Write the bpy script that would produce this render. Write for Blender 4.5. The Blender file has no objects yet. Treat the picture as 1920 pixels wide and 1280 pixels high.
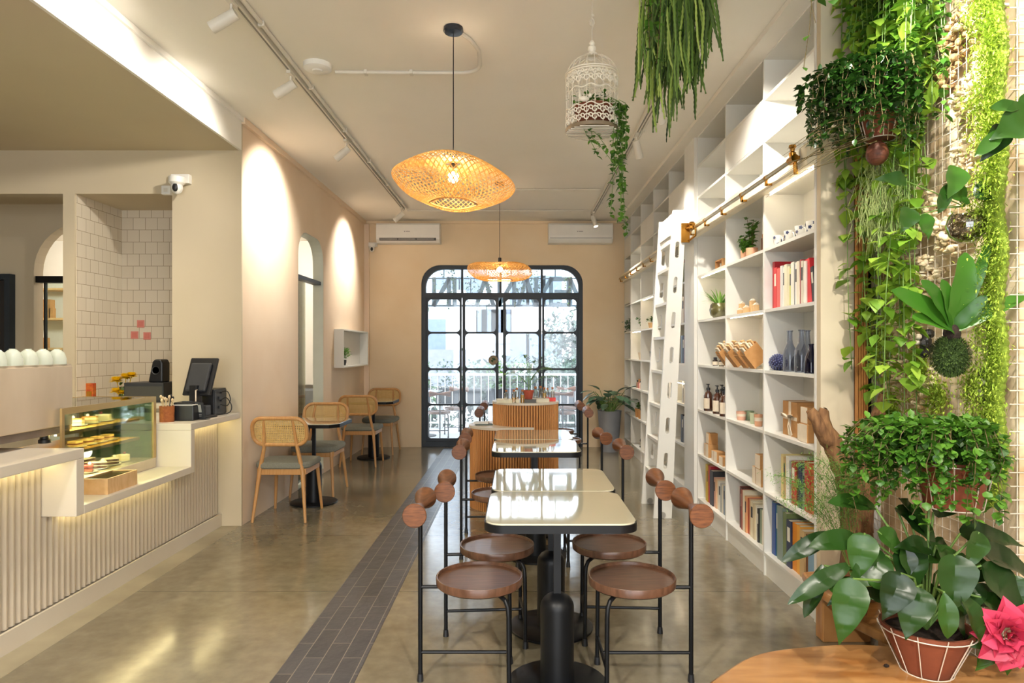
import bpy, math, random
from mathutils import Vector, Matrix
PI = math.pi
R = math.radians
random.seed(7)
SC = bpy.context.scene
COL = SC.collection

# ------------------------------------------------------------------ camera, world, exposure
F = 1240.0                      # focal length in pixels of the 1920 wide frame
CX, CY, EYE = 970.0, 655.0, 1.4
cam_d = bpy.data.cameras.new('camera')
cam_d.sensor_width = 36.0
cam_d.lens = F / 1920.0 * 36.0
cam_d.shift_x = -(CX - 960.0) / 1920.0
cam_d.shift_y = (CY - 640.0) / 1920.0
cam_d.clip_start = 0.05
cam_d.clip_end = 200
cam = bpy.data.objects.new('camera', cam_d)
COL.objects.link(cam)
cam.location = (0, 0, EYE)
cam.rotation_euler = (PI / 2, 0, 0)
SC.camera = cam
SC.view_settings.view_transform = 'Standard'
SC.view_settings.look = 'None'
SC.view_settings.gamma = 1.0
SC.view_settings.use_curve_mapping = False
SC.view_settings.exposure = 1.12
SC.cycles.use_denoising = True
SC.cycles.max_bounces = 8
SC.cycles.diffuse_bounces = 5
SC.cycles.transparent_max_bounces = 12
SC.cycles.sample_clamp_indirect = 6
SC.cycles.caustics_reflective = False
SC.cycles.caustics_refractive = False

world = bpy.data.worlds.new('World')
SC.world = world
world.use_nodes = True
WN, WL = world.node_tree.nodes, world.node_tree.links
bg = WN['Background']
bg.inputs[0].default_value = (0.93, 0.965, 1.0, 1)
bg.inputs[1].default_value = 2.8

def lamp(kind, name, loc, power, color=(1, 1, 1), size=0.1, size_y=None, target=None, cone=60, blend=0.8):
    d = bpy.data.lights.new(name, kind)
    d.energy = power
    d.color = color
    if kind == 'AREA':
        d.size = size
        if size_y:
            d.shape = 'RECTANGLE'
            d.size_y = size_y
    else:
        d.shadow_soft_size = size
    if kind == 'SPOT':
        d.spot_size = R(cone)
        d.spot_blend = blend
    o = bpy.data.objects.new(name, d)
    COL.objects.link(o)
    o.location = loc
    if target is not None:
        o.rotation_euler = (Vector(target) - Vector(loc)).to_track_quat('-Z', 'Y').to_euler()
    return o

WARM = (1.0, 0.80, 0.56)
SOFT = (1.0, 0.92, 0.81)
for nm, lc, sx, sy, tg in (('portal_balcony', (-0.22, 9.50, 1.32), 2.3, 2.6, (-0.22, 5, 1.32)), ('portal_entrance', (0.0, -2.55, 1.5), 4.2, 2.9, (0, 3, 1.5))):
    po = lamp('AREA', nm, lc, 1, (1, 1, 1), sx, sy, target=tg)
    po.data.cycles.is_portal = True          # guides the sky's own light in through the two openings; emits nothing

def at(px, py, d):
    """a pixel of the photograph at depth d, as a point of the room"""
    return Vector(((px - CX) * d / F, d, EYE + (CY - py) * d / F))

# ------------------------------------------------------------------ mesh helper
class MB:
    def __init__(s):
        s.v, s.f, s.s = [], [], []
    def add(s, vs, fs, smooth=False):
        n = len(s.v)
        s.v += [tuple(p) for p in vs]
        for f in fs:
            s.f.append([i + n for i in f])
            s.s.append(smooth)
        return s
    def box(s, x0, x1, y0, y1, z0, z1, M=None):
        p = [Vector((x, y, z)) for z in (z0, z1) for y in (y0, y1) for x in (x0, x1)]
        if M is not None:
            p = [M @ q for q in p]
        return s.add(p, [(0, 2, 3, 1), (4, 5, 7, 6), (0, 1, 5, 4), (2, 6, 7, 3), (0, 4, 6, 2), (1, 3, 7, 5)])
    def prism(s, pts, z0, z1, M=None, smooth=False):
        n = len(pts)
        p = [Vector((x, y, z0)) for x, y in pts] + [Vector((x, y, z1)) for x, y in pts]
        if M is not None:
            p = [M @ q for q in p]
        s.add(p, [list(range(n))[::-1], list(range(n, 2 * n))])
        k = len(s.v) - 2 * n
        for i in range(n):
            j = (i + 1) % n
            s.f.append([k + i, k + j, k + n + j, k + n + i])
            s.s.append(smooth)
        return s
    def lathe(s, prof, c=(0, 0, 0), n=28, M=None, smooth=True, a0=0, a1=2 * PI):
        full = abs(a1 - a0 - 2 * PI) < 1e-6
        m = n if full else n + 1
        p = []
        for r, z in prof:
            for i in range(m):
                a = a0 + (a1 - a0) * i / n
                p.append(Vector((c[0] + r * math.cos(a), c[1] + r * math.sin(a), c[2] + z)))
        if M is not None:
            p = [M @ q for q in p]
        fs = []
        for k in range(len(prof) - 1):
            for i in range(n):
                j = (i + 1) % m
                a, b, cc, d = k * m + i, k * m + j, (k + 1) * m + j, (k + 1) * m + i
                if prof[k][0] < 1e-6:
                    fs.append((a, cc, d))
                elif prof[k + 1][0] < 1e-6:
                    fs.append((a, b, d))
                else:
                    fs.append((a, b, cc, d))
        return s.add(p, fs, smooth)
    def cyl(s, a, b, r0, r1=None, n=14, cap=True):
        return s.tube([a, b], r0, n, radii=[r0, r0 if r1 is None else r1], cap=cap)
    def tube(s, pts, r, n=8, radii=None, cap=True, closed=False):
        pts = [Vector(p) for p in pts]
        m = len(pts)
        radii = radii or [r] * m
        t0 = (pts[1] - pts[0]).normalized()
        up = Vector((0, 0, 1)) if abs(t0.z) < 0.9 else Vector((1, 0, 0))
        nrm = t0.cross(up).normalized()
        vs = []
        for i in range(m):
            if closed:
                t = (pts[(i + 1) % m] - pts[i - 1]).normalized()
            elif i == 0:
                t = t0
            elif i == m - 1:
                t = (pts[i] - pts[i - 1]).normalized()
            else:
                t = ((pts[i + 1] - pts[i]).normalized() + (pts[i] - pts[i - 1]).normalized())
                t = t.normalized() if t.length > 1e-6 else (pts[i + 1] - pts[i]).normalized()
            nrm = nrm - t * nrm.dot(t)
            nrm = nrm.normalized() if nrm.length > 1e-6 else t.orthogonal().normalized()
            bi = t.cross(nrm)
            for k in range(n):
                a = 2 * PI * k / n
                vs.append(pts[i] + (nrm * math.cos(a) + bi * math.sin(a)) * radii[i])
        fs = []
        for i in range(m if closed else m - 1):
            for k in range(n):
                a, b = i * n + k, i * n + (k + 1) % n
                j = (i + 1) % m
                fs.append((a, b, j * n + (k + 1) % n, j * n + k))
        s.add(vs, fs, True)
        if cap and not closed:
            s.add(vs[:n], [list(range(n))[::-1]])
            s.add(vs[-n:], [list(range(n))])
        return s
    def ball(s, c, rx, ry=None, rz=None, n=16, m=10, M=None):
        ry, rz = ry or rx, rz or rx
        prof = [(math.sin(PI * i / m), -math.cos(PI * i / m)) for i in range(m + 1)]
        prof[0] = (0, -1); prof[-1] = (0, 1)
        T = Matrix.Translation(Vector(c)) @ Matrix.Diagonal((rx, ry, rz, 1))
        return s.lathe(prof, n=n, M=T if M is None else M @ T)
    def strip(s, pts, nrms, w):
        vs = []
        m = len(pts)
        for i in range(m):
            t = (pts[min(i + 1, m - 1)] - pts[max(i - 1, 0)])
            side = t.cross(nrms[i])
            side = side.normalized() * (w / 2) if side.length > 1e-9 else Vector((w / 2, 0, 0))
            vs += [pts[i] - side, pts[i] + side]
        return s.add(vs, [(2 * i, 2 * i + 1, 2 * i + 3, 2 * i + 2) for i in range(m - 1)], True)
    def leaf(s, base, d, up, L, W, kind='oval', bend=0.3, cup=0.15, n=5):
        n = max(n, 2)
        base, d = Vector(base), Vector(d).normalized()
        up = Vector(up)
        side = d.cross(up)
        side = side.normalized() if side.length > 1e-5 else d.orthogonal().normalized()
        up = side.cross(d).normalized()
        vs = []
        for i in range(n + 1):
            t = i / n
            if kind == 'heart':
                hp = ((0, .3), (.08, .82), (.22, 1.05), (.4, 1.0), (.6, .74), (.78, .42), (.9, .17), (1.01, 0))
                for (ta, wa), (tb, wb) in zip(hp, hp[1:]):
                    if ta <= t < tb: w = wa + (wb - wa) * (t - ta) / (tb - ta)
            elif kind == 'long':
                w = math.sin(PI * min(1, t * 0.93 + 0.07)) ** 0.7
            elif kind == 'strap':
                w = (0.35 + 0.65 * math.sin(PI * min(1, 0.15 + t * 0.85)) ** 0.6) if t < 0.97 else 0.12
            else:
                w = math.sin(PI * t) ** 0.75
            w = max(w, 0.02) * W / 2
            c = base + d * (L * t * (1 - 0.15 * bend * t)) - up * (bend * L * t * t * 0.6)
            lift = up * (cup * w + (0.035 * W * math.sin(t * 15 + L * 900) if n > 5 else 0))
            vs += [c - side * w + lift, c, c + side * w + lift]
        fs = []
        for i in range(n):
            k = 3 * i
            fs += [(k, k + 1, k + 4, k + 3), (k + 1, k + 2, k + 5, k + 4)]
        return s.add(vs, fs, True)
    def build(s, name, mat=None, parent=None, bev=0, seg=2, M=None, loc=None, solid=0, sub=0, sharp=True):
        me = bpy.data.meshes.new(name)
        vs = s.v if M is None else [tuple(M @ Vector(p)) for p in s.v]
        me.from_pydata(vs, [], s.f)
        me.polygons.foreach_set('use_smooth', s.s)
        me.update()
        if sharp and any(s.s): me.set_sharp_from_angle(angle=R(38))
        o = bpy.data.objects.new(name, me)
        COL.objects.link(o)
        if mat is not None:
            me.materials.append(mat)
        if parent is not None:
            o.parent = parent
        if loc is not None:
            o.location = loc
        if solid:
            md = o.modifiers.new('solid', 'SOLIDIFY'); md.thickness = solid; md.offset = 0
        if bev:
            md = o.modifiers.new('bevel', 'BEVEL'); md.width = bev; md.segments = seg; md.limit_method = 'ANGLE'; md.angle_limit = R(40)
        if sub:
            md = o.modifiers.new('sub', 'SUBSURF'); md.levels = sub; md.render_levels = sub
        return o

def rrect(w, h, r, seg=6, cx=0, cy=0):
    out = []
    for (sx, sy, a0) in ((1, 1, 0), (-1, 1, 90), (-1, -1, 180), (1, -1, 270)):
        for i in range(seg + 1):
            a = R(a0 + 90 * i / seg)
            out.append((cx + sx * (w / 2 - r) + r * math.cos(a), cy + sy * (h / 2 - r) + r * math.sin(a)))
    return out

def tag(o, label=None, cat=None, group=None, kind=None):
    if label: o['label'] = label
    if cat: o['category'] = cat
    if group: o['group'] = group
    if kind: o['kind'] = kind
    return o
def thing(name, label, cat, loc=(0, 0, 0), rz=0, group=None, kind=None):
    o = bpy.data.objects.new(name, None)
    o.empty_display_size = 0.1
    COL.objects.link(o)
    o.location = loc
    o.rotation_euler = (0, 0, rz)
    return tag(o, label, cat, group, kind)
def struct(name, mb, mat, parent=None, **k):
    o = mb.build(name, mat, parent, **k)
    if parent is None:
        o['kind'] = 'structure'
    return o
KIDS = {}
def children(o):
    return [c for c in bpy.data.objects if c.parent is o]
def copy_tree(o, loc=None, rz=None, label=None, parent=None):
    kids = children(o)
    c = o.copy()
    COL.objects.link(c)
    c.parent = parent
    if loc is not None: c.location = loc
    if rz is not None: c.rotation_euler = (0, 0, rz)
    if label: c['label'] = label
    for k in kids:
        copy_tree(k, parent=c)
    return c

# ------------------------------------------------------------------ materials
def lin(c):
    if isinstance(c, str):
        c = [int(c[i:i + 2], 16) / 255 for i in (0, 2, 4)]
    return tuple((x / 12.92 if x <= 0.04045 else ((x + 0.055) / 1.055) ** 2.4) for x in c) + (1,)
MATS = {}
def nodes(name):
    m = bpy.data.materials.new(name)
    m.use_nodes = True
    nt = m.node_tree
    return m, nt, nt.nodes, nt.links, nt.nodes['Principled BSDF']
def mat(name, c1, c2=None, rough=0.5, metal=0.0, scale=8.0, bump=0.0, stretch=None, island=False, coat=0.0, spec=None, detail=4.0, trans=0.0, emit=None, estr=0.0, bscale=None, ior=None):
    if name in MATS:
        return MATS[name]
    m, nt, N, L, B = nodes(name)
    B.inputs['Roughness'].default_value = rough
    B.inputs['Metallic'].default_value = metal
    if coat:
        B.inputs['Coat Weight'].default_value = coat
        B.inputs['Coat Roughness'].default_value = 0.05
    if spec is not None:
        B.inputs['Specular IOR Level'].default_value = spec
    if ior: B.inputs['IOR'].default_value = ior
    tc = N.new('ShaderNodeTexCoord')
    mp = N.new('ShaderNodeMapping')
    L.new(tc.outputs['Object'], mp.inputs[0])
    if stretch: mp.inputs['Scale'].default_value = stretch
    nz = N.new('ShaderNodeTexNoise')
    nz.inputs['Scale'].default_value = scale
    nz.inputs['Detail'].default_value = detail
    L.new(mp.outputs[0], nz.inputs['Vector'])
    mix = N.new('ShaderNodeMix'); mix.data_type = 'RGBA'
    mix.inputs[6].default_value = lin(c1)
    mix.inputs[7].default_value = lin(c2 or c1)
    if island:
        g = N.new('ShaderNodeNewGeometry')
        L.new(g.outputs['Random Per Island'], mix.inputs[0])
    else:
        mr = N.new('ShaderNodeMapRange')
        mr.inputs[1].default_value = 0.32; mr.inputs[2].default_value = 0.68
        L.new(nz.outputs['Fac'], mr.inputs[0])
        L.new(mr.outputs[0], mix.inputs[0])
    L.new(mix.outputs[2], B.inputs['Base Color'])
    if bump:
        bp = N.new('ShaderNodeBump')
        bp.inputs['Strength'].default_value = bump
        bp.inputs['Distance'].default_value = 0.01
        if bscale:
            n2 = N.new('ShaderNodeTexNoise'); n2.inputs['Scale'].default_value = bscale
            L.new(mp.outputs[0], n2.inputs['Vector']); L.new(n2.outputs['Fac'], bp.inputs['Height'])
        else:
            L.new(nz.outputs['Fac'], bp.inputs['Height'])
        L.new(bp.outputs[0], B.inputs['Normal'])
    if trans:
        tr = N.new('ShaderNodeBsdfTranslucent')
        L.new(mix.outputs[2], tr.inputs[0])
        ms = N.new('ShaderNodeMixShader'); ms.inputs[0].default_value = trans
        L.new(B.outputs[0], ms.inputs[1]); L.new(tr.outputs[0], ms.inputs[2])
        L.new(ms.outputs[0], N['Material Output'].inputs[0])
    if emit:
        B.inputs['Emission Color'].default_value = lin(emit)
        B.inputs['Emission Strength'].default_value = estr
    MATS[name] = m
    return m
def glass(name, tint='ffffff', refl=0.08, veil=0.0, veilc='ffffff'):
    """thin clear pane: transparent with a fresnel sheen; veil = pale milky share mixed in"""
    if name in MATS: return MATS[name]
    m, nt, N, L, B = nodes(name)
    N.remove(B)
    t = N.new('ShaderNodeBsdfTransparent'); t.inputs[0].default_value = lin(tint)
    g = N.new('ShaderNodeBsdfGlossy'); g.inputs['Roughness'].default_value = 0.03
    fr = N.new('ShaderNodeFresnel'); fr.inputs[0].default_value = 1.45
    ad = N.new('ShaderNodeMath'); ad.operation = 'MULTIPLY'; ad.inputs[1].default_value = refl / 0.04
    L.new(fr.outputs[0], ad.inputs[0])
    cl = N.new('ShaderNodeMath'); cl.operation = 'MINIMUM'; cl.inputs[1].default_value = 0.9
    L.new(ad.outputs[0], cl.inputs[0])
    ms = N.new('ShaderNodeMixShader')
    L.new(cl.outputs[0], ms.inputs[0]); L.new(t.outputs[0], ms.inputs[1]); L.new(g.outputs[0], ms.inputs[2])
    last = ms
    if veil:
        tl = N.new('ShaderNodeBsdfTranslucent'); tl.inputs[0].default_value = lin(veilc)
        m2 = N.new('ShaderNodeMixShader'); m2.inputs[0].default_value = veil
        L.new(ms.outputs[0], m2.inputs[1]); L.new(tl.outputs[0], m2.inputs[2]); last = m2
    L.new(last.outputs[0], N['Material Output'].inputs[0])
    MATS[name] = m
    return m
def glow(name, c, strength):
    if name in MATS: return MATS[name]
    m, nt, N, L, B = nodes(name)
    N.remove(B)
    e = N.new('ShaderNodeEmission'); e.inputs[0].default_value = lin(c); e.inputs[1].default_value = strength
    L.new(e.outputs[0], N['Material Output'].inputs[0])
    MATS[name] = m
    return m

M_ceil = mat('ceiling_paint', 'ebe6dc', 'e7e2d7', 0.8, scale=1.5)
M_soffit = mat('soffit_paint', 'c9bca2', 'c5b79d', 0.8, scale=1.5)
M_pink = mat('peach_limewash', 'e9d5bd', 'e2cbb0', 0.75, scale=1.6, bump=0.05)
M_back = mat('sand_limewash', 'ebd7b8', 'e4cdaa', 0.75, scale=1.6, bump=0.05)
M_bar = mat('bar_wall_paint', 'cabda3', 'c5b89d', 0.75, scale=1.5)
M_beam = mat('white_beam_paint', 'efece4', 'ebe7de', 0.6, scale=2)
M_white = mat('white_laminate', 'deddd6', 'dad8d1', 0.42, scale=3)
M_cream = mat('cream_counter', 'd3cabb', 'cfc5b5', 0.4, scale=3)
M_flute = mat('fluted_panel', 'bfb29f', 'b9ac98', 0.55, scale=3)
M_black = mat('black_metal', '0d0e10', '121316', 0.42, scale=10, spec=0.3)
M_frame = mat('charcoal_window_frame', '28323c', '222b34', 0.42, scale=5, spec=0.4)
M_walnut = mat('walnut', '80502f', '56331f', 0.38, scale=6, stretch=(3, 1, 18), coat=0.05, spec=0.35)
M_walnut_seat = mat('walnut_seat', '6e4c39', '533828', 0.32, scale=5, stretch=(2, 22, 2), coat=0.12, spec=0.4)
M_oak = mat('oak_slats', 'c98e52', 'b87b42', 0.45, scale=5, stretch=(20, 20, 1))
M_beech = mat('beech_wood', 'c99a63', 'bb8850', 0.4, scale=5, stretch=(14, 14, 1.5))
M_cane = mat('cane_weave', 'd9b877', 'c9a562', 0.6, scale=30)
M_bamboo = mat('bamboo_weave', 'cfa05a', 'b98842', 0.5, scale=20, trans=0.28)
M_cushion = mat('grey_cushion_fabric', '84857a', '76776d', 0.9, scale=120, bump=0.2)
M_table = mat('cream_lacquer', 'cfc9b0', 'cbc5ab', 0.025, scale=2, coat=1.0)
M_brass = mat('brass', 'b8863b', 'a87832', 0.25, metal=1.0, scale=20)
M_nickel = mat('brushed_rail', 'b3a88e', 'a89c80', 0.3, metal=1.0, scale=20)
M_steel = mat('brushed_steel', 'dccbb4', 'c4b299', 0.36, metal=0.45, scale=3, stretch=(1, 1, 0.4))
M_plast = mat('white_plastic', 'e8e6e0', 'e4e2dc', 0.4, scale=5)
M_track = mat('track_paint', 'd9d4c8', 'd5d0c4', 0.5, scale=5)
M_blackp = mat('black_plastic', '1a1b1e', '222327', 0.4, scale=10)
M_darkgrey = mat('dark_grey_plastic', '3a3c40', '34363a', 0.5, scale=10)
M_terra = mat('terracotta', '84462b', '6c3620', 0.8, scale=9, bump=0.1)
M_soil = mat('potting_soil', '2c1d12', '1c120b', 0.95, scale=60, bump=0.6)
M_kraft = mat('kraft_card', 'b98a55', 'ae7f4b', 0.8, scale=30)
M_kraft2 = mat('pale_kraft_label', 'dfd2bd', 'd8cab4', 0.8, scale=30)
M_bwood = mat('pale_wood', 'd6b282', 'c9a26e', 0.6, scale=6, stretch=(3, 12, 3))
M_slab = mat('live_edge_wood', 'c08f58', '94602f', 0.3, scale=2.5, stretch=(1.2, 7, 1.2), coat=0.25, detail=8)
M_drift = mat('driftwood', '8a6440', '5d3f26', 0.9, scale=14, bump=0.8, stretch=(4, 4, 1))
M_wire = mat('white_wire', 'd8cfc0', 'd2c8b8', 0.5, scale=5)
M_greypot = mat('grey_fibre_pot', '8f9299', '868990', 0.7, scale=8)
M_cable = mat('black_cable', '101010', '141414', 0.5)
M_cageM = mat('cage_enamel', 'f4eddd', 'eae0cc', 0.55, scale=12)
L_dark = mat('leaf_dark', '37601f', '16330d', 0.3, island=True, trans=0.15)
L_mid = mat('leaf_mid', '5f8f2e', '2f5c18', 0.4, island=True, trans=0.25)
L_lime = mat('leaf_lime', 'abcb4c', '63932a', 0.42, island=True, trans=0.35)
L_moss = mat('moss_lime', 'b9cf4c', '7f9e2c', 0.8, island=True, trans=0.25)
L_grey = mat('leaf_greygreen', '5c7c63', '37573f', 0.4, island=True, trans=0.15)
L_fern = mat('leaf_fern', '86b452', '4f8435', 0.5, island=True, trans=0.3)
L_cactus = mat('cactus_stem', '67853a', '20341a', 0.5, island=True)
L_nest = mat('leaf_nest_fern', '4b7f26', '2e5c18', 0.3, island=True, trans=0.25)
M_stem = mat('stem_brown', '6a5a35', '4a3d22', 0.7, scale=20)
M_stemg = mat('stem_green', '6f8f45', '56752f', 0.6, scale=20)

# ------------------------------------------------------------------ the room
CEIL = 3.24
XL, XR = -2.19, 1.53            # pink wall face, bookshelf face
YB = 9.49                       # back wall face
YW = 5.25                       # bar wall face

def ray_hit(poly, c, a):
    d = (math.cos(a), math.sin(a)); best = None
    for i in range(len(poly)):
        p, q = poly[i], poly[(i + 1) % len(poly)]
        ex, ey = q[0] - p[0], q[1] - p[1]
        den = d[0] * ey - d[1] * ex
        if abs(den) < 1e-12: continue
        t = ((p[0] - c[0]) * ey - (p[1] - c[1]) * ex) / den
        u = ((p[0] - c[0]) * d[1] - (p[1] - c[1]) * d[0]) / den
        if t > 0 and -1e-6 <= u <= 1 + 1e-6 and (best is None or t > best): best = t
    return (c[0] + d[0] * best, c[1] + d[1] * best)
def ring(mb, outer, inner, w0, w1, fn, n=96):
    """a slab with an opening; outer and inner are 2D loops, fn(u, v, w) places a point"""
    c = (sum(p[0] for p in inner) / len(inner), sum(p[1] for p in inner) / len(inner))
    angs = sorted([2 * PI * i / n for i in range(n)] + [math.atan2(p[1] - c[1], p[0] - c[0]) % (2 * PI) for p in list(outer) + list(inner)])
    A = [angs[0]]
    for a in angs[1:]:
        if a - A[-1] > 1e-5: A.append(a)
    I = [ray_hit(inner, c, a) for a in A]; O = [ray_hit(outer, c, a) for a in A]
    m = len(A)
    vs = [fn(p[0], p[1], w) for w in (w0, w1) for L_ in (O, I) for p in L_]
    fs = []
    for i in range(m):
        j = (i + 1) % m
        fs += [(i, j, m + j, m + i), (2 * m + i, 3 * m + i, 3 * m + j, 2 * m + j), (m + i, m + j, 3 * m + j, 3 * m + i), (i, 2 * m + i, 2 * m + j, j)]
    return mb.add(vs, fs)
def xzy(u, v, w): return (u, w, v)
def yzx(u, v, w): return (w, u, v)

# floor: polished concrete with saw-cut joints
m, nt, N, L, B = nodes('polished_concrete')
tc = N.new('ShaderNodeTexCoord')
def noise(sc, det=5, rough=0.55, vec=None):
    n_ = N.new('ShaderNodeTexNoise'); n_.inputs['Scale'].default_value = sc; n_.inputs['Detail'].default_value = det
    n_.inputs['Roughness'].default_value = rough
    L.new(vec or tc.outputs['Object'], n_.inputs['Vector']); return n_.outputs['Fac']
def ramp(src, stops):
    r_ = N.new('ShaderNodeValToRGB'); e = r_.color_ramp.elements
    e[0].position, e[0].color = stops[0][0], lin(stops[0][1]); e[1].position, e[1].color = stops[-1][0], lin(stops[-1][1])
    for p_, c_ in stops[1:-1]:
        x_ = e.new(p_); x_.color = lin(c_)
    L.new(src, r_.inputs[0]); return r_.outputs[0]
def mth(op, a, b=None, c=None):
    q = N.new('ShaderNodeMath'); q.operation = op
    for i_, v_ in enumerate((a, b, c)):
        if v_ is None: continue
        if isinstance(v_, (int, float)): q.inputs[i_].default_value = v_
        else: L.new(v_, q.inputs[i_])
    return q.outputs[0]
base = ramp(noise(1.1, 8, 0.62), [(0.3, '736b57'), (0.5, '877e69'), (0.72, '9a917d')])
fine = ramp(noise(14, 6), [(0.3, 'd9d9d9'), (0.7, 'ffffff')])
mx = N.new('ShaderNodeMix'); mx.data_type = 'RGBA'; mx.blend_type = 'MULTIPLY'; mx.inputs[0].default_value = 0.8
L.new(base, mx.inputs[6]); L.new(fine, mx.inputs[7])
sep = N.new('ShaderNodeSeparateXYZ'); L.new(tc.outputs['Object'], sep.inputs[0])
jy = mth('ABSOLUTE', mth('SUBTRACT', mth('MODULO', mth('ADD', sep.outputs['Y'], 4.5 * 1.157 + 3.83 + 0), 1.157), 0.0))
# joints across the room every 1.157 m, through y = 3.83
fy = mth('FRACT', mth('DIVIDE', mth('SUBTRACT', sep.outputs['Y'], 3.83 - 11.57), 1.157))
dy = mth('MINIMUM', fy, mth('SUBTRACT', 1.0, fy))
jl = mth('LESS_THAN', dy, 0.0032)
jx = mth('LESS_THAN', mth('ABSOLUTE', mth('ADD', sep.outputs['X'], 2.21)), 0.004)
jj = mth('MAXIMUM', jl, jx)
m2 = N.new('ShaderNodeMix'); m2.data_type = 'RGBA'
L.new(jj, m2.inputs[0]); L.new(mx.outputs[2], m2.inputs[6]); m2.inputs[7].default_value = lin('4c473c')
L.new(m2.outputs[2], B.inputs['Base Color'])
rr = mth('MULTIPLY_ADD', noise(2.3, 6), 0.22, 0.07)
L.new(rr, B.inputs['Roughness'])
B.inputs['Coat Weight'].default_value = 0.35
B.inputs['Coat Roughness'].default_value = 0.12
bp = N.new('ShaderNodeBump'); bp.inputs['Strength'].default_value = 0.08; bp.inputs['Distance'].default_value = 0.02
L.new(noise(5, 4), bp.inputs['Height']); L.new(bp.outputs[0], B.inputs['Normal'])
M_floor = m

# dark tile strip
m, nt, N, L, B = nodes('dark_brick_strip')
tc = N.new('ShaderNodeTexCoord')
mp = N.new('ShaderNodeMapping'); mp.inputs['Rotation'].default_value = (0, 0, R(90))
L.new(tc.outputs['Object'], mp.inputs[0])
bt = N.new('ShaderNodeTexBrick'); bt.inputs['Scale'].default_value = 1.0
bt.inputs['Brick Width'].default_value = 0.30; bt.inputs['Row Height'].default_value = 0.088
bt.inputs['Mortar Size'].default_value = 0.002; bt.inputs['Color1'].default_value = lin('3e3f44'); bt.inputs['Color2'].default_value = lin('4b4c52')
bt.inputs['Mortar'].default_value = lin('8a8578'); bt.inputs['Mortar Smooth'].default_value = 0.1
L.new(mp.outputs[0], bt.inputs[0]); L.new(bt.outputs['Color'], B.inputs['Base Color'])
B.inputs['Roughness'].default_value = 0.33
bp = N.new('ShaderNodeBump'); bp.inputs['Strength'].default_value = 0.25; bp.inputs['Distance'].default_value = 0.02
L.new(noise(9, 6), bp.inputs['Height']); L.new(bp.outputs[0], B.inputs['Normal'])
M_strip = m

# white square tiles laid in half bond
m, nt, N, L, B = nodes('square_wall_tile')
tc = N.new('ShaderNodeTexCoord')
sep = N.new('ShaderNodeSeparateXYZ'); L.new(tc.outputs['Object'], sep.inputs[0])
cb = N.new('ShaderNodeCombineXYZ'); L.new(mth('ADD', sep.outputs['X'], sep.outputs['Y']), cb.inputs[0]); L.new(sep.outputs['Z'], cb.inputs[1])
bt = N.new('ShaderNodeTexBrick'); bt.inputs['Scale'].default_value = 1.0
bt.inputs['Brick Width'].default_value = 0.107; bt.inputs['Row Height'].default_value = 0.107
bt.inputs['Mortar Size'].default_value = 0.0022; bt.inputs['Color1'].default_value = lin('d9cfbc'); bt.inputs['Color2'].default_value = lin('d3c8b4')
bt.inputs['Mortar'].default_value = lin('9a8c74'); bt.inputs['Mortar Smooth'].default_value = 0.2
L.new(cb.outputs[0], bt.inputs[0]); L.new(bt.outputs['Color'], B.inputs['Base Color'])
B.inputs['Roughness'].default_value = 0.25
M_tile = m

struct('floor', MB().box(-7.4, 2.9, -2.6, YB + 0.2, -0.1, 0), M_floor)
struct('trim_1', MB().box(-1.04, -0.685, -2.5, YB - 0.1, -0.02, 0.002), M_strip)
struct('ceiling', MB().box(-7.4, 2.9, -2.6, YB + 0.2, CEIL, CEIL + 0.1), M_ceil)
struct('trim_2', MB().box(XL - 0.02, XL, -2.6, YW, 2.98, CEIL), M_beam)                  # fascia of the bar soffit
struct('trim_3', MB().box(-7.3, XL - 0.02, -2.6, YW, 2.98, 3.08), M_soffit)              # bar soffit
# left wall with the arched doorway
mb = MB()
ring(mb, [(YW + 0.021, -0.02), (YB - 0.001, -0.02), (YB - 0.001, CEIL), (YW + 0.021, CEIL)], rrect(0.87, 2.61, 0.26, 8, 7.045, 1.305)[:18] + [(6.61, 0), (7.48, 0)], XL - 0.12, XL, yzx)
# loop order: right-top corner, left-top corner, then the floor
struct('wall_left', mb, M_pink)
mb = MB()
mb.prism([(7.15, 0), (7.48, 0), (7.48, 0.2), (7.15, 0.2)], 0, 0.05)
# doorway furniture: dark transom bar and a glass leaf in a thin dark frame
mb = MB()
dl = rrect(0.87, 2.61, 0.26, 8, 7.045, 1.305)[:18] + [(6.61, 0), (7.48, 0)]
ring(mb, dl, [(7.045 + (p[0] - 7.045) * 0.985, 1.305 + (p[1] - 1.305) * 0.995) for p in dl], XL - 0.119, XL - 0.004, yzx)
struct('trim_13', mb, mat('reveal_grey', 'c9cfc6', 'c4cac1', 0.6))
d1 = thing('door_1', kind='structure', label=None, cat=None, loc=(XL, 7.045, 0))
MB().box(-0.11, -0.03, -0.435, 0.435, 2.125, 2.165).build('transom_bar', M_frame, d1)
MB().box(-0.10, -0.04, -0.435, -0.415, 0.0, 2.125).build('door_frame', M_frame, d1)
MB().box(-0.075, -0.067, -0.415, 0.0, 0.02, 2.12).build('glass', glass('door_glass', 'eef6f2', 0.05), d1)
MB().box(-0.12, 0.0, 0.10, 0.44, 0.0, 0.055).build('threshold', M_cream, d1)
# back wall with the big rounded window
WX0, WX1, WZ1 = -1.378, 0.941, 2.61
ro = rrect(WX1 - WX0, WZ1 + 0.3, 0.27, 8, (WX0 + WX1) / 2, (WZ1 - 0.3) / 2)
inner = [p for p in ro if p[1] > 0.1] + [(WX0, 0.0), (WX1, 0.0)]
mb = MB()
ring(mb, [(-2.31, -0.02), (1.80, -0.02), (1.80, CEIL), (-2.31, CEIL)], inner, YB, YB + 0.16, xzy)
mb.box(-7.4, -2.31, YB, YB + 0.16, 0, CEIL)
struct('wall_back', mb, M_back)
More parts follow.
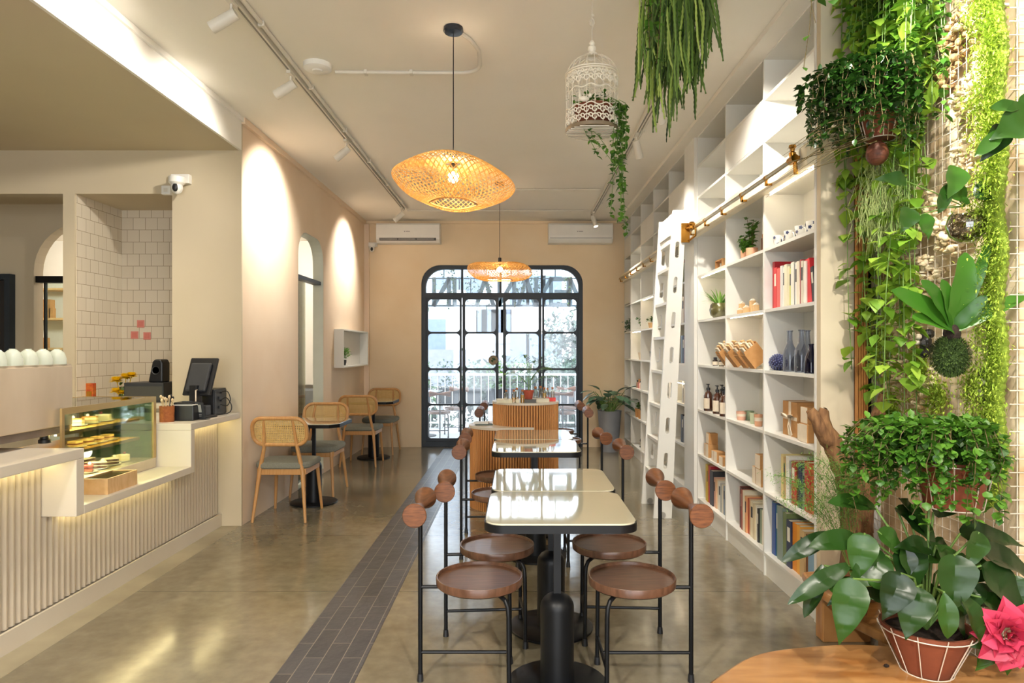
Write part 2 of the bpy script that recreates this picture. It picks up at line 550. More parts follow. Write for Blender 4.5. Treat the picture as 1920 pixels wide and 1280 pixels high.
# bar wall with two openings, tile niche behind the right one
NX0, NX1, OX1, OZ = -3.514, -2.74, -3.607, 2.635
mb = MB()
mb.box(NX1, XL, YW, YW + 0.02, 0, CEIL).box(NX1, XL - 0.12, YW + 0.02, YW + 0.62, 0, CEIL).box(-7.3, NX1, YW, YW + 0.12, OZ, CEIL).box(OX1, NX0, YW, YW + 0.62, 0, OZ)
mb.box(OX1, NX1, YW + 0.12, YW + 0.62, OZ, OZ + 0.05)
struct('wall_bar', mb, M_bar)
mb = MB().box(NX0, NX1, YW + 0.62, YW + 0.66, 0, OZ).box(NX0, NX0 + 0.004, YW + 0.02, YW + 0.62, 0, OZ)
struct('wall_niche', mb, M_tile)
# the recess left of the column: a wall with an arched opening into the next room
mb = MB()
aw = 0.90; ax0 = -4.46
arch = [(ax0 + aw / 2 + aw / 2 * math.cos(R(a)), 2.12 + aw / 2 * math.sin(R(a))) for a in range(0, 181, 10)] + [(ax0, 0.0), (ax0 + aw, 0.0)]
ring(mb, [(-4.63, -0.02), (-3.50, -0.02), (-3.50, CEIL), (-4.63, CEIL)], arch, 6.10, 6.22, xzy)
mb.box(-7.3, -4.63, 6.10, 6.22, 0, CEIL)
mb.box(-3.50, -2.31, 6.10, 6.22, 0, CEIL)
struct('wall_recess', mb, M_bar)
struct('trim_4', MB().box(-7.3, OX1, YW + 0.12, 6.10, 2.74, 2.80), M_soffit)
d2 = thing('door_2', None, None, loc=(ax0, 6.16, 0), kind='structure')
MB().box(0.0, aw, -0.04, 0.04, 2.02, 2.08).build('transom_bar', M_black, d2)
MB().box(0.07, 0.085, -0.03, 0.0, 0, 2.02).build('door_frame', M_black, d2)
MB().box(0.085, aw, -0.018, -0.012, 0, 2.02).build('glass', glass('door_glass', 'eef6f2', 0.05), d2)
w2 = thing('window_2', None, None, loc=(-4.63, 6.08, 0), kind='structure')
mb = MB(); ring(mb, [(-1.0, 1.1), (0.0, 1.1), (0.0, 2.09), (-1.0, 2.09)], [(-0.95, 1.15), (-0.05, 1.15), (-0.05, 2.04), (-0.95, 2.04)], -0.05, 0.019, xzy)
mb.build('window_frame', M_frame, w2)
MB().box(-0.95, -0.05, -0.01, 0.01, 1.15, 2.04).build('dark_pane', mat('dark_glass', '0d1220', rough=0.08), w2)
# outer envelope
struct('wall_far_left', MB().box(-7.4, -7.3, -2.6, YB, 0, CEIL), M_bar)
mb = MB(); ring(mb, [(-7.4, -0.02), (2.9, -0.02), (2.9, CEIL), (-7.4, CEIL)], [(-2.1, 0.05), (2.1, 0.05), (2.1, 2.95), (-2.1, 2.95)], -2.7, -2.6, xzy)
struct('wall_front', mb, M_bar)
struct('wall_right', MB().box(1.80, 1.90, 3.385, YB, 0, CEIL), M_white)
struct('wall_right_front', MB().box(2.8, 2.9, -2.6, 2.46, 0, CEIL), M_bar)
# end pier of the bookshelf, timber slats, grey reveal
struct('wall_pier', MB().box(XR + 0.002, 1.80, 3.34, 3.385, 0, CEIL), M_bar)
sl = thing('trim_5', None, None, (1.695, 3.33, 0), kind='structure')
for i in range(5):
    MB().box(0.002 + i * 0.0125, 0.010 + i * 0.0125, -0.022, 0.0, 0, CEIL).build('timber_slat', M_oak, sl)
MB().box(0.0, 0.063, -0.004, 0.0, 0, CEIL).build('slat_backing', mat('slat_backing_dark', '4a2f1a'), sl)
MB().box(0.064, 0.071, -0.03, 0.0, 0, CEIL).build('dark_edge', M_black, sl)
# ceiling edge mouldings and cable trunking
struct('trim_6', MB().box(XL, XL + 0.03, YW - 0.0, YB, CEIL - 0.05, CEIL), M_pink)
struct('trim_7', MB().box(XL, XL + 0.02, -2.6, YW, CEIL - 0.035, CEIL), M_beam)
struct('trim_8', MB().box(XL + 0.03, 1.5, YB - 0.03, YB, CEIL - 0.04, CEIL), M_back)
struct('trim_9', MB().box(XR - 0.11, XR + 0.02, 3.34, YB - 0.03, CEIL - 0.035, CEIL), M_ceil)
struct('trim_10', MB().box(XL + 0.0, XL + 0.07, YB - 0.04, YB, 0, CEIL - 0.05), M_pink)

# next room seen through both doorways
struct('ceiling_next', MB().box(-7.3, -2.31, 6.22, YB, 2.95, 3.0), M_ceil)
struct('wall_next', MB().box(-7.3, -2.32, YB - 0.03, YB, 0, 2.95), M_white)
lamp('POINT', 'next_room_lamp_a', (-5.2, 7.9, 2.6), 60, (1, 0.96, 0.88), 0.15)
lamp('POINT', 'next_room_lamp_b', (-3.2, 8.0, 2.6), 20, (1, 0.97, 0.92), 0.12)

# ------------------------------------------------------------------ window_1: steel framed glazing
w1 = thing('window_1', None, None, loc=(0, YB + 0.06, 0), kind='structure')
outer = [(p[0], p[1]) for p in inner]
cxw, czw = (WX0 + WX1) / 2, WZ1 / 2
inn = [(cxw + (p[0] - cxw) * 0.947, max(0.075, czw + (p[1] - czw) * 0.957)) for p in inner]
mb = MB(); ring(mb, outer, inn, -0.04, 0.04, xzy); mb.build('frame', M_frame, w1)
cols = [WX0 + 0.06, (866 - CX) * YB / F, (938.5 - CX) * YB / F, (1016 - CX) * YB / F, WX1 - 0.06]
rows = [0.075, 1.4 + (CY - 759) * YB / F, 1.4 + (CY - 692) * YB / F, 1.4 + (CY - 623.5) * YB / F, 1.4 + (CY - 553) * YB / F, WZ1 - 0.06]
fill = MB()
MB().box(cols[0], cols[4], -0.04, 0.04, rows[4] - 0.035, rows[4] + 0.035).build('transom_bar', M_frame, w1)
mb = MB()
for k in (1, 2, 3):
    mb.box(cols[k] - 0.016, cols[k] + 0.016, -0.03, 0.03, rows[4], rows[5] + 0.02)
mb.build('upper_mullion', M_frame, w1)
def sash(name, x0, x1, y, stile, handle=False):
    o = MB()
    o.box(x0, x0 + stile, y - 0.02, y + 0.02, 0.075, rows[4] - 0.02).box(x1 - stile, x1, y - 0.02, y + 0.02, 0.075, rows[4] - 0.02)
    o.box(x0 + stile, x1 - stile, y - 0.02, y + 0.02, 0.075, 0.12).box(x0 + stile, x1 - stile, y - 0.02, y + 0.02, rows[4] - 0.06, rows[4] - 0.02)
    for z in rows[1:4]:
        o.box(x0 + stile, x1 - stile, y - 0.012, y + 0.012, z - 0.014, z + 0.014)
    rr_ = [0.12] + [v for z in rows[1:4] for v in (z - 0.014, z + 0.014)] + [rows[4] - 0.06]
    c = 0.05
    for k in range(0, 8, 2):
        za, zb = rr_[k], rr_[k + 1]
        for (xx, sx) in ((x0 + stile, 1), (x1 - stile, -1)):
            for (zz, sz) in ((za, 1), (zb, -1)):
                n_ = 5
                pts = [(xx, zz)] + [(xx + sx * (c - c * math.sin(R(90 * i / n_))), zz + sz * (c - c * math.cos(R(90 * i / n_)))) for i in range(n_ + 1)]
                M_ = Matrix(((1, 0, 0, 0), (0, 0, -1, 0), (0, 1, 0, 0), (0, 0, 0, 1)))
                o.prism(pts, -y - 0.012, -y + 0.012, M=M_)
    p = o.build(name, M_frame, w1)
    MB().box(x0 + stile, x1 - stile, y - 0.003, y + 0.003, 0.12, rows[4] - 0.06).build('glass', M_pane, p)
    return p
M_pane = glass('window_glass', 'f4faff', 0.05, veil=0.05, veilc='f2f8ff')  # pale veil puts the window's daylight glare into the glass itself
sash('sash', cols[0], cols[1] - 0.006, 0.0, 0.03)
sash('door_leaf', cols[1] + 0.006, cols[2] - 0.03, -0.01, 0.04)
sash('door_leaf', cols[2] + 0.035, cols[3] - 0.006, -0.01, 0.04)
sash('sash', cols[3] + 0.006, cols[4], 0.0, 0.03)
# upper panes follow the rounded corners
mb = MB()
up = [p for p in inn if p[1] > rows[4]]
poly = sorted(up, key=lambda p: math.atan2(p[1] - rows[4], p[0] - cxw)) 
poly = poly + [(cols[0], rows[4]), (cols[4], rows[4])]
mb.prism(poly, -0.003, 0.003, M=Matrix(((1, 0, 0, 0), (0, 0, -1, 0), (0, 1, 0, 0), (0, 0, 0, 1))))
mb.build('upper_glass', M_pane, w1)
dd = MB().lathe([(0, -0.008), (0.066, -0.008), (0.07, 0), (0.066, 0.008), (0, 0.008)], n=32, M=Matrix.Rotation(R(90), 4, 'X'))
ds = thing('door_plaque', 'round woven plaque with a dark leaf sprig hung on the glass door', 'decoration', at(925, 675, YB + 0.036))
dd.build('disc', mat('straw_disc', 'a89a80', '8c7f68', 0.8, scale=60), ds)
mb = MB()
for a in (20, 60, 110, 200, 240):
    mb.leaf((0, -0.012, 0), (math.cos(R(a)), 0, math.sin(R(a))), (0, -1, 0), 0.05, 0.02)
mb.build('leaf_sprig', L_dark, ds)
MB().tube([(0, 0.0, 0.065), (0, 0.002, 0.12)], 0.002, 5).box(-0.012, 0.012, -0.002, 0.008, 0.11, 0.135).build('hook', M_wire, ds)

# ------------------------------------------------------------------ balcony and the street beyond
M_ext = mat('exterior_white', 'e6e8ea', 'dcdfe2', 0.8, scale=1)
struct('floor_balcony', MB().box(-4.5, 4.5, YB + 0.16, 12.1, -0.12, -0.03), mat('balcony_tile', 'c9ccce', 'bfc3c6', 0.6))
rail = thing('balcony_railing', 'white steel balcony railing with thin upright bars behind the glass doors', 'railing', (0, 11.9, -0.03))
MB().box(-4, 4, -0.02, 0.02, 0.96, 1.0).build('top_rail', M_ext, rail)
MB().box(-4, 4, -0.02, 0.02, 0.10, 0.13).build('bottom_rail', M_ext, rail)
for i in range(41):
    x = -2.6 + i * 0.13
    MB().box(x - 0.008, x + 0.008, -0.008, 0.008, 0.0 if i % 8 == 0 else 0.13, 0.97).build('bar', M_ext, rail)
M_plbox = mat('slate_planter', '3a4048', '30353c', 0.6)
side = ['left end', 'second from left', 'middle', 'second from right', 'right end']
for i in range(5):
    x = -2.0 + i * 0.92
    t = thing('planter_box', 'dark planter box of leafy shrubs behind the railing, %s of five' % side[i], 'planter', (x, 12.15, -0.03), group='planters along the balcony railing')
    MB().box(-0.4, 0.4, -0.13, 0.13, 0.42, 0.72).build('box', M_plbox, t, bev=0.01)
    MB().box(-0.36, -0.30, -0.1, 0.1, 0.0, 0.42).box(0.30, 0.36, -0.1, 0.1, 0.0, 0.42).build('stand', M_ext, t)
    mb = MB()
    for k in range(420):
        p = Vector((random.uniform(-0.41, 0.41), random.uniform(-0.2, 0.2), 0.72 + random.random() ** 1.3 * 0.5))
        d = Vector((random.gauss(0, 1), random.gauss(0, 1), random.gauss(0.2, 0.8)))
        mb.leaf(p, d, (0, 0, 1), 0.07, 0.04, n=2)
    mb.build('foliage', L_grey if i % 2 else L_mid, t)
# roof-edge sign lettering, read from the street side
M_sign = mat('sign_letter_steel', '5b7488', '4f6679', 0.5)
LET = {
 'M': [((0, 0), (0, 1)), ((0, 1), (0.5, 0.25)), ((0.5, 0.25), (1, 1)), ((1, 1), (1, 0))],
 'E': [((0, 0), (0, 1)), ((0, 1), (0.85, 1)), ((0, 0.5), (0.75, 0.5)), ((0, 0), (0.85, 0))],
 'N': [((0, 0), (0, 1)), ((0, 1), (0.9, 0)), ((0.9, 0), (0.9, 1))],
 'A': [((0, 0), (0.5, 1)), ((0.5, 1), (1, 0)), ((0.2, 0.38), (0.8, 0.38))],
 'I': [((0.5, 0), (0.5, 1))]}
sg = thing('rooftop_sign', 'large steel sign letters on a rail outside the window, seen from behind', 'sign', (0, 10.82, 2.13))
YS = 10.82
def lx(px): return (px - CX) * YS / F
for ch, px in (('M', 1100), ('E', 1066), ('N', 1033), ('A', 1003), ('N', 964), ('A', 925), ('I', 868), ('N', 842)):
    o = MB(); w = 0.27; h = 0.42
    for (a, b) in LET[ch]:
        a = Vector((lx(px) - a[0] * w, 0, a[1] * h)); b = Vector((lx(px) - b[0] * w, 0, b[1] * h))
        d = (b - a).normalized(); s_ = Vector((-d.z, 0, d.x)) * 0.033
        e = d * 0.03
        o.add([a - e - s_ + Vector((0, y, 0)) for y in (-0.03, 0.03)] + [a - e + s_ + Vector((0, y, 0)) for y in (-0.03, 0.03)] + [b + e - s_ + Vector((0, y, 0)) for y in (-0.03, 0.03)] + [b + e + s_ + Vector((0, y, 0)) for y in (-0.03, 0.03)],
              [(0, 4, 6, 2), (1, 3, 7, 5), (0, 1, 5, 4), (2, 6, 7, 3), (0, 2, 3, 1), (4, 5, 7, 6)])
    o.build('letter', M_sign, sg)
MB().box(-3, 3, -0.015, 0.015, -0.03, 0.0).box(-3, 3, -0.015, 0.015, 0.42, 0.44).build('sign_rail', M_sign, sg)
for x in (-2.4, -1.2, -0.1, 0.62, 1.4, 2.4): MB().box(x - 0.01, x + 0.01, -0.01, 0.01, 0.44, 0.725).build('hanger', M_sign, sg)
# creepers hanging over the top of the window
def hang(mb_l, mb_s, p0, L_, sway, nl, ll, lw, kind='oval', rs=0.0015, seed=0):
    rnd = random.Random(seed)
    pts = [Vector(p0)]
    n = max(4, int(L_ / 0.05)); dx = Vector((rnd.gauss(0, sway), rnd.gauss(0, sway), 0))
    for i in range(n):
        dx += Vector((rnd.gauss(0, sway * 0.4), rnd.gauss(0, sway * 0.4), 0)); dx *= 0.9
        pts.append(pts[-1] + Vector((dx.x, dx.y, -1)).normalized() * (L_ / n))
    if mb_s is not None: mb_s.tube(pts, rs, 4)
    for k in range(nl):
        u = rnd.random() * (len(pts) - 1.001); i = int(u); p = pts[i].lerp(pts[i + 1], u - i)
        a = rnd.random() * 2 * PI
        d = Vector((math.cos(a), math.sin(a), rnd.uniform(-0.9, 0.2)))
        mb_l.leaf(p, d, (0, 0, 1), ll * rnd.uniform(0.6, 1.2), lw * rnd.uniform(0.6, 1.2), kind, bend=0.4, n=3)
    return pts
cnames = ['far left', 'left of the doors', 'above the left door', 'above the right door', 'right corner']
for i, (x, ln) in enumerate(((-1.75, 0.7), (-1.1, 0.8), (-0.55, 0.95), (0.15, 0.8), (1.05, 0.9))):
    t = thing('hanging_creeper', 'leafy creeper trailing outside from the top of the window, %s' % cnames[i], 'plant', (x, 10.6, 2.75), group='creepers outside the window')
    a, b = MB(), MB()
    for k in range(9):
        hang(a, b, (random.gauss(0, 0.14), random.gauss(0, 0.1), 0.1), ln * random.uniform(0.5, 1.1), 0.12, 26, 0.05, 0.035, seed=100 * i + k)
    a.build('leaves', L_grey if i != 4 else L_mid, t); b.build('stems', M_stem, t)
struct('trim_11', MB().box(-4, 4, 10.3, 10.9, 2.85, 2.95), M_ext)
# city blocks and trees
M_bld = [mat('block_' + c, c, rough=0.8) for c in ('dfe4e8', 'cfd6dc', 'd9cfc9', 'c3ccd4')]
M_bwin = mat('far_window_glass', '77879a', '6a7a8c', 0.3)
def building(x0, x1, y, z1, mi, label, floors, cols_):
    t = thing('building', label, 'building', ((x0 + x1) / 2, y, -6))
    w = (x1 - x0) / 2; h = z1 + 6
    MB().box(-w, w, 0, 8, 0, h).build('wall', M_bld[mi], t)
    MB().box(-w - 0.1, w + 0.1, -0.1, 8.1, h, h + 0.25).build('roof_slab', M_bld[(mi + 1) % 4], t)
    fh = 3.0; z = h - fh
    for f_ in range(floors):
        for c in range(cols_):
            cx_ = -w + (c + 0.5) * 2 * w / cols_
            MB().box(cx_ - 0.5, cx_ + 0.5, -0.06, 0.05, z + 0.7, z + 2.2).build('window', M_bwin, t)
        MB().box(-w, w, -0.3, 0, z, z + 0.12).build('ledge', M_bld[(mi + 2) % 4], t)
        z -= fh
building(-8.2, -4.6, 30, 4.2, 0, 'white apartment block with a blue window strip at the far left of the view', 2, 3)
building(-4.2, -2.0, 24, 3.3, 0, 'blank white tower standing left of the balcony view', 1, 1)
building(-3.4, 1.0, 43, 4.8, 1, 'long pale office block with rows of small windows behind the white tower', 3, 7)
building(-6.5, -2.8, 53, 14, 3, 'tall grey-blue high-rise rising behind everything at the upper left', 3, 4)
building(-0.3, 2.2, 34, 6.0, 2, 'pinkish balconied block above the tree tops', 3, 3)
t = thing('house', 'low house with a slate-blue pitched roof below the tower', 'building', (-1.9, 20, -4))
MB().box(-1.6, 1.6, 0, 3, 0, 4.3).build('wall', M_bld[2], t)
MB().prism([(-1.9, 0), (1.9, 0), (1.2, 1.1), (-1.2, 1.1)], -3.2, 0.2, M=Matrix.Translation((0, 0, 4.3)) @ Matrix(((1, 0, 0, 0), (0, 0, -1, 0), (0, 1, 0, 0), (0, 0, 0, 1)))).build('roof', mat('slate_roof', '8d8f9f', '80828f', 0.7), t)
def tree(x, y, z0, h, r, label, mt, n=1500, seed=1):
    rnd = random.Random(seed)
    t = thing('street_tree', label, 'tree', (x, y, z0), group=None)
    MB().tube([(0, 0, 0), (0.05, 0, h * 0.5), (0, 0.1, h * 0.85)], 0.12, 8, radii=[0.16, 0.1, 0.05]).build('trunk', M_stem, t)
    mb = MB(); s_ = MB()
    cs = [(rnd.gauss(0, r * 0.5), rnd.gauss(0, r * 0.4), h * 0.75 + rnd.uniform(-0.45, 0.3) * h * 0.5) for _ in range(14)]
    for c in cs:
        s_.tube([(0, 0, h * 0.45), (c[0] * 0.5, c[1] * 0.5, (h * 0.5 + c[2]) / 2), c], 0.03, 5, radii=[0.05, 0.03, 0.01])
    for k in range(int(n * 2.4)):
        c = rnd.choice(cs); rad = r * 0.42
        p = Vector(c) + Vector((rnd.gauss(0, rad * 0.6), rnd.gauss(0, rad * 0.6), rnd.gauss(0, rad * 0.5)))
        mb.leaf(p, (rnd.gauss(0, 1), rnd.gauss(0, 1), rnd.gauss(-0.2, 0.6)), (0, 0, 1), 0.2, 0.1, n=2)
    mb.build('foliage', mt, t); s_.build('branches', M_stem, t)
L_tree = mat('street_leaf', '4a6350', '22352a', 0.6, island=True)
L_tree2 = mat('street_leaf_green', '5f8a4c', '33562f', 0.6, island=True)
tree(1.5, 17.6, -4, 6.6, 1.5, 'big grey-green tree filling the right panes of the window', L_tree, 3400, 1)
tree(-0.1, 14.2, -4, 5.9, 1.1, 'grey-green tree behind the potted palm and the middle panes', L_tree, 2200, 2)
tree(2.6, 14.2, -4, 6.8, 0.9, 'slender green tree at the right edge of the window view', L_tree2, 1200, 3)
tree(-3.0, 15.5, -4, 4.6, 1.1, 'low green tree under the white apartment block', L_tree, 1200, 4)
tree(-2.4, 13.6, -4, 7.3, 0.45, 'tuft of green branches at the upper left corner pane', L_tree2, 500, 5)
struct('ground_street', MB().box(-30, 30, 12.6, 60, -6.3, -6.0), mat('street_grey', 'a9adb0', '9da2a6', 0.9))

# ------------------------------------------------------------------ cafe tables and tractor-seat stools
def make_table(chamfer=False):
    t = thing('cafe_table', 'x', 'table')
    pts = rrect(0.585, 0.575, 0.075, 1 if chamfer else 8)
    pin = rrect(0.575, 0.565, 0.07, 1 if chamfer else 8)
    MB().prism(pts, 0.712, 0.742, smooth=not chamfer).build('edge_band', M_black, t)
    MB().prism(pin, 0.742, 0.748).build('tabletop', M_table, t)
    MB().box(-0.015, 0.015, -0.012, 0.012, 0.36, 0.712).build('post', M_black, t)
    MB().lathe([(0, 0.705), (0.10, 0.705), (0.11, 0.7), (0.11, 0.71), (0, 0.712)], n=24).build('mounting_plate', M_black, t)
    prof = [(0, 0.012), (0.07, 0.012), (0.07, 0.33)] + [(0.07 * math.cos(R(a)), 0.33 + 0.06 * math.sin(R(a))) for a in range(10, 90, 10)] + [(0.004, 0.391), (0, 0.391)]
    MB().lathe(prof, n=32).build('pedestal', M_black, t)
    MB().lathe([(0, 0.0), (0.205, 0.0), (0.21, 0.004), (0.21, 0.012), (0.203, 0.016), (0, 0.016)], n=48).build('base_plate', M_black, t)
    return t
TAB = [(0.166, 2.755), (0.17, 3.335), (0.125, 4.50), (0.12, 5.085), (0.13, 7.00), (0.13, 7.60)]
tl = ['cream table nearest the camera, white reflections on its glossy top',
      'second cream table of the middle row, pushed against the nearest one',
      'third cream table of the middle row, between the four brown-knobbed stools',
      'fourth cream table, its far edge against the slatted display counter',
      'cream table just behind the round slatted counter',
      'farthest cream table of the middle row, nearest the glass doors']
t0 = make_table()
for i, (x, y) in enumerate(TAB):
    t = t0 if i == 0 else copy_tree(t0)
    t.location = (x, y, 0); t['label'] = tl[i]; t['group'] = 'cream tables of the middle row'
t0 = make_table(True)
for i, (x, y, lb) in enumerate(((-1.86, 6.05, 'cream chamfered table by the left wall, between the two nearer cane chairs'), (-1.86, 8.56, 'cream chamfered table by the left wall, near the back corner'))):
    t = t0 if i == 0 else copy_tree(t0)
    t.location = (x, y, 0); t['label'] = lb; t['group'] = 'tables along the left wall'

def make_stool():
    t = thing('bar_stool', 'x', 'stool')
    r = 0.0095
    prof = [(0, 0.408), (0.17, 0.408), (0.181, 0.416), (0.183, 0.446), (0.181, 0.449), (0.176, 0.448), (0.174, 0.436), (0, 0.434)]
    MB().lathe(prof, n=48).build('seat', M_walnut_seat, t)
    # tall rear leg carries the bolster
    lg = MB().tube([(-0.25, 0, 0.03), (-0.25, 0, 0.735)], r, 10).build('leg', M_black, t)
    MB().tube([(-0.25, 0, 0.0), (-0.25, 0, 0.032)], r, 12, radii=[0.0145, 0.0115]).build('foot', M_blackp, lg)
    for s in (-1, 1):
        pts = [(0.06, s * 0.07, 0.400), (0.09, s * 0.11, 0.400), (0.112, s * 0.142, 0.392), (0.122, s * 0.152, 0.370), (0.125, s * 0.155, 0.33), (0.127, s * 0.157, 0.03)]
        lg = MB().tube(pts, r, 10).build('leg', M_black, t)
        MB().tube([(0.127, s * 0.157, 0), (0.127, s * 0.157, 0.032)], r, 12, radii=[0.0145, 0.0115]).build('foot', M_blackp, lg)
    MB().tube([(-0.25, 0, 0.398), (0.06, 0, 0.398)], 0.008, 8).tube([(0.06, -0.072, 0.398), (0.06, 0.072, 0.398)], 0.008, 8).build('seat_frame', M_black, t)
    MB().tube([(-0.25, 0, 0.122), (0.126, 0, 0.122)], 0.0075, 8).tube([(0.126, -0.155, 0.122), (0.126, 0.155, 0.122)], 0.0075, 8).build('stretcher', M_black, t)
    prof = [(0, -0.165), (0.046, -0.165), (0.0485, -0.162), (0.0485, -0.158)] + [(0.013 + 0.0355 * (abs(z) / 0.158) ** 1.0, z) for z in (-0.13, -0.09, -0.05, -0.02)] + [(0.0135, 0)] + [(0.013 + 0.0355 * (abs(z) / 0.158) ** 1.0, z) for z in (0.02, 0.05, 0.09, 0.13)] + [(0.0485, 0.158), (0.0485, 0.162), (0.046, 0.165), (0, 0.165)]
    MB().lathe(prof, (0, 0, 0), 32, M=Matrix.Translation((-0.25, 0, 0.738)) @ Matrix.Rotation(R(90), 4, 'X')).build('backrest', M_walnut, t)
    return t
ST = [(-0.16, 2.795, 0, 'stool front left of the nearest table'), (0.483, 2.79, PI, 'stool front right of the nearest table'),
      (-0.10, 3.25, 4, 'stool rear left, beside the second table'), (0.455, 3.28, 177, 'stool rear right, beside the second table'),
      (-0.125, 4.42, 0, 'stool left of the third table, in front of the slatted counter'), (0.455, 4.42, 180, 'stool right of the third table'),
      (-0.14, 5.06, 2, 'stool left of the fourth table, against the slatted counter'), (0.40, 5.06, 184, 'stool right of the fourth table, toward the ladder'),
      (-0.15, 7.05, 0, 'stool behind the slatted counter, left of its back table'), (0.50, 7.05, 178, 'stool behind the slatted counter, right of its back table'),
      (-0.14, 7.85, 0, 'stool nearest the glass doors on the left of the row'), (0.49, 7.85, 180, 'stool nearest the glass doors on the right of the row')]
s0 = make_stool()
for i, (x, y, a, lb) in enumerate(ST):
    t = s0 if i == 0 else copy_tree(s0)
    t.location = (x, y, 0)
    t.rotation_euler = (0, 0, a if a == PI else R(a))
    t['label'] = 'round walnut ' + lb
    t['group'] = 'walnut stools along the middle tables'
# stools and a table out on the balcony
for i, (x, y, a, lb) in enumerate(((-1.25, 10.55, 100, 'walnut stool on the balcony behind the left pane, facing its table'), (-1.05, 11.25, 262, 'walnut stool on the balcony beyond the left pane, by the railing'),
                                   (0.75, 10.5, 80, 'walnut stool on the balcony behind the right pane'), (0.9, 11.4, 280, 'walnut stool on the balcony at the right railing'))):
    t = copy_tree(s0, (x, y, -0.03), R(a), lb); t['group'] = 'walnut stools on the balcony'
for i, (x, y, lb) in enumerate(((-1.55, 10.95, 'cream table on the balcony behind the left pane'), (0.62, 10.95, 'cream table on the balcony behind the right pane'))):
    t = copy_tree(t0, (x, y, -0.03), 0, lb); t['group'] = 'tables on the balcony'

# ------------------------------------------------------------------ cane-backed chairs
def make_chair():
    t = thing('cane_chair', 'x', 'chair')
    # cushion: rounded slab, slightly domed
    pts = rrect(0.455, 0.44, 0.10, 6)
    mb = MB()
    lv = [(0.95, 0.425), (1.0, 0.437), (1.0, 0.462), (0.95, 0.478), (0.7, 0.485), (0.0, 0.487)]
    n = len(pts)
    for (s_, z) in lv:
        mb.v += [(x * s_, y * s_, z - 0.008 * (y > 0.15) * (s_ > 0.6)) for x, y in pts]
    for k in range(len(lv) - 1):
        for i in range(n):
            j = (i + 1) % n
            mb.f.append([k * n + i, k * n + j, (k + 1) * n + j, (k + 1) * n + i]); mb.s.append(True)
    mb.f.append(list(range(n))[::-1]); mb.s.append(False)
    mb.build('seat', M_cushion, t)
    MB().box(-0.19, 0.19, -0.20, -0.18, 0.375, 0.425).box(-0.19, 0.19, 0.18, 0.20, 0.375, 0.425).box(-0.20, -0.18, -0.19, 0.19, 0.375, 0.425).box(0.18, 0.20, -0.19, 0.19, 0.375, 0.425).build('seat_frame', M_beech, t, bev=0.004)
    for s in (-1, 1):
        MB().tube([(s * 0.205, 0.235, 0), (s * 0.175, 0.19, 0.42)], 0.014, 10, radii=[0.011, 0.017]).build('leg', M_beech, t)
        MB().tube([(s * 0.215, -0.25, 0), (s * 0.175, -0.195, 0.40), (s * 0.135, -0.205, 0.6), (s * 0.115, -0.262, 0.83)], 0.014, 10, radii=[0.011, 0.018, 0.015, 0.011]).build('leg', M_beech, t)
    def back(u, v):      # u across, v up: gently curved, leaning back
        x = u; y = -0.235 - (v - 0.70) * 0.28 + 0.9 * u * u * 0.35
        return Vector((x, y, v))
    loop = [back(p[0], 0.735 + p[1]) for p in rrect(0.44, 0.22, 0.085, 7)]
    mb = MB(); mb.tube(loop, 0.016, 10, closed=True); mb.build('back_frame', M_beech, t)
    mb = MB()
    W, H = 0.43, 0.21
    rr = rrect(W, H, 0.08, 6)
    def span_x(v):
        dv = max(0, abs(v) - (H / 2 - 0.08)); return W / 2 - 0.08 + math.sqrt(max(0, 0.0064 - dv * dv))
    def span_y(u):
        du = max(0, abs(u) - (W / 2 - 0.08)); return H / 2 - 0.08 + math.sqrt(max(0, 0.0064 - du * du))
    k = -0.205
    while k < 0.21:
        h = span_y(k)
        mb.strip([back(k, 0.735 - h), back(k, 0.735), back(k, 0.735 + h)], [Vector((0, 1, 0))] * 3, 0.0085); k += 0.0145
    k = -0.095
    while k < 0.1:
        w = span_x(k)
        mb.strip([back(-w + 2 * w * i / 8, 0.735 + k) + Vector((0, 0.001, 0)) for i in range(9)], [Vector((0, 1, 0))] * 9, 0.0085); k += 0.0145
    mb.build('cane_panel', M_cane, t)
    return t
c0 = make_chair()
for i, (x, y, a, lb) in enumerate(((-1.93, 5.60, 0, 'cane-backed wooden chair nearest the camera by the left wall, back turned to us'),
                                   (-1.95, 6.50, 180, 'cane-backed wooden chair facing us across the nearer wall table'),
                                   (-1.90, 8.12, 0, 'cane-backed wooden chair in front of the farther wall table, back turned to us'),
                                   (-1.86, 9.02, 180, 'cane-backed wooden chair in the back corner, facing us over its table'))):
    t = c0 if i == 0 else copy_tree(c0)
    t.location = (x, y, 0); t.rotation_euler = (0, 0, R(a)); t['label'] = lb; t['group'] = 'cane chairs along the left wall'

# ------------------------------------------------------------------ stepped slatted display counter
def slat_drum(mb, cx, cy, r, z0, z1, a0=0, a1=2 * PI, pitch=0.0245):
    n = int((a1 - a0) * r / pitch)
    for i in range(n):
        a = a0 + (a1 - a0) * (i + 0.5) / n
        M = Matrix.Translation((cx, cy, 0)) @ Matrix.Rotation(a, 4, 'Z')
        mb.lathe([(0.0092, z0), (0.0092, z1)], (r - 0.001, 0, 0), 8, M=M, a0=-PI / 2, a1=PI / 2)
dc = thing('display_counter', 'stepped oak-slat display counter with two round tiers in the middle of the room', 'counter', (0.075, 6.02, 0))
M_core = mat('slat_core', '6b4020', '5a3519', 0.7)
MB().lathe([(0, 0), (0.287, 0), (0.287, 0.914), (0, 0.914)], n=48).build('upper_core', M_core, dc)
MB().lathe([(0, 0), (0.287, 0), (0.287, 0.704), (0, 0.704)], (-0.205, -0.06, 0), 48).build('lower_core', M_core, dc)
mb = MB(); slat_drum(mb, 0, 0, 0.29, 0.0, 0.915); mb.build('upper_drum', M_oak, dc)
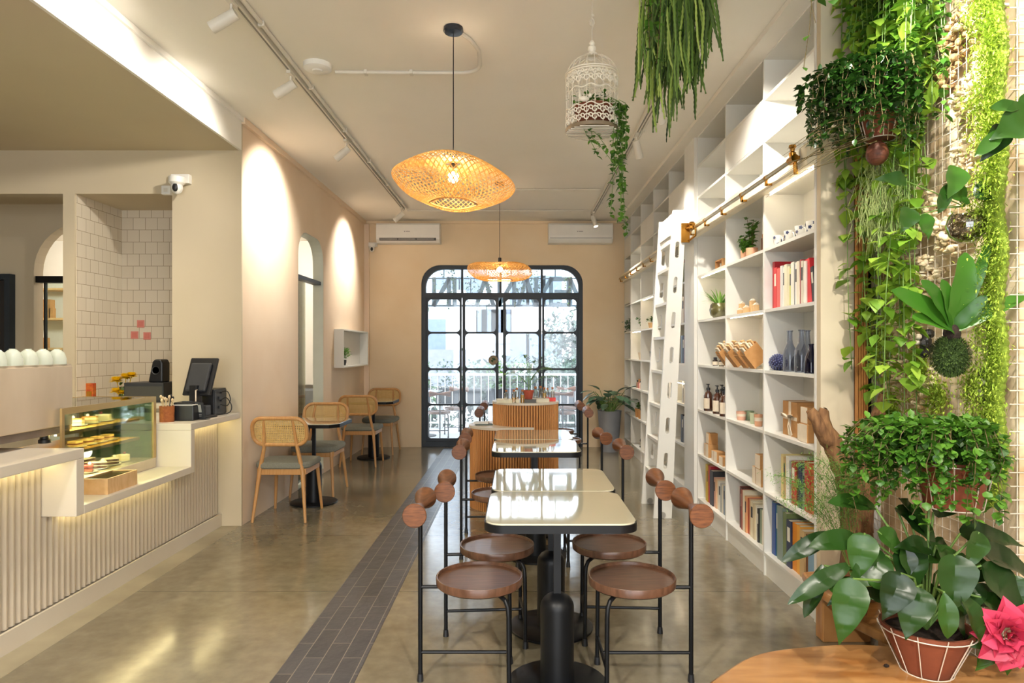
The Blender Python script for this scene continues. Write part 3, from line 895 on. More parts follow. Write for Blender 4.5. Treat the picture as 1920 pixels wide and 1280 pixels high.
mb = MB(); slat_drum(mb, -0.205, -0.06, 0.29, 0.0, 0.705); mb.build('lower_drum', M_oak, dc)
MB().lathe([(0, 0.915), (0.302, 0.915), (0.302, 0.933), (0, 0.933)], n=48).build('upper_top', M_cream, dc)
pts = [(-0.205 + 0.305 * math.cos(R(a)), -0.06 + 0.305 * math.sin(R(a))) for a in range(90, 286, 8)] + [(0.07, -0.32), (-0.02, -0.282), (-0.12, -0.262), (-0.22, -0.19), (-0.285, -0.06), (-0.29, 0.02), (-0.25, 0.15), (-0.20, 0.24)]
MB().prism(pts, 0.706, 0.728).build('lower_top', M_cream, dc)
# things on it
def book_obj(label, loc, w, d, h, col, rz=0, group=None, name='book'):
    t = thing(name, label, 'book', loc, rz, group)
    cm = mat('cover_' + col, col, rough=0.55)
    c = 0.0025
    MB().box(-w / 2, w / 2, -d / 2, d / 2, 0, c).box(-w / 2, w / 2, -d / 2, d / 2, h - c, h).box(-w / 2, w / 2, -d / 2, -d / 2 + c, c, h - c).build('cover', cm, t)
    MB().box(-w / 2 + 0.004, w / 2 - 0.004, -d / 2 + c, d / 2 - 0.004, c, h - c).build('pages', mat('paper', 'ece6d6', 'e4ddca', 0.8), t)
    return t
ux, uy = 0.075, 6.02
for (lb, x, y, z, w, d, h, col, rz) in (
    ('cream book lying flat on the left of the round counter top', -0.085, 5.86, 0.933, 0.20, 0.15, 0.028, 'd9d2b8', 4),
    ('black book under the terracotta palm pot', 0.10, 5.86, 0.933, 0.14, 0.16, 0.028, '4a4b4a', -3),
    ('pale hardback lying flat right of the palm pot', 0.21, 5.92, 0.933, 0.14, 0.15, 0.030, 'cfc9b4', 2),
    ('grey magazine on the lower tier of the slatted counter', -0.30, 5.90, 0.728, 0.15, 0.11, 0.012, '5d6862', 8)):
    book_obj(lb, (x, y, z), w, d, h, col, R(rz), 'books on the slatted counter')
book_obj('white book lying on the grey magazine of the lower tier', (-0.32, 5.91, 0.740), 0.13, 0.10, 0.014, 'dcdcd6', R(-6), 'books on the slatted counter')
t = thing('red_box', 'small bright red box at the right end of the round counter top', 'box', (0.30, 5.98, 0.933))
MB().box(-0.045, 0.045, -0.03, 0.03, 0, 0.028).build('box', mat('red_card', 'd23a34', rough=0.5), t, bev=0.002)
MB().box(-0.046, 0.046, -0.031, 0.031, 0.02, 0.032).build('lid', mat('red_card', 'd23a34', rough=0.5), t, bev=0.002)
def bottle(label, loc, h, r, liquid, fill, group, tint='f2f4f0'):
    t = thing('glass_bottle', label, 'bottle', loc, group=group)
    MB().lathe([(0, 0), (r, 0), (r, h * 0.68), (r * 0.55, h * 0.8), (r * 0.5, h * 0.9), (r * 0.62, h * 0.9)], n=16).build('bottle', glass('clear_glass_' + tint, tint, 0.16), t)
    if fill: MB().lathe([(0, 0.003), (r * 0.9, 0.003), (r * 0.9, h * fill), (0, h * fill)], n=14).build('liquid', mat('oil_' + liquid, liquid, rough=0.15), t)
    MB().lathe([(0, h * 0.84), (r * 0.46, h * 0.84), (r * 0.6, h * 0.9), (r * 0.62, h), (0, h)], n=12).build('cork', mat('cork', 'b5764c', 'a3683f', 0.8, scale=60), t)
BT = [(-0.10, 5.98, 0.10, 0.018, 'd8d8cc', 0.35, 'clear corked bottle farthest left on the counter'), (-0.03, 5.80, 0.115, 0.019, 'e0a020', 0.4, 'corked bottle of amber oil, front left of the palm pot'),
      (-0.005, 5.99, 0.12, 0.018, 'e0a020', 0.3, 'tall amber-filled corked bottle behind the front amber one'), (0.045, 5.79, 0.115, 0.019, 'dd9a18', 0.62, 'fullest corked bottle of golden oil, just left of the palm pot'),
      (0.165, 6.02, 0.13, 0.020, 'cfcfc8', 0.3, 'clear corked bottle just right of the palm pot'), (0.215, 6.10, 0.13, 0.018, 'c9c9c0', 0.25, 'clear corked bottle second right of the palm pot'),
      (0.245, 5.99, 0.125, 0.018, 'e3b030', 0.6, 'yellow corked bottle right of the clear pair'), (0.275, 6.06, 0.115, 0.017, 'd7b0ac', 0.4, 'pinkish corked bottle near the right end of the counter'),
      (0.325, 6.10, 0.12, 0.017, 'e0c8c4', 0.5, 'pale pink corked bottle farthest right on the counter')]
for (x, y, h, r, lq, fl, lb) in BT: bottle(lb, (x, y, 0.933), h, r, lq, fl, 'corked bottles on the slatted counter')
pp = thing('potted_palm', 'small potted palm in a terracotta pot standing on a black book', 'plant', (0.10, 5.87, 0.961))
MB().lathe([(0, 0), (0.034, 0), (0.043, 0.062), (0.047, 0.062), (0.047, 0.078), (0.042, 0.078), (0.04, 0.066), (0, 0.066)], n=24).build('pot', mat('red_clay', 'b0513a', '9c442f', 0.75), pp)
sm, fl = MB(), MB()
for (a, l, h) in ((190, 0.22, 0.26), (350, 0.20, 0.33), (120, 0.10, 0.50), (60, 0.14, 0.42), (10, 0.26, 0.22)):
    dx, dy = math.cos(R(a)), math.sin(R(a))
    pts = [Vector((dx * l * t * t, dy * l * t * t, 0.06 + h * (t - 0.35 * t ** 4))) for t in [i / 10 for i in range(11)]]
    sm.tube(pts, 0.002, 5)
    for i in range(4, 11):
        for s in (-1, 1):
            tan = (pts[i] - pts[i - 1]).normalized(); sd = tan.cross(Vector((0, 0, 1))).normalized() * s
            for q in (0, 0.5):
                fl.leaf(pts[i - 1].lerp(pts[i], q), sd * 0.8 + tan * 0.8 - Vector((0, 0, 0.15)), (0, 0, 1), 0.085 * (1.1 - (i - 4) * 0.06), 0.009, 'long', 0.4, n=3)
sm.build('stems', M_stemg, pp); fl.build('fronds', L_mid, pp)

# ------------------------------------------------------------------ woven pendant lamps
def make_pendant(name, label, loc, r, hgt, cord, rz=0, nst=120, wave=0.05):
    t = thing(name, label, 'lamp', loc, rz)
    def surf(u, v):     # u angle, v 0 (top hole) .. 1 (folded inner lip)
        if v < 0.55:
            q = v / 0.55
            rad = r * (0.14 + 0.86 * math.sin(q * PI / 2) ** 0.8); z = hgt * (0.5 - 0.5 * (1 - math.cos(q * PI / 2)))
        else:
            q = (v - 0.55) / 0.45
            rad = r * (1.0 - 0.62 * q ** 1.5); z = -hgt * 0.62 * math.sin(q * PI / 2)
        rad *= 1 + 0.05 * math.cos(2 * u)
        z += wave * math.sin(u + 0.5) * (rad / r) ** 2 + wave * 0.45 * math.cos(3 * u) * (rad / r) ** 2
        z = z * 1.0
        return Vector((rad * math.cos(u), rad * math.sin(u), z))
    mb = MB(); m = 22
    for s in (-1, 1):
        for i in range(nst):
            a = 2 * PI * i / nst
            pts = [surf(a + s * 1.15 * (j / m), j / m) for j in range(m + 1)]
            nr = [Vector((p.x, p.y, 0.6 * p.z + 0.05)).normalized() for p in pts]
            mb.strip(pts, nr, 0.0062 if s > 0 else 0.0056)
    mb.build('woven_shade', M_bamboo, t, sharp=False)
    for v, rr_ in ((0.0, 0.004), (1.0, 0.005)):
        MB().tube([surf(2 * PI * i / 48, v) for i in range(48)], rr_, 6, closed=True).build('rim', M_bamboo, t)
    MB().tube([(0, 0, hgt * 0.42), (0, 0, cord)], 0.003, 6).build('cord', M_cable, t)
    sk = MB().lathe([(0, 0.17 * r + 0.05), (0.018, 0.17 * r + 0.05), (0.02, 0.03), (0, 0.03)], (0, 0, hgt * 0.25), 16).build('socket', M_blackp, t)
    MB().lathe([(0, cord), (0.055, cord), (0.058, cord - 0.02), (0.05, cord - 0.03), (0, cord - 0.034)], n=28).build('canopy', mat('black_canopy', '1c2430', rough=0.25), t)
    MB().ball((0, 0, hgt * 0.12), 0.032).build('bulb', glow('bulb_glow', 'ffd9a0', 14), sk)
    return t
make_pendant('pendant_lamp', 'large wavy woven bamboo pendant lamp nearer the camera, hung on a black cord', (-0.366, 3.784, 2.36), 0.345, 0.20, CEIL - 2.36, R(150), 66, 0.05)
make_pendant('pendant_lamp', 'flatter woven bamboo pendant lamp in front of the window', (-0.194, 7.3, 2.265), 0.345, 0.15, CEIL - 2.265, R(200), 60, 0.035)
lamp('POINT', 'pendant_light_near', (-0.366, 3.784, 2.37), 17, WARM, 0.04)
lamp('POINT', 'pendant_light_far', (-0.194, 7.3, 2.27), 14, WARM, 0.04)

# ------------------------------------------------------------------ track lights
def track(label, x, y0, y1):
    t = thing('track_rail', label, 'light track', (x, (y0 + y1) / 2, CEIL))
    h = (y1 - y0) / 2
    MB().box(-0.017, 0.017, -h, h, -0.032, 0).build('rail', M_track, t)
    MB().box(-0.006, 0.006, -h, h, -0.033, -0.032).build('slot', mat('slot_dark', '6b675e'), t)
    MB().tube([(0.045, -h, -0.014), (0.045, h, -0.014)], 0.012, 8).build('conduit', M_track, t)
    k = -h + 0.3
    while k < h:
        MB().box(0.028, 0.062, k, k + 0.02, -0.03, 0.0).build('clip', M_track, t); k += 0.9
track('long white ceiling track running above the left side of the room', -1.48, -2.0, 8.6)
track('long white ceiling track running above the bookshelf side', 1.0, -2.0, 8.9)
def spot(label, x, y, d, power, cone=75, blend=0.9, group='', col=SOFT, light=True):
    t = thing('track_spotlight', label, 'spotlight', (x, y, CEIL - 0.033), group=group)
    d = Vector(d).normalized()
    MB().box(-0.014, 0.014, -0.05, 0.05, -0.022, 0).build('mount', M_track, t, bev=0.003)
    MB().cyl((0, 0, -0.02), (0, 0, -0.07), 0.007).build('arm', M_track, t)
    c = Vector((0, 0, -0.085))
    a, b = c - d * 0.03, c + d * 0.12
    mb = MB(); mb.tube([a, a + d * 0.05, a + d * 0.052, b], 0.03, 20, radii=[0.029, 0.03, 0.0315, 0.0315], cap=False)
    mb.cyl(a, a + d * 0.002, 0.029, n=20)
    hd = mb.build('lamp_head', M_track, t)
    MB().cyl(b - d * 0.03, b - d * 0.028, 0.027, n=20).build('lens', glow('spot_lens', 'fff0d8', 6), hd)
    if light:
        w = Vector(t.location) + b + d * 0.01
        lamp('SPOT', 'spot_light', w, power, col, 0.03, target=w + d, cone=cone, blend=blend)
LG, RG = 'spotlights on the left track', 'spotlights on the bookshelf track'
SPL = 135
spot('left-track spotlight at the top edge of the picture', -1.48, 3.42, (-0.85, 0.05, -0.46), SPL * 0.36, group=LG, cone=108)
spot('left-track spotlight beside the round smoke detector', -1.48, 4.32, (-0.85, 0.05, -0.50), SPL * 0.36, group=LG, cone=112)
spot('left-track spotlight in front of the peach wall', -1.48, 5.72, (-0.80, 0.08, -0.62), SPL * 0.55, group=LG, cone=105)
spot('farthest left-track spotlight, in front of the air conditioner', -1.48, 8.45, (-0.74, -0.05, -0.66), SPL * 0.5, group=LG, cone=95)
for y in (2.2, 1.0): spot('left-track spotlight above the espresso machine, out over the counter', -1.48, y, (-0.9, 0.2, -0.8), SPL * 0.5, group=LG, cone=90)
for y in (-0.4,): spot('unseen fill spotlight added to the left track behind the camera', -1.48, y, (0.4, 0.4, -1.0), SPL * 1.5, group=LG, cone=120)  # out of view, added as general fill for the room
spot('bookshelf-track spotlight just right of the hanging cactus', 1.0, 3.75, (0.62, 0.35, -0.75), SPL * 0.42, group=RG, cone=100)
spot('upper of the two bookshelf-track spotlights left of the shelves', 1.0, 4.70, (0.30, 0.45, -0.85), SPL * 0.3, group=RG, cone=100)
spot('lower of the two bookshelf-track spotlights, nearer the ladder', 1.0, 5.55, (0.30, 0.40, -0.88), SPL * 0.3, group=RG, cone=100)
spot('farthest bookshelf-track spotlight by the right air conditioner', 1.0, 8.7, (0.25, -0.3, -0.9), SPL * 0.6, group=RG, cone=80)
spot('unseen spotlight added to the bookshelf track to brighten the plant wall', 1.0, 2.2, (0.75, 0.25, -0.55), SPL * 0.7, group=RG, cone=90, col=(1, 0.95, 0.85))  # added out of view to lift the dark greenery and stone
spot('bookshelf-track spotlight over the round wooden table', 1.0, 1.2, (0.5, 0.75, -0.8), SPL * 0.8, group=RG, cone=90)
for y in (-0.8,): spot('unseen fill spotlight added to the bookshelf track behind the camera', 1.0, y, (-0.3, 0.4, -1.0), SPL * 1.5, group=RG, cone=120)  # second added fill lamp, never in view
# under the bar soffit, over the workspace
for i, x in enumerate((-4.6, -3.2)):
    t = thing('downlight', ('recessed round downlight in the bar soffit, above the machine', 'recessed round downlight in the bar soffit, above the cake case')[i], 'light', (x, 4.0 - 2.0 * (i == 0), 2.98))
    MB().lathe([(0.0, -0.002), (0.04, -0.002), (0.05, -0.006), (0.052, 0)], n=24).build('ring', M_plast, t)
    MB().lathe([(0, -0.003), (0.038, -0.003)], n=20).build('lens', glow('spot_lens', 'fff0d8', 6), t)
    lamp('SPOT', 'bar_downlight', (x, 4.0 - 2.0 * (i == 0), 2.96), 55, (1, 0.86, 0.62), 0.04, target=(x, 4.3 - 2.0 * (i == 0), 0), cone=130, blend=1)
# ceiling conduit, smoke detector and the cable down to the pendant canopy
t = thing('smoke_detector', 'round white smoke detector on the ceiling beside the left track', 'detector', (-1.29, 4.27, CEIL))
MB().lathe([(0, -0.04), (0.07, -0.04), (0.088, -0.03), (0.09, 0)], n=36).build('housing', M_plast, t)
MB().lathe([(0, -0.046), (0.03, -0.046), (0.034, -0.04)], n=24).build('sensor_cap', M_plast, t)
t = thing('ceiling_conduit', 'white cable conduit crossing the ceiling from the smoke detector and looping to the near lamp', 'conduit', (0, 0, CEIL - 0.012))
pts = [(-1.2, 4.36, 0), (-0.6, 4.37, 0), (-0.36, 4.37, 0)] + [(-0.36 + 0.12 * math.sin(R(a)), 4.25 + 0.12 * math.cos(R(a)), 0) for a in range(15, 100, 17)] + [(-0.235, 4.05, 0), (-0.28, 3.9, 0), (-0.34, 3.8, 0)]
MB().tube(pts, 0.012, 8).build('tube', M_track, t)
for x in (-1.0, -0.7): MB().box(x - 0.01, x + 0.01, 4.345, 4.39, -0.014, 0.012).build('clip', M_track, t)
for i, (x0, x1, y) in enumerate(((-0.1, 0.95, 7.57), (-1.45, 1.0, 8.72))):
    t = thing('ceiling_conduit', ('thin white conduit on the ceiling right of the near lamp', 'thin white conduit across the ceiling just before the air conditioners')[i], 'conduit', (0, y, CEIL - 0.01))
    MB().tube([(x0, 0, 0), (x1, 0, 0)], 0.010, 8).build('tube', M_track, t)
    for x in (x0 + 0.3, x1 - 0.3): MB().box(x - 0.01, x + 0.01, -0.018, 0.018, -0.012, 0.01).build('clip', M_track, t)

# ------------------------------------------------------------------ air conditioners and cameras
def aircon(label, x0, x1, slot):
    w = (x1 - x0) / 2
    t = thing('air_conditioner', label, 'air conditioner', ((x0 + x1) / 2, YB, 2.90))
    prof = [(0, 0.0), (-0.16, 0.0), (-0.205, 0.045), (-0.215, 0.10), (-0.21, 0.25), (-0.19, 0.275), (0, 0.28)]
    M = Matrix(((0, 0, 1, 0), (1, 0, 0, 0), (0, 1, 0, 0), (0, 0, 0, 1)))
    bd = MB().prism(prof, -w, w, M=M).build('body', M_plast, t, bev=0.006)
    if slot:
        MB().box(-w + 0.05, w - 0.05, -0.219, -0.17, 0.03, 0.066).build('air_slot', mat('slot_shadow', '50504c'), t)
        mb = MB()
        for i in range(3): mb.box(-w + 0.06 + i * (2 * w - 0.12) / 3, -w + 0.04 + (i + 1) * (2 * w - 0.12) / 3, -0.224, -0.20, 0.045, 0.05)
        mb.build('louvre', M_plast, bd)
    else:
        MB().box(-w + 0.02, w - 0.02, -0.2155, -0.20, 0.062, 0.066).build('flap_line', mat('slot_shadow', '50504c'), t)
    MB().box(-0.03, 0.03, -0.2165, -0.21, 0.152, 0.160).build('brand_badge', mat('badge_grey', '77777a'), t)
    MB().lathe([(0, 0), (0.007, 0), (0.007, 0.004), (0, 0.004)], n=12, M=Matrix.Translation((-0.045, -0.2135, 0.156)) @ Matrix.Rotation(R(90), 4, 'X')).build('brand_dot', mat('badge_grey', '77777a'), t)
aircon('white wall air conditioner with an open louvre, left of the window', -1.985, -1.09, True)
aircon('white wall air conditioner with its flap closed, right of the window', 0.437, 1.345, False)
def cctv(label, loc, s=1.0, box=False):
    t = thing('security_camera', label, 'camera', loc)
    MB().box(-0.055 * s, 0.055 * s, 0.0, 0.05, 0.02 * s, 0.075 * s).build('bracket', M_plast, t, bev=0.004)
    MB().lathe([(0, 0), (0.035 * s, 0.0), (0.046 * s, 0.015), (0.046 * s, 0.045 * s), (0, 0.05 * s)], (0, -0.045, 0), 24).build('mount_dome', M_plast, t)
    MB().ball((0, -0.045, -0.015 * s), 0.034 * s, 0.034 * s, 0.042 * s, 20, 12).build('camera_head', M_plast, t)
    MB().ball((0.004, -0.045 - 0.024 * s, -0.02 * s), 0.018 * s, 0.014 * s, 0.026 * s, 14, 8).build('lens', M_blackp, t)
cctv('white dome security camera on the bar wall above the tiled niche', (at(343, 352, YW).x, YW - 0.05, at(0, 352, YW).z), 1.3)
cctv('white dome security camera in the back corner under the air conditioner', (at(700, 466, YB).x, YB - 0.05, at(0, 466, YB).z), 1.1)
t = thing('junction_box', 'beige cable box fixed beside the security camera of the bar wall', 'box', (at(312, 355, YW).x - 0.0, YW, at(0, 357, YW).z))
MB().box(-0.02, 0.05, -0.04, 0, -0.04, 0.03).build('housing', M_plast, t, bev=0.003)
MB().box(0.0, 0.03, -0.043, -0.04, -0.02, 0.01).build('cover', M_track, t)

# wall shelf box with a fern
ws = thing('box_shelf', 'white open box shelf mounted on the left wall near the back corner', 'shelf', (XL, 7.9, 1.18))
Lw, Hw, Dw = 1.30, 0.465, 0.115
MB().box(0, Dw, 0, 0.018, 0, Hw).box(0, Dw, Lw - 0.018, Lw, 0, Hw).box(0, Dw, 0.018, Lw - 0.018, 0, 0.018).box(0, Dw, 0.018, Lw - 0.018, Hw - 0.018, Hw).build('frame', M_white, ws, bev=0.002)
MB().box(0, 0.006, 0.018, Lw - 0.018, 0.018, Hw - 0.018).build('back_board', M_white, ws)
t = thing('potted_fern', 'small arching fern in a dark pot on the white wall shelf', 'plant', (XL + 0.06, 8.08, 1.198))
MB().lathe([(0, 0), (0.03, 0), (0.042, 0.05), (0.042, 0.075), (0.036, 0.075), (0, 0.07)], n=20).build('pot', M_darkgrey, t)
MB().box(-0.045, 0.045, -0.06, 0.06, -0.0, 0.01).build('saucer', M_white, t)
mb = MB()
for k in range(15):
    a = random.uniform(20, 160) if k % 4 else random.uniform(-60, 230); l = random.uniform(0.14, 0.34); h = random.uniform(0.12, 0.2)
    dx, dy = math.cos(R(a)) * 0.25, math.sin(R(a))
    pts = [Vector((dx * l * q, dy * l * q, 0.07 + h * math.sin(q * 2.2) - 0.08 * q * q)) for q in [i / 9 for i in range(10)]]
    for i in range(1, 10):
        tan = (pts[i] - pts[i - 1]).normalized(); sd = tan.cross(Vector((0, 0, 1))).normalized()
        for s in (-1, 1): mb.leaf(pts[i], sd * s + tan * 0.3 - Vector((0, 0, 0.3)), (0, 0, 1), 0.045 * (1.15 - i * 0.08), 0.016, 'long', 0.5, n=2)
    mb.tube(pts, 0.0015, 4)
mb.build('fronds', L_fern, t)

# ------------------------------------------------------------------ bookshelves along the right wall
def BW(mb, name, m_, parent, **k):
    """build a mesh given in room coordinates under a thing that stands unrotated"""
    return mb.build(name, m_, parent, M=Matrix.Translation(-parent.location), **k)
ZR = [0.135, 0.511, 0.887, 1.263, 1.639, 2.015]
ZU = [2.36, 2.455, 2.69, 2.95, 3.195]
XB = 1.775
NY = [3.40, 4.11, 4.86, 5.62]
FY = [5.97, 6.68, 7.44, 8.20, 8.93, 9.44]
M_led = glow('led_strip_warm', 'ffe9c4', 22)
def bookshelf(label, ys, doors, lit):
    t = thing('bookshelf', label, 'bookshelf', (XR, ys[0], 0))
    for y in ys:
        BW(MB().box(XR, XB, y - 0.010, y + 0.010, 0.0, 3.2), 'divider', M_white, t)
    for a, b in zip(ys[:-1], ys[1:]):
        for z in ZR: BW(MB().box(XR + 0.002, XB, a + 0.010, b - 0.010, z - 0.010, z + 0.009), 'shelf_board', M_white, t)
        for z in ZU[2:4]: BW(MB().box(XR + 0.002, XB, a + 0.010, b - 0.010, z - 0.009, z + 0.009), 'shelf_board', M_white, t)
        BW(MB().box(XR + 0.002, XB, a + 0.010, b - 0.010, 2.36, 2.455), 'shelf_board', M_white, t)
    BW(MB().box(XR + 0.012, XB, ys[0] + 0.01, ys[-1] - 0.01, 0.0, 0.125), 'plinth', M_white, t)
    BW(MB().box(XR - 0.045, XR, ys[0] - 0.01, ys[-1] + 0.01, 2.352, 2.46), 'rail_fascia', mat('ivory_fascia', 'efe6cf', 'eae0c8', 0.4), t)
    BW(MB().box(XB, 1.795, ys[0], ys[-1], 0, 3.2), 'back_panel', M_white, t)
    BW(MB().box(XR, XB, ys[0] - 0.01, ys[-1] + 0.01, 3.195, 3.238), 'top_panel', M_white, t)
    for (k, z0, z1) in doors:
        BW(MB().box(XR + 0.001, XR + 0.018, ys[k] + 0.012, ys[k + 1] - 0.012, z0 + 0.011, z1 - 0.011), 'cupboard_door', M_white, t)
    for (k, z1) in lit:
        BW(MB().box(XR + 0.020, XR + 0.024, ys[k] + 0.05, ys[k + 1] - 0.05, z1 - 0.014, z1 - 0.010), 'light_strip', M_led, t)
    return t
bookshelf('tall white open bookshelf nearest the camera on the right wall, three bays wide', NY,
          [(1, 2.69, 2.95), (0, 2.69, 2.95)][:1], [(0, 2.36), (1, 1.639), (2, 2.015)])
bookshelf('tall white open bookshelf beyond the ladder, running to the back wall', FY,
          [(0, 2.69, 2.95), (2, 2.69, 2.95), (4, 2.69, 2.95), (4, 2.024, 2.36), (0, 1.10, 1.263)], [(0, 1.263 - 0.17), (2, 2.015), (3, 1.639)])
struct('wall_pillar', MB().box(XR - 0.025, 1.80, 5.632, 5.958, 0, CEIL), M_white)
# ladder rail
rl = thing('ladder_rail', 'long brushed metal ladder rail on brass brackets along the bookshelf fascia', 'rail', (1.452, 3.5, 2.40))
MB().tube([(0, 0, 0), (0, 5.9, 0)], 0.0125, 12).build('tube', M_nickel, rl)
for k in range(14):
    y = 0.36 + k * 0.42
    MB().box(-0.006, 0.006, y - 0.008, y + 0.008, -0.045, -0.01).box(-0.002, 0.034, y - 0.008, y + 0.008, -0.045, -0.033).tube([(0, y - 0.01, 0), (0, y + 0.01, 0)], 0.0155, 10).build('bracket', M_brass, rl)
MB().tube([(0, -0.045, 0), (0, 0.02, 0)], 0.021, 16).lathe([(0, 0.0), (0.016, 0), (0.019, 0.02), (0.01, 0.03), (0.014, 0.045), (0.02, 0.05), (0.018, 0.062), (0, 0.066)], (0, -0.01, 0.015), 14).tube([(0.018, -0.01, -0.075), (0.012, -0.01, 0.0)], 0.012, 8).tube([(0.01, -0.02, 0.01), (0.034, -0.02, 0.01)], 0.01, 8).build('end_bracket', M_brass, rl)
# ladder
ld = thing('library_ladder', 'white wooden library ladder with slotted wide stiles leaning on the bookshelf rail', 'ladder', (1.2, 5.75, 0))
ZT = 2.557
def stx(z):
    k = z / ZT
    return (1.13 + 0.16 * k, 1.28 + 0.12 * k)
for y in (5.50, 6.02):
    mb = MB()
    zs = [0.0] + [0.33 + 0.292 * i for i in range(8)]
    for i in range(len(zs)):
        za = zs[i]; zb = zs[i + 1] if i + 1 < len(zs) else ZT
        a0, a1 = stx(za); b0, b1 = stx(zb)
        if 0 < i < len(zs) - 1:
            zc = (za + zb) / 2; cx_ = sum(stx(zc)) / 2
            inner_ = [(cx_ + p[0] + (p[1]) * 0.055, zc + p[1]) for p in rrect(0.032, 0.135, 0.0158, 5)]
            ring(mb, [(a0, za), (a1, za), (b1, zb), (b0, zb)], inner_, y - 0.014, y + 0.014, xzy, n=36)
        else:
            mb.prism([(a0, za), (a1, za), (b1, zb), (b0, zb)], -y - 0.014, -y + 0.014, M=Matrix(((1, 0, 0, 0), (0, 0, -1, 0), (0, 1, 0, 0), (0, 0, 0, 1))))
    BW(mb, 'stile', M_white, ld)
for i in range(8):
    z = 0.33 + 0.292 * i
    a0, a1 = stx(z)
    BW(MB().box(a0 + 0.012, a1 - 0.006, 5.514, 6.006, z - 0.012, z + 0.012), 'step', M_white, ld)
BW(MB().box(1.30, 1.385, 5.514, 6.006, 2.30, 2.54), 'top_brace', M_white, ld)
for y in (5.50, 6.02):
    BW(MB().tube([(1.205, y - 0.02, 0.028), (1.205, y + 0.02, 0.028)], 0.026, 16), 'wheel', mat('wheel_grey', 'b9b6b0', rough=0.3, metal=0.6), ld)
BW(MB().box(1.357, 1.425, 5.465, 5.486, 2.285, 2.445).tube([(1.39, 5.48, 2.40), (1.44, 5.40, 2.40)], 0.012, 8).lathe([(0, -0.03), (0.02, -0.03), (0.028, -0.02), (0.02, 0.0), (0.03, 0.02), (0.018, 0.035), (0, 0.04)], (1.43, 5.42, 2.41), 14)
   .tube([(1.42, 5.45, 2.30), (1.455, 5.40, 2.33), (1.45, 5.38, 2.40), (1.43, 5.42, 2.44)], 0.008, 8), 'brass_hook', M_brass, ld, bev=0.002)

# ------------------------------------------------------------------ books, each on its own
ORD = ['first', 'second', 'third', 'fourth', 'fifth', 'sixth', 'seventh', 'eighth', 'ninth', 'tenth', 'eleventh', 'twelfth', 'thirteenth', 'fourteenth', 'fifteenth', 'sixteenth', 'seventeenth', 'eighteenth']
def standing(y_far, z, spec, where, group, x0=None, kind='book', y_near=None):
    """books standing in a row from the far divider toward the camera; spec: (colour word, hex, thickness, height, depth[, lean])"""
    y = y_far; k_ = 1.0
    if y_near: k_ = (y_far - y_near - 0.0015 * len(spec)) / sum(sp[2] for sp in spec)
    for i, sp in enumerate(spec):
        word, hx, th, h, d = sp[:5]; th *= k_
        lean = sp[5] if len(sp) > 5 else 0
        xf = (x0 or 1.565) + random.uniform(0, 0.012)
        t = thing('book', '%s %s, %s from the far end, %s' % (word, kind, ORD[i], where), 'book', (xf, y - th, z), group=group)
        c = 0.002
        cm = mat('cover_' + hx, hx, rough=0.5)
        M = Matrix.Rotation(R(lean), 4, 'X') if lean else None
        mb = MB().box(0, d, 0, c, 0, h, M).box(0, d, th - c, th, 0, h, M).box(0, c, c, th - c, 0, h, M)
        mb.build('cover', cm, t)
        MB().box(c, d - 0.003, c, th - c, 0.003, h - 0.004, M).build('pages', mat('paper', 'ece6d6', 'e4ddca', 0.8), t)
        if i % 3 == 1:
            MB().box(-0.0008, 0, th * 0.2, th * 0.8, h * 0.55, h * 0.85, M).build('spine_label', mat('spine_label_dark', '2b2b33') if sum(int(hx[k:k + 2], 16) for k in (0, 2, 4)) > 380 else mat('spine_label_pale', 'e8e2d2'), t)
        y -= th + 0.0015
S = lambda *a: a
z_ = [v + 0.009 for v in ZR]
standing(4.085, z_[4], [S('crimson slim', 'b3202c', .022, .29, .19), S('red', 'd23b3d', .028, .25, .18), S('salmon', 'd9605a', .03, .24, .18), S('pale grey', 'd8d8d4', .02, .25, .17), S('white', 'eceae2', .018, .24, .17),
    S('cream', 'e6dfc4', .024, .25, .17), S('ivory', 'ded7b8', .02, .235, .17), S('yellow-green footed', 'cdd070', .016, .22, .16), S('off-white', 'e8e4d6', .026, .25, .17), S('charcoal-spined', '6c6f6c', .012, .235, .17),
    S('white thin', 'f0eee6', .016, .24, .17), S('cream thin', 'e4dcc6', .02, .245, .17), S('dark red', '9a2f38', .013, .25, .17), S('grey-beige', 'cdc5b4', .02, .24, .17), S('white paperback', 'e9e5da', .02, .235, .16), S('bright red leaning', 'd6303a', .035, .25, .19, -8), S('black', '2c2e33', .02, .2, .17, -8)],
    'on the shelf under the cups', 'books under the patterned cups', y_near=3.50)
standing(3.93, z_[1], [S('pale yellow', 'dccb8c', .016, .26, .18), S('tan', 'b79a6a', .014, .25, .18), S('white', 'e8e6de', .02, .26, .18), S('grey', '9a9a98', .018, .24, .18), S('brick red', 'a8412f', .024, .245, .18), S('brown', '5d3a28', .018, .24, .18),
    S('navy', '27304d', .02, .25, .18), S('grey-green', '8d9a8a', .016, .22, .18), S('tall crimson', 'b5232b', .03, .27, .2), S('gold-bordered red', 'c23a2c', .03, .26, .2), S('yellow', 'd7b53c', .018, .25, .2)], 'on the shelf behind the feathery fern', 'books behind the asparagus fern', y_near=3.44)
standing(4.08, z_[0], [S('blue picture', '31508c', .02, .32, .2), S('teal', '3f7079', .016, .31, .2), S('grey-green', '7e8d86', .03, .32, .2), S('olive', '6b7a4e', .02, .30, .2), S('navy', '2b3450', .024, .27, .2), S('orange', 'd98a2a', .024, .27, .19),
    S('amber', 'e0a13c', .018, .27, .19), S('tan', 'c1a374', .022, .26, .19), S('wood-framed brown', '7a5232', .018, .25, .2), S('sky blue', '7fa3bd', .03, .25, .2), S('slate', '56666f', .02, .24, .2)], 'on the bottom shelf behind the philodendron', 'books on the bottom shelf of the nearest bay', y_near=3.43)
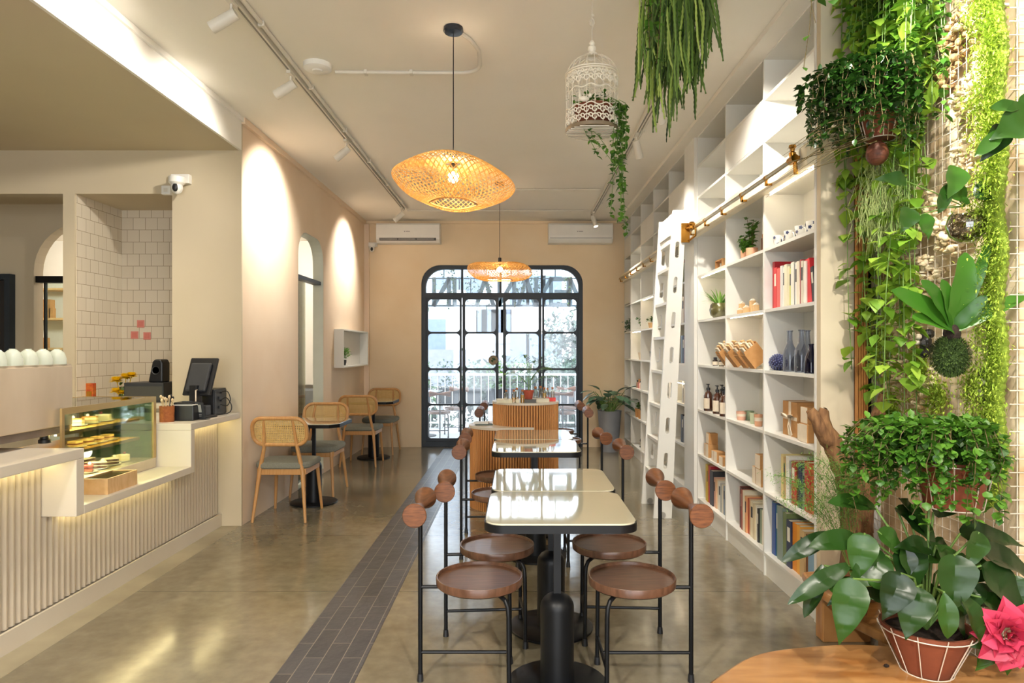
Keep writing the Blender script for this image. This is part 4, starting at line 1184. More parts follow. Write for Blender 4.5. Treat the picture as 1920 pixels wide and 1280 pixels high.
standing(4.68, z_[0], [S('maroon', '6e2f2c', .014, .29, .19), S('dark brown', '4a2f2a', .014, .285, .19), S('rust', 'a4513c', .016, .28, .19), S('cream', 'e2dac2', .02, .28, .18), S('pale orange', 'd7a070', .016, .25, .18), S('brick', 'b4573c', .02, .24, .18), S('tan', 'c8a77e', .02, .24, .18),
    S('cream thick', 'dfd5b8', .028, .24, .18), S('beige', 'cdbf9e', .02, .235, .18), S('off-white', 'e6e2d4', .02, .23, .17), S('black', '2d2c2e', .012, .22, .17), S('green-grey', '8fa08c', .018, .22, .17), S('ivory', 'dcd6c2', .02, .22, .17), S('navy', '33395a', .016, .21, .17), S('mauve', '8d6a7c', .014, .2, .17), S('dark green', '3e5244', .02, .2, .17)],
    'on the bottom shelf of the middle bay', 'books on the bottom shelf of the middle bay', y_near=4.13)
standing(5.53, z_[0], [S('yellow', 'd5b92e', .02, .30, .19), S('mustard', 'c6a52b', .012, .30, .19), S('large red', 'b02232', .03, .305, .2), S('large black', '34363c', .035, .28, .2), S('pinkish', 'd3a593', .016, .235, .17), S('peach', 'd9b08e', .016, .23, .17), S('cream', 'e4dcc8', .016, .225, .17),
    S('white', 'e8e6e0', .02, .225, .17), S('grey', 'aeb0ac', .014, .22, .17), S('ivory', 'e0dac8', .018, .22, .17), S('blue-grey', '7d8ba0', .014, .215, .17), S('green', '7f9a72', .012, .215, .17), S('white thin', 'efede6', .016, .21, .17), S('grey-blue', 'a9b2bd', .02, .21, .17)],
    'on the bottom shelf beside the white pillar', 'books on the bottom shelf beside the pillar', y_near=4.89)
standing(6.30, z_[2], [S('grey', '9a9894', .02, .25, .17), S('cream', 'e0d6c0', .018, .25, .17), S('orange', 'd98a4e', .02, .245, .17), S('pale orange', 'e2a877', .02, .245, .17), S('peach', 'e0b48e', .02, .24, .17), S('apricot', 'dc9a62', .02, .24, .17)], 'on the lit shelf behind the ladder', 'magazines behind the ladder', y_near=5.99)
standing(6.34, z_[1], [S('dark grey', '44474c', .014, .26, .18), S('charcoal', '2f3237', .014, .255, .18), S('silver', 'b8bcc2', .012, .25, .18), S('black', '26272b', .016, .255, .18), S('grey', '8a8e94', .014, .25, .18), S('white', 'dfe0e2', .014, .25, .18), S('dark', '3a3840', .016, .26, .18), S('slate', '5a6068', .016, .25, .18)], 'on the second shelf up behind the ladder', 'dark books behind the ladder', y_near=6.0)
standing(6.34, z_[3], [S('grey-blue', '6d7c8e', .02, .26, .18), S('navy', '333c58', .016, .26, .18), S('raspberry', 'b02a4c', .03, .25, .18), S('dark', '3a3a46', .02, .25, .18)], 'on the shelf above the lit magazines', 'books above the lit magazines', y_near=6.08)
standing(6.36, z_[4], [S('white', 'e9e6de', .02, .25, .18), S('cream', 'ded6c4', .02, .25, .18), S('red-topped', 'b0443c', .022, .26, .18), S('ivory', 'e2ddcf', .02, .25, .18), S('pale', 'dad4c4', .02, .25, .18)], 'on the fourth shelf behind the ladder top', 'pale books behind the ladder', y_near=6.0)
standing(6.36, z_[5], [S('dark red', '8f3038', .022, .24, .18), S('grey', '8c9088', .02, .2, .18), S('sage', 'a8b49a', .02, .2, .18)], 'on the top open shelf beside the pillar', 'books on the top shelf beside the pillar')

# ------------------------------------------------------------------ things on the near bookshelf
def yx(px, x): return x * F / (px - CX)          # depth where a pixel column meets the plane X = x
# patterned cups
M_cup = mat('porcelain', 'f1efe9', 'edebe4', 0.2)
M_blue = mat('cup_flower_blue', '2f3a5e', rough=0.3)
for i, (px, w) in enumerate(((1461, 'farthest of the four'), (1482, 'second from the far end'), (1503, 'third from the far end'), (1524, 'nearest of the four'))):
    y = yx(px, 1.60)
    t = thing('tea_cup', 'white cup with dark blue flowers on the lit upper shelf, %s' % w, 'cup', (1.60, y, z_[5]), group='flowered cups on the upper shelf')
    MB().lathe([(0, 0), (0.026, 0), (0.028, 0.004), (0.037, 0.07), (0.035, 0.07), (0.027, 0.008), (0, 0.008)], n=24).build('cup', M_cup, t)
    mb = MB()
    for k in range(9):
        a = R(k * 40 + i * 20); zz = 0.015 + (k % 3) * 0.021; rr = 0.0285 + zz * 0.135
        for q in range(5):
            c = Vector((math.cos(a) * rr, math.sin(a) * rr, zz)); n_ = Vector((math.cos(a), math.sin(a), 0)); tg = Vector((-math.sin(a), math.cos(a), 0))
            d = tg * math.cos(R(72 * q)) + Vector((0, 0, 1)) * math.sin(R(72 * q))
            mb.leaf(c + n_ * 0.0008, d, n_, 0.012, 0.009, bend=0, cup=0, n=3)
    mb.build('flower_pattern', M_blue, t)
    MB().tube([(0, -0.033, 0.055), (0, -0.052, 0.05), (0, -0.054, 0.03), (0, -0.031, 0.02)], 0.0035, 6).build('handle', M_cup, t)
# ivy in two clay face pots, middle bay
for i, (dy, lb) in enumerate(((0.09, 'pinkish clay pot with trailing ivy on the upper shelf, the farther of two'), (-0.02, 'pinkish clay pot with tall ivy on the upper shelf, the nearer of two'))):
    t = thing('potted_ivy', lb, 'plant', (1.62, yx(1408, 1.62) + dy, z_[5]), group='ivy pots on the upper shelf')
    MB().lathe([(0, 0), (0.032, 0), (0.038, 0.03), (0.04, 0.075), (0.034, 0.075), (0.03, 0.06), (0, 0.06)], n=22).build('pot', mat('pink_clay', 'd9a583', 'cc9674', 0.7), t)
    a_, b_ = MB(), MB()
    for k in range(7):
        ax = random.uniform(-0.05, 0.02); ay = random.uniform(-0.09, 0.05); h = random.uniform(0.06, 0.24 if i else 0.12)
        pts = [Vector((ax * q, ay * q, 0.06 + h * q - 0.05 * q * q * (k % 2))) for q in [j / 6 for j in range(7)]]
        b_.tube(pts, 0.0015, 4)
        for p in pts[1:]:
            for _ in range(2): a_.leaf(p, (random.gauss(-0.2, 0.6), random.gauss(0, 0.8), random.gauss(0, 0.4)), (0, 0, 1), 0.042, 0.036, 'heart', n=3)
    a_.build('leaves', L_mid, t); b_.build('stems', M_stem, t)
t = thing('wood_carving', 'brown wooden tiki block standing behind the ivy pots', 'ornament', (1.69, 4.42, z_[5]))
MB().prism(rrect(0.10, 0.05, 0.012), 0, 0.15).build('block', M_kraft, t, bev=0.004); MB().box(-0.054, -0.05, -0.018, 0.018, 0.04, 0.12).build('face_panel', mat('dark_carving', '6b4524'), t)
t = thing('picture_frame', 'small wooden box frame with two white figures on the upper shelf of the third bay', 'frame', (1.66, yx(1347, 1.62), z_[5]))
mb = MB(); ring(mb, [(-0.09, 0), (0.09, 0), (0.09, 0.10), (-0.09, 0.10)], [(-0.08, 0.01), (0.08, 0.01), (0.08, 0.09), (-0.08, 0.09)], -0.04, 0.02, yzx, n=12); mb.build('frame', M_kraft, t)
MB().box(0.012, 0.02, -0.08, 0.08, 0.01, 0.09).build('backing', M_bwood, t)
for s in (-0.035, 0.03): MB().lathe([(0, 0.01), (0.012, 0.01), (0.014, 0.04), (0.007, 0.055), (0.01, 0.07), (0, 0.08)], (-0.01, s, 0), 12).build('figure', M_plast, t)
# spider plant in a brown glass bowl
t = thing('spider_plant', 'spider plant with arching leaves in a brown-green glass bowl on the lit shelf', 'plant', (1.61, yx(1342, 1.58), z_[4]))
MB().lathe([(0, 0), (0.045, 0), (0.07, 0.025), (0.08, 0.065), (0.072, 0.105), (0.06, 0.12), (0.056, 0.12), (0.066, 0.1), (0, 0.095)], n=28).build('bowl', mat('amber_green_glaze', '6d6a3e', '2f2c1c', 0.12, scale=14, coat=0.8), t)
mb = MB()
for k in range(60):
    a = random.random() * 2 * PI; mb.leaf((0.02 * math.cos(a), 0.02 * math.sin(a), 0.1), (math.cos(a), math.sin(a), random.uniform(0.7, 2.2)), (0, 0, 1), random.uniform(0.12, 0.22), 0.010, 'long', random.uniform(0.3, 0.9), n=6)
mb.build('leaves', L_fern, t)
# pale wooden blocks
for i, (px, h, w) in enumerate(((1388, 0.035, 'lying low at the far end'), (1391, 0.085, 'tall one of the far pair'), (1399, 0.045, 'low one of the middle'), (1411, 0.09, 'tall one in the middle'), (1417, 0.05, 'low one at the near end'))):
    t = thing('wood_block', 'pale wooden toy house block below the ivy pots, %s' % w, 'ornament', (1.60 + 0.035 * (i % 2), yx(px, 1.60 + 0.035 * (i % 2)), z_[4]), group='pale wooden blocks')
    MB().box(-0.017, 0.017, -0.02, 0.02, 0, h).build('block', M_bwood, t, bev=0.002)
    MB().prism([(-0.018, 0), (0.018, 0), (0, 0.016)], -0.021, 0.021, M=Matrix.Translation((0, 0, h)) @ Matrix.Rotation(R(90), 4, 'X')).build('roof', M_kraft2, t)
t = thing('wood_disc', 'round brown wooden disc leaning behind the pale blocks', 'ornament', (1.72, 4.22, z_[4]))
MB().lathe([(0, -0.01), (0.07, -0.01), (0.07, 0.01), (0, 0.01)], n=28, M=Matrix.Translation((0, 0, 0.072)) @ Matrix.Rotation(R(80), 4, 'Y')).build('disc', M_walnut, t)
MB().box(-0.02, 0.02, -0.03, 0.03, 0, 0.008).build('foot', M_walnut, t)
# row C: glassware
def vase(label, x, y, z, prof, m_, cap=None, group=None, name='glass_bottle'):
    t = thing(name, label, 'bottle', (x, y, z), group=group)
    MB().lathe(prof, n=24).build('bottle', m_, t)
    r0, h0 = prof[-1]
    MB().lathe([(r0, h0 - 0.004), (r0 + 0.003, h0 - 0.003), (r0 + 0.003, h0 + 0.003), (r0, h0 + 0.004)], n=20).build('rim', m_, t)
    return t
carafe = [(0, 0), (0.036, 0), (0.038, 0.01), (0.039, 0.09), (0.034, 0.125), (0.017, 0.165), (0.014, 0.215), (0.015, 0.235)]
clear = glass('blue_tint_glass', 'd5dcea', 0.07, veil=0.12, veilc='e6ebf5')
G = 'glassware on the nearest bay'
vase('clear glass carafe on the glassware shelf, farthest of the tall three', 1.585, yx(1481, 1.585), z_[3], carafe, clear, group=G)
vase('clear glass carafe on the glassware shelf, middle of the tall three', 1.585, yx(1503, 1.585), z_[3], carafe, clear, group=G)
vase('clear glass carafe on the glassware shelf, nearest and set back', 1.66, yx(1514, 1.66), z_[3], carafe, clear, group=G)
cob = glass('cobalt_glass', '4a5596', 0.08, veil=0.25, veilc='2b3570')
vase('small cobalt blue bottle at the near end of the glassware shelf', 1.575, yx(1521, 1.575), z_[3], [(0, 0), (0.035, 0), (0.037, 0.05), (0.03, 0.09), (0.014, 0.125), (0.012, 0.155)], cob, group=G)
vase('cobalt blue bottle half hidden between the two front carafes', 1.67, yx(1494, 1.67), z_[3], [(0, 0), (0.03, 0), (0.032, 0.05), (0.025, 0.08), (0.012, 0.1), (0.011, 0.12)], cob, group=G)
t = thing('studded_bottle', 'navy studded fish-shaped bottle lying on its side at the far end of the glassware shelf', 'bottle', (1.60, yx(1459, 1.60), z_[3]))
MB().ball((0, 0, 0.05), 0.045, 0.085, 0.048, 24, 14).build('body', mat('navy_glaze', '20264f', '171c3c', 0.25), t)
MB().cyl((0, 0.07, 0.06), (0, 0.115, 0.085), 0.02, 0.014).cyl((0, 0.115, 0.085), (0, 0.13, 0.093), 0.02, 0.02).build('neck', mat('navy_glaze', '20264f', '171c3c', 0.25), t)
mb = MB()
for k in range(150):
    th = math.acos(1 - 2 * (k + 0.5) / 150); ph = k * 2.39996
    n_ = Vector((math.sin(th) * math.cos(ph), math.cos(th), math.sin(th) * math.sin(ph)))
    mb.ball((n_.x * 0.046, n_.y * 0.086, 0.05 + n_.z * 0.049), 0.0042, n=6, m=4)
mb.build('studs', mat('stud_pale', '6a719c', '4a5180', 0.3), t)
# kraft display boxes tipped forward, packets inside
for i, px in enumerate((1371, 1388, 1406, 1420)):
    y = yx(px, 1.59)
    t = thing('kraft_box', 'tilted open kraft box of wrapped packets on the lit shelf, %s of four' % ('farthest', 'second from far', 'third from far', 'nearest')[i], 'box', (1.56, y, z_[3]), group='tilted kraft boxes of packets')
    M = Matrix.Rotation(R(-38), 4, 'Y')
    mb = MB(); mb.box(0, 0.004, -0.045, 0.045, 0.0, 0.11, M).box(0.004, 0.115, -0.045, 0.045, 0.0, 0.004, M).box(0.004, 0.115, -0.045, -0.041, 0.004, 0.13, M).box(0.004, 0.115, 0.041, 0.045, 0.004, 0.13, M).box(0.111, 0.115, -0.041, 0.041, 0.004, 0.14, M)
    o = mb.build('box', M_kraft, t); o.location = (0.0, 0, 0.002); o.location.x = 0.0
    for q in range(5):
        Mp = M @ Matrix.Translation((0.02 + q * 0.018, random.uniform(-0.008, 0.008), 0.01)) @ Matrix.Rotation(R(random.uniform(-7, 7)), 4, 'X')
        MB().box(0, 0.012, -0.032, 0.032, 0, 0.145 + 0.01 * (q % 3), Mp).build('packet', (M_kraft2, M_bwood, mat('packet_cream', 'e8dcc0'))[q % 3], t, bev=0.003)
# little apothecary bottles and a jar
for i, (px, w) in enumerate(((1341, 'the farther one'), (1353, 'the nearer one'))):
    t = thing('apothecary_bottle', 'tiny black-capped bottle with a cream label, %s' % w, 'bottle', (1.56, yx(px, 1.56), z_[3]), group='black-capped tiny bottles')
    MB().lathe([(0, 0), (0.02, 0), (0.021, 0.04), (0.012, 0.048), (0.012, 0.05), (0, 0.05)], n=18).build('bottle', mat('amber_dark', '2a1c16', rough=0.15), t)
    MB().lathe([(0, 0.05), (0.013, 0.05), (0.013, 0.066), (0, 0.067)], n=16).build('cap', M_blackp, t)
    MB().lathe([(0.0215, 0.006), (0.0215, 0.034)], n=18).build('label', M_kraft2, t)
t = thing('candle_jar', 'pale pink lidded candle jar standing behind the tiny bottles', 'jar', (1.64, yx(1329, 1.64), z_[3]))
MB().lathe([(0, 0), (0.03, 0), (0.03, 0.06), (0, 0.06)], n=22).build('jar', glass('pink_glass', 'f2ddd0', 0.15, veil=0.3, veilc='f0dccc'), t); MB().lathe([(0, 0.06), (0.032, 0.06), (0.032, 0.075), (0, 0.078)], n=22).build('lid', mat('pink_lid', 'd8b7a2'), t)
t = thing('air_plant', 'yellow-green sprig hanging at the near end of the apothecary shelf', 'plant', (1.62, 4.90, z_[3]))
mb = MB()
for k in range(70): mb.leaf((random.gauss(0, 0.015), random.gauss(0.02, 0.015), random.uniform(0.13, 0.24)), (random.gauss(0, 1), random.gauss(0, 1), random.gauss(0, 1)), (0, 0, 1), 0.03, 0.016, n=2)
mb.build('leaves', L_lime, t); MB().tube([(0, 0.015, 0), (0.005, 0.02, 0.14)], 0.002, 5).lathe([(0, 0), (0.02, 0), (0.022, 0.03), (0, 0.03)], (0, 0.015, 0), 12).build('stem_vase', M_stem, t)
# pump bottles
for i, (px, x, w) in enumerate(((1328, 1.57, 'farthest in the front row'), (1345, 1.57, 'middle of the front row'), (1354, 1.64, 'set back behind the nearer two'), (1358.5, 1.565, 'nearest, cut off by the divider'))):
    t = thing('pump_bottle', 'brown glass pump bottle with a cream label, %s' % w, 'bottle', (x, yx(px, x), z_[2]), group='brown pump bottles')
    MB().lathe([(0, 0), (0.034, 0), (0.036, 0.006), (0.036, 0.125), (0.026, 0.15), (0.014, 0.16), (0.013, 0.17), (0, 0.17)], n=26).build('bottle', mat('amber_bottle', '4a2a1c', '3b2014', 0.12, coat=0.5), t)
    MB().lathe([(0, 0.17), (0.016, 0.17), (0.016, 0.19), (0.006, 0.192), (0.005, 0.212), (0.011, 0.213), (0.011, 0.222), (0, 0.223)], n=16).box(-0.005, 0.005, -0.0, 0.048, 0.213, 0.221).build('pump', M_blackp, t)
    MB().lathe([(0.0365, 0.02), (0.0365, 0.105)], n=20, a0=R(120), a1=R(270)).build('label', M_kraft2, t)
# row D mid bay: cups
for i, (px, x, hx, h, r, w) in enumerate(((1390, 1.60, 'd6a48c', 0.062, 0.036, 'wide salmon cup at the far end'), (1405, 1.66, '8fa384', 0.065, 0.034, 'wide sage green cup set back'), (1413, 1.60, 'b9c0a0', 0.075, 0.026, 'slim celadon cup'), (1422, 1.585, 'cf9a78', 0.078, 0.028, 'tall apricot cup at the near end'))):
    t = thing('ceramic_cup', '%s on the cup shelf of the middle bay' % w, 'cup', (x, yx(px, x), z_[2]), group='pastel cups')
    MB().lathe([(0, 0), (r * 0.75, 0), (r * 0.85, 0.005), (r, h), (r - 0.003, h), (r * 0.8, 0.008), (0, 0.008)], n=24).build('cup', mat('glaze_' + hx, hx, rough=0.35), t)
    MB().lathe([(r * 0.9 + 0.0006, h * 0.45), (r * 0.96 + 0.0006, h * 0.75)], n=24).build('glaze_band', M_kraft2 if i in (0, 3) else mat('glaze_' + hx, hx), t)
# kraft boxes
def kbox(label, x, y, z, w, d, h, group, rz=0, pale=True):
    t = thing('gift_box', label, 'box', (x, y, z), R(rz), group)
    MB().box(-w / 2, w / 2, -d / 2, d / 2, 0, h).build('box', M_kraft, t, bev=0.0015)
    if pale: MB().box(-w / 2 - 0.001, w / 2 + 0.001, -d / 2, d / 2, h * 0.0 + 0.002, h - 0.002).box(-w / 2 - 0.0012, -w / 2, -d / 2 - 0.0, d / 2, 0, h).build('sleeve', M_kraft2, t) if w < 0 else MB().box(-w / 2 - 0.0015, -w / 2 - 0.0003, -d / 2 + 0.002, d / 2 - 0.002, 0.002, h - 0.002).build('label', M_kraft2, t)
    return t
G = 'kraft boxes on the nearest bay'
g = kbox('large kraft gift box tied with a cream ribbon bow', 1.655, 3.86, z_[2], 0.13, 0.20, 0.20, G, 0, False)
MB().box(-0.067, -0.0655, -0.02, 0.012, 0, 0.2015).box(-0.067, 0.067, -0.02, 0.012, 0.2005, 0.2018).box(-0.067, -0.0655, -0.10, 0.10, 0.095, 0.115).build('ribbon', M_kraft2, g)
bw = MB()
for s in (-1, 1):
    bw.strip([Vector((-0.069, 0, 0.105)), Vector((-0.085, s * 0.03, 0.125)), Vector((-0.085, s * 0.065, 0.13)), Vector((-0.08, s * 0.085, 0.115)), Vector((-0.072, s * 0.04, 0.1)), Vector((-0.069, 0, 0.105))], [Vector((0, 0, 1))] * 6, 0.018)
    bw.strip([Vector((-0.069, 0, 0.105)), Vector((-0.08, -0.02 + s * 0.012, 0.06)), Vector((-0.075, -0.03 + s * 0.025, 0.01))], [Vector((-1, 0, 0))] * 3, 0.014)
bw.build('bow', M_kraft2, g, solid=0.001)
kbox('slim kraft box standing right of the ribboned gift box', 1.60, 3.70, z_[2], 0.05, 0.035, 0.09, G)
kbox('square kraft box at the near end below the glassware', 1.605, 3.60, z_[2], 0.10, 0.10, 0.10, G)
kbox('square kraft box stacked on top at the near end below the glassware', 1.61, 3.61, z_[2] + 0.101, 0.09, 0.085, 0.09, G)
G = 'kraft boxes on the second shelf up'
kbox('tall kraft box stacked on two smaller ones in the middle bay', 1.60, 4.28, z_[1] + 0.111, 0.09, 0.09, 0.09, G)
kbox('kraft box under the stacked one, nearer of the middle bay pair', 1.60, 4.265, z_[1], 0.09, 0.09, 0.11, G)
kbox('slim kraft box, farther of the middle bay pair', 1.595, 4.36, z_[1], 0.07, 0.06, 0.11, G)
kbox('kraft box standing on another at the far end beside the pillar', 1.595, 5.42, z_[1] + 0.111, 0.075, 0.075, 0.085, G)
kbox('kraft box under the stacked one beside the pillar', 1.59, 5.41, z_[1], 0.08, 0.085, 0.11, G)
kbox('thin dark-edged kraft box farthest beside the pillar', 1.59, 5.50, z_[1], 0.07, 0.03, 0.10, G)
kbox('small slim kraft box in the middle of the row beside the pillar', 1.58, 5.25, z_[1], 0.06, 0.05, 0.08, G)
kbox('small kraft box with pale label, second from near beside the pillar', 1.58, 5.16, z_[1], 0.07, 0.08, 0.085, G)
kbox('small kraft box cut off by the divider, nearest of the pillar row', 1.575, 5.02, z_[1], 0.06, 0.09, 0.07, G)

# ------------------------------------------------------------------ things on the far bookshelf
t = thing('picture_frame', 'small black picture frame on the far bookshelf left of the ladder', 'frame', (1.62, 7.60, z_[5]))
mb = MB(); ring(mb, [(-0.07, 0), (0.07, 0), (0.07, 0.22), (-0.07, 0.22)], [(-0.055, 0.015), (0.055, 0.015), (0.055, 0.205), (-0.055, 0.205)], -0.01, 0.01, yzx, n=12); mb.build('frame', M_blackp, t)
MB().box(-0.004, 0.004, -0.055, 0.055, 0.015, 0.205).build('picture', M_kraft2, t)
def leafy(label, x, y, z, pr, ph, potm, lm, n, spread, up, drop=0, lsz=0.05, name='potted_plant', lw=None, seed=0):
    rnd = random.Random(seed)
    t = thing(name, label, 'plant', (x, y, z))
    MB().lathe([(0, 0), (pr * 0.8, 0), (pr, ph), (pr - 0.004, ph), (pr * 0.8, ph - 0.012), (0, ph - 0.012)], n=20).build('pot', potm, t)
    a_, b_ = MB(), MB()
    for k in range(n):
        a = rnd.random() * 2 * PI; rr = rnd.random() * spread
        tip = Vector((math.cos(a) * rr, math.sin(a) * rr, ph + rnd.uniform(0.2, 1) * up - drop * rnd.random() * (rr / spread)))
        if k % 3 == 0: b_.tube([Vector((0, 0, ph - 0.01)), Vector((tip.x * 0.5, tip.y * 0.5, max(tip.z, ph) * 0.9 + 0.01)), tip], 0.0015, 4)
        a_.leaf(tip, (rnd.gauss(0, 1), rnd.gauss(0, 1), rnd.gauss(0, 0.6)), (0, 0, 1), lsz, lw or lsz * 0.55, n=2)
    a_.build('leaves', lm, t); b_.build('stems', M_stemg, t)
    return t
leafy('small dark-leaved plant on the far bookshelf, left of the ladder', 1.62, 8.40, z_[4], 0.04, 0.05, M_darkgrey, L_dark, 90, 0.11, 0.14, lsz=0.05, seed=1)
leafy('trailing ivy on the farthest bay beside the back wall', 1.60, 9.15, z_[4], 0.05, 0.06, M_greypot, L_grey, 150, 0.12, 0.12, 0.1, lsz=0.06, seed=2)
leafy('low green plant in a woven square pot on the lit far shelf', 1.62, 7.85, z_[4], 0.07, 0.07, M_bwood, L_dark, 110, 0.10, 0.07, lsz=0.04, seed=3)
t = thing('bowl', 'cream bowl on the lit far shelf, left of the dark pot', 'bowl', (1.60, 8.45, z_[3]))
MB().lathe([(0, 0), (0.04, 0), (0.045, 0.01), (0.06, 0.09), (0.056, 0.09), (0.04, 0.012), (0, 0.012)], n=24).build('bowl', M_kraft2, t); MB().lathe([(0, -0.0), (0.05, 0.0), (0.05, 0.004), (0, 0.004)], n=20).build('saucer', M_bwood, t)
t = thing('dark_pot', 'black round pot on the far bookshelf, just left of the ladder', 'pot', (1.60, 7.68, z_[3]))
MB().lathe([(0, 0), (0.045, 0), (0.06, 0.05), (0.062, 0.10), (0.056, 0.10), (0.05, 0.02), (0, 0.02)], n=24).build('pot', M_blackp, t); MB().lathe([(0.062, 0.095), (0.066, 0.1), (0.062, 0.106)], n=24).build('rim', M_darkgrey, t)
for i, (y, hx, w) in enumerate(((8.72, '9c7a5e', 'brown box-shaped ornament'), (8.60, 'a8605a', 'reddish jar'), (8.50, 'cfb8a8', 'pale pink jar'), (8.40, '8a7664', 'brown jar'))):
    t = thing('small_jar', '%s in the row on the fourth far shelf, %s' % (w, ('farthest', 'second farthest', 'third farthest', 'nearest')[i]), 'jar', (1.60, y, z_[2]), group='small jars on the far bookshelf')
    MB().lathe([(0, 0), (0.032, 0), (0.034, 0.06), (0.025, 0.08), (0, 0.08)], n=16).build('jar', mat('glaze_' + hx, hx, rough=0.4), t)
    MB().lathe([(0, 0.08), (0.026, 0.08), (0.026, 0.1 + 0.02 * (i % 2)), (0, 0.1 + 0.02 * (i % 2))], n=14).build('lid', M_kraft if i % 2 else M_blackp, t)
for i, y in enumerate((8.62, 8.42)):
    leafy(('succulent in a wooden cup, farther of the pair on the far bookshelf', 'succulent in a wooden cup, nearer of the pair on the far bookshelf')[i], 1.585, y, z_[1], 0.055, 0.11, M_kraft, L_dark, 34, 0.05, 0.07, lsz=0.05, seed=5 + i)
t = thing('desk_lamp', 'small black jointed desk lamp lying on the bottom far shelf', 'lamp', (1.62, 8.5, z_[0]))
MB().lathe([(0, 0), (0.05, 0), (0.05, 0.015), (0, 0.02)], n=20).build('base', M_blackp, t)
MB().tube([(0, 0, 0.015), (-0.02, 0.12, 0.07), (0.0, -0.1, 0.26)], 0.006, 6).build('arm', M_blackp, t)
MB().lathe([(0.012, 0), (0.03, -0.05), (0.035, -0.06)], (0, -0.1, 0.27), 16).build('lamp_shade', M_blackp, t)

# ------------------------------------------------------------------ service counter
ct = thing('service_counter', 'stepped cream counter with a ribbed front, lit from under its top', 'counter', (-2.36, 3.2, 0))
mb = MB()
pit = 0.043; y = 0.9
prof = []
while y < YW - 0.02:
    for i in range(6):
        a = PI * i / 5
        prof.append((-2.385 + 0.016 * math.sin(a), y + pit * i / 5 * 0.97))
    y += pit
def flute(ya, yb, z0, z1):
    ia = max(0, next(i for i, p in enumerate(prof) if p[1] > ya) - 1); ib = max(i for i, p in enumerate(prof) if p[1] <= yb)
    pts = prof[ia:ib + 1]
    n = len(pts)
    v = [(p[0], p[1], z0) for p in pts] + [(p[0], p[1], z1) for p in pts]
    mb.add(v, [(i, i + 1, n + i + 1, n + i) for i in range(n - 1)], False)
flute(0.9, 3.33, 0.10, 0.85); flute(3.33, 4.48, 0.10, 0.565); flute(4.48, YW, 0.10, 0.85)
BW(mb, 'fluted_front', M_flute, ct)
BW(MB().box(-2.36, -2.345, 0.9, YW - 0.002, 0, 0.10), 'plinth', M_cream, ct)
BW(MB().box(-2.95, -2.39, 0.9, 3.29, 0, 0.85).box(-2.95, -2.39, 3.29, 4.50, 0, 0.565).box(-2.95, -2.39, 4.50, YW - 0.002, 0, 0.85), 'body', M_cream, ct)
BW(MB().box(-2.98, -2.20, 0.9, 3.36, 0.85, 0.90), 'left_top', M_cream, ct, bev=0.003)
BW(MB().box(-2.98, -2.20, 3.30, 3.36, 0.565, 0.85), 'left_riser', M_cream, ct, bev=0.003)
BW(MB().box(-2.98, -2.20, 3.36, 4.46, 0.565, 0.610), 'low_ledge', M_cream, ct, bev=0.003)
BW(MB().box(-2.98, -2.20, 4.46, 4.51, 0.565, 0.855), 'right_riser', M_cream, ct, bev=0.003)
BW(MB().box(-2.98, -2.20, 4.46, YW - 0.002, 0.855, 0.90), 'right_top', M_cream, ct, bev=0.003)
led = glow('counter_led', 'ffeeb0', 11)
for (a, b, z) in ((0.95, 3.28, 0.848), (3.40, 4.48, 0.563), (4.53, YW - 0.03, 0.853)):
    BW(MB().box(-2.335, -2.325, a, b, z - 0.008, z), 'light_strip', led, ct)
struct('trim_12', MB().box(-2.36, -2.2, -2.6, YW, -0.001, 0.001), mat('kerb_concrete', 'a59c86', '8f8672', 0.5, scale=3))

# espresso machine with cups on top
em = thing('espresso_machine', 'large brushed steel espresso machine on the counter at the left edge', 'coffee machine', (-2.70, 3.18, 0.90))
MB().box(-0.24, 0.24, -0.50, 0.48, 0.085, 0.412).build('body', M_steel, em, bev=0.006)
MB().box(-0.235, 0.228, -0.49, 0.475, 0.045, 0.085).build('lower_band', mat('steel_dark', '9d8f84', '8a7d72', 0.35, metal=0.7), em, bev=0.003)
MB().box(-0.23, 0.235, -0.495, 0.475, 0.412, 0.42).build('cup_tray', M_steel, em)
for (x, y) in ((0.17, 0.36), (0.17, -0.42), (-0.17, 0.36), (-0.17, -0.42)):
    MB().lathe([(0, 0), (0.03, 0), (0.03, 0.018), (0.022, 0.022), (0.022, 0.045), (0, 0.045)], (x, y, 0), 18).build('foot', M_blackp, em)
# a fragment of the maker's lettering: the end of a letter
MB().tube([(0.2415, -0.20 + 0.0, 0.345), (0.2415, -0.205, 0.349), (0.2415, -0.22, 0.349)], 0.0025, 5).tube([(0.2415, -0.20, 0.345), (0.2415, -0.205, 0.340), (0.2415, -0.22, 0.340)], 0.0025, 5).build('lettering', M_blackp, em)
MB().tube([(0.15, 0.49, 0.12), (0.17, 0.56, 0.10), (0.17, 0.57, -0.0 + 0.03)], 0.008, 8).build('steam_pipe', M_steel, em)
M_gcup = mat('frosted_cup', 'e6ebe2', 'dfe6da', 0.25, trans=0.5)
w6 = ['nearest the machine end', 'second', 'third', 'fourth', 'fifth', 'sixth']
for i in range(6):
    y = 3.59 - i * 0.105
    t = thing('glass_cup', 'upturned frosted glass cup on the espresso machine, %s' % (w6[i] if i == 0 else w6[i] + ' from the machine end'), 'cup', (-2.50, y, 1.32), group='upturned cups on the espresso machine')
    MB().lathe([(0.044, 0), (0.046, 0.0), (0.045, 0.03), (0.036, 0.062), (0.018, 0.078), (0, 0.082)], n=24).build('cup', M_gcup, t)
    MB().lathe([(0.014, 0.0795), (0.015, 0.0835), (0.012, 0.0835)], n=16).build('foot_ring', M_gcup, t)
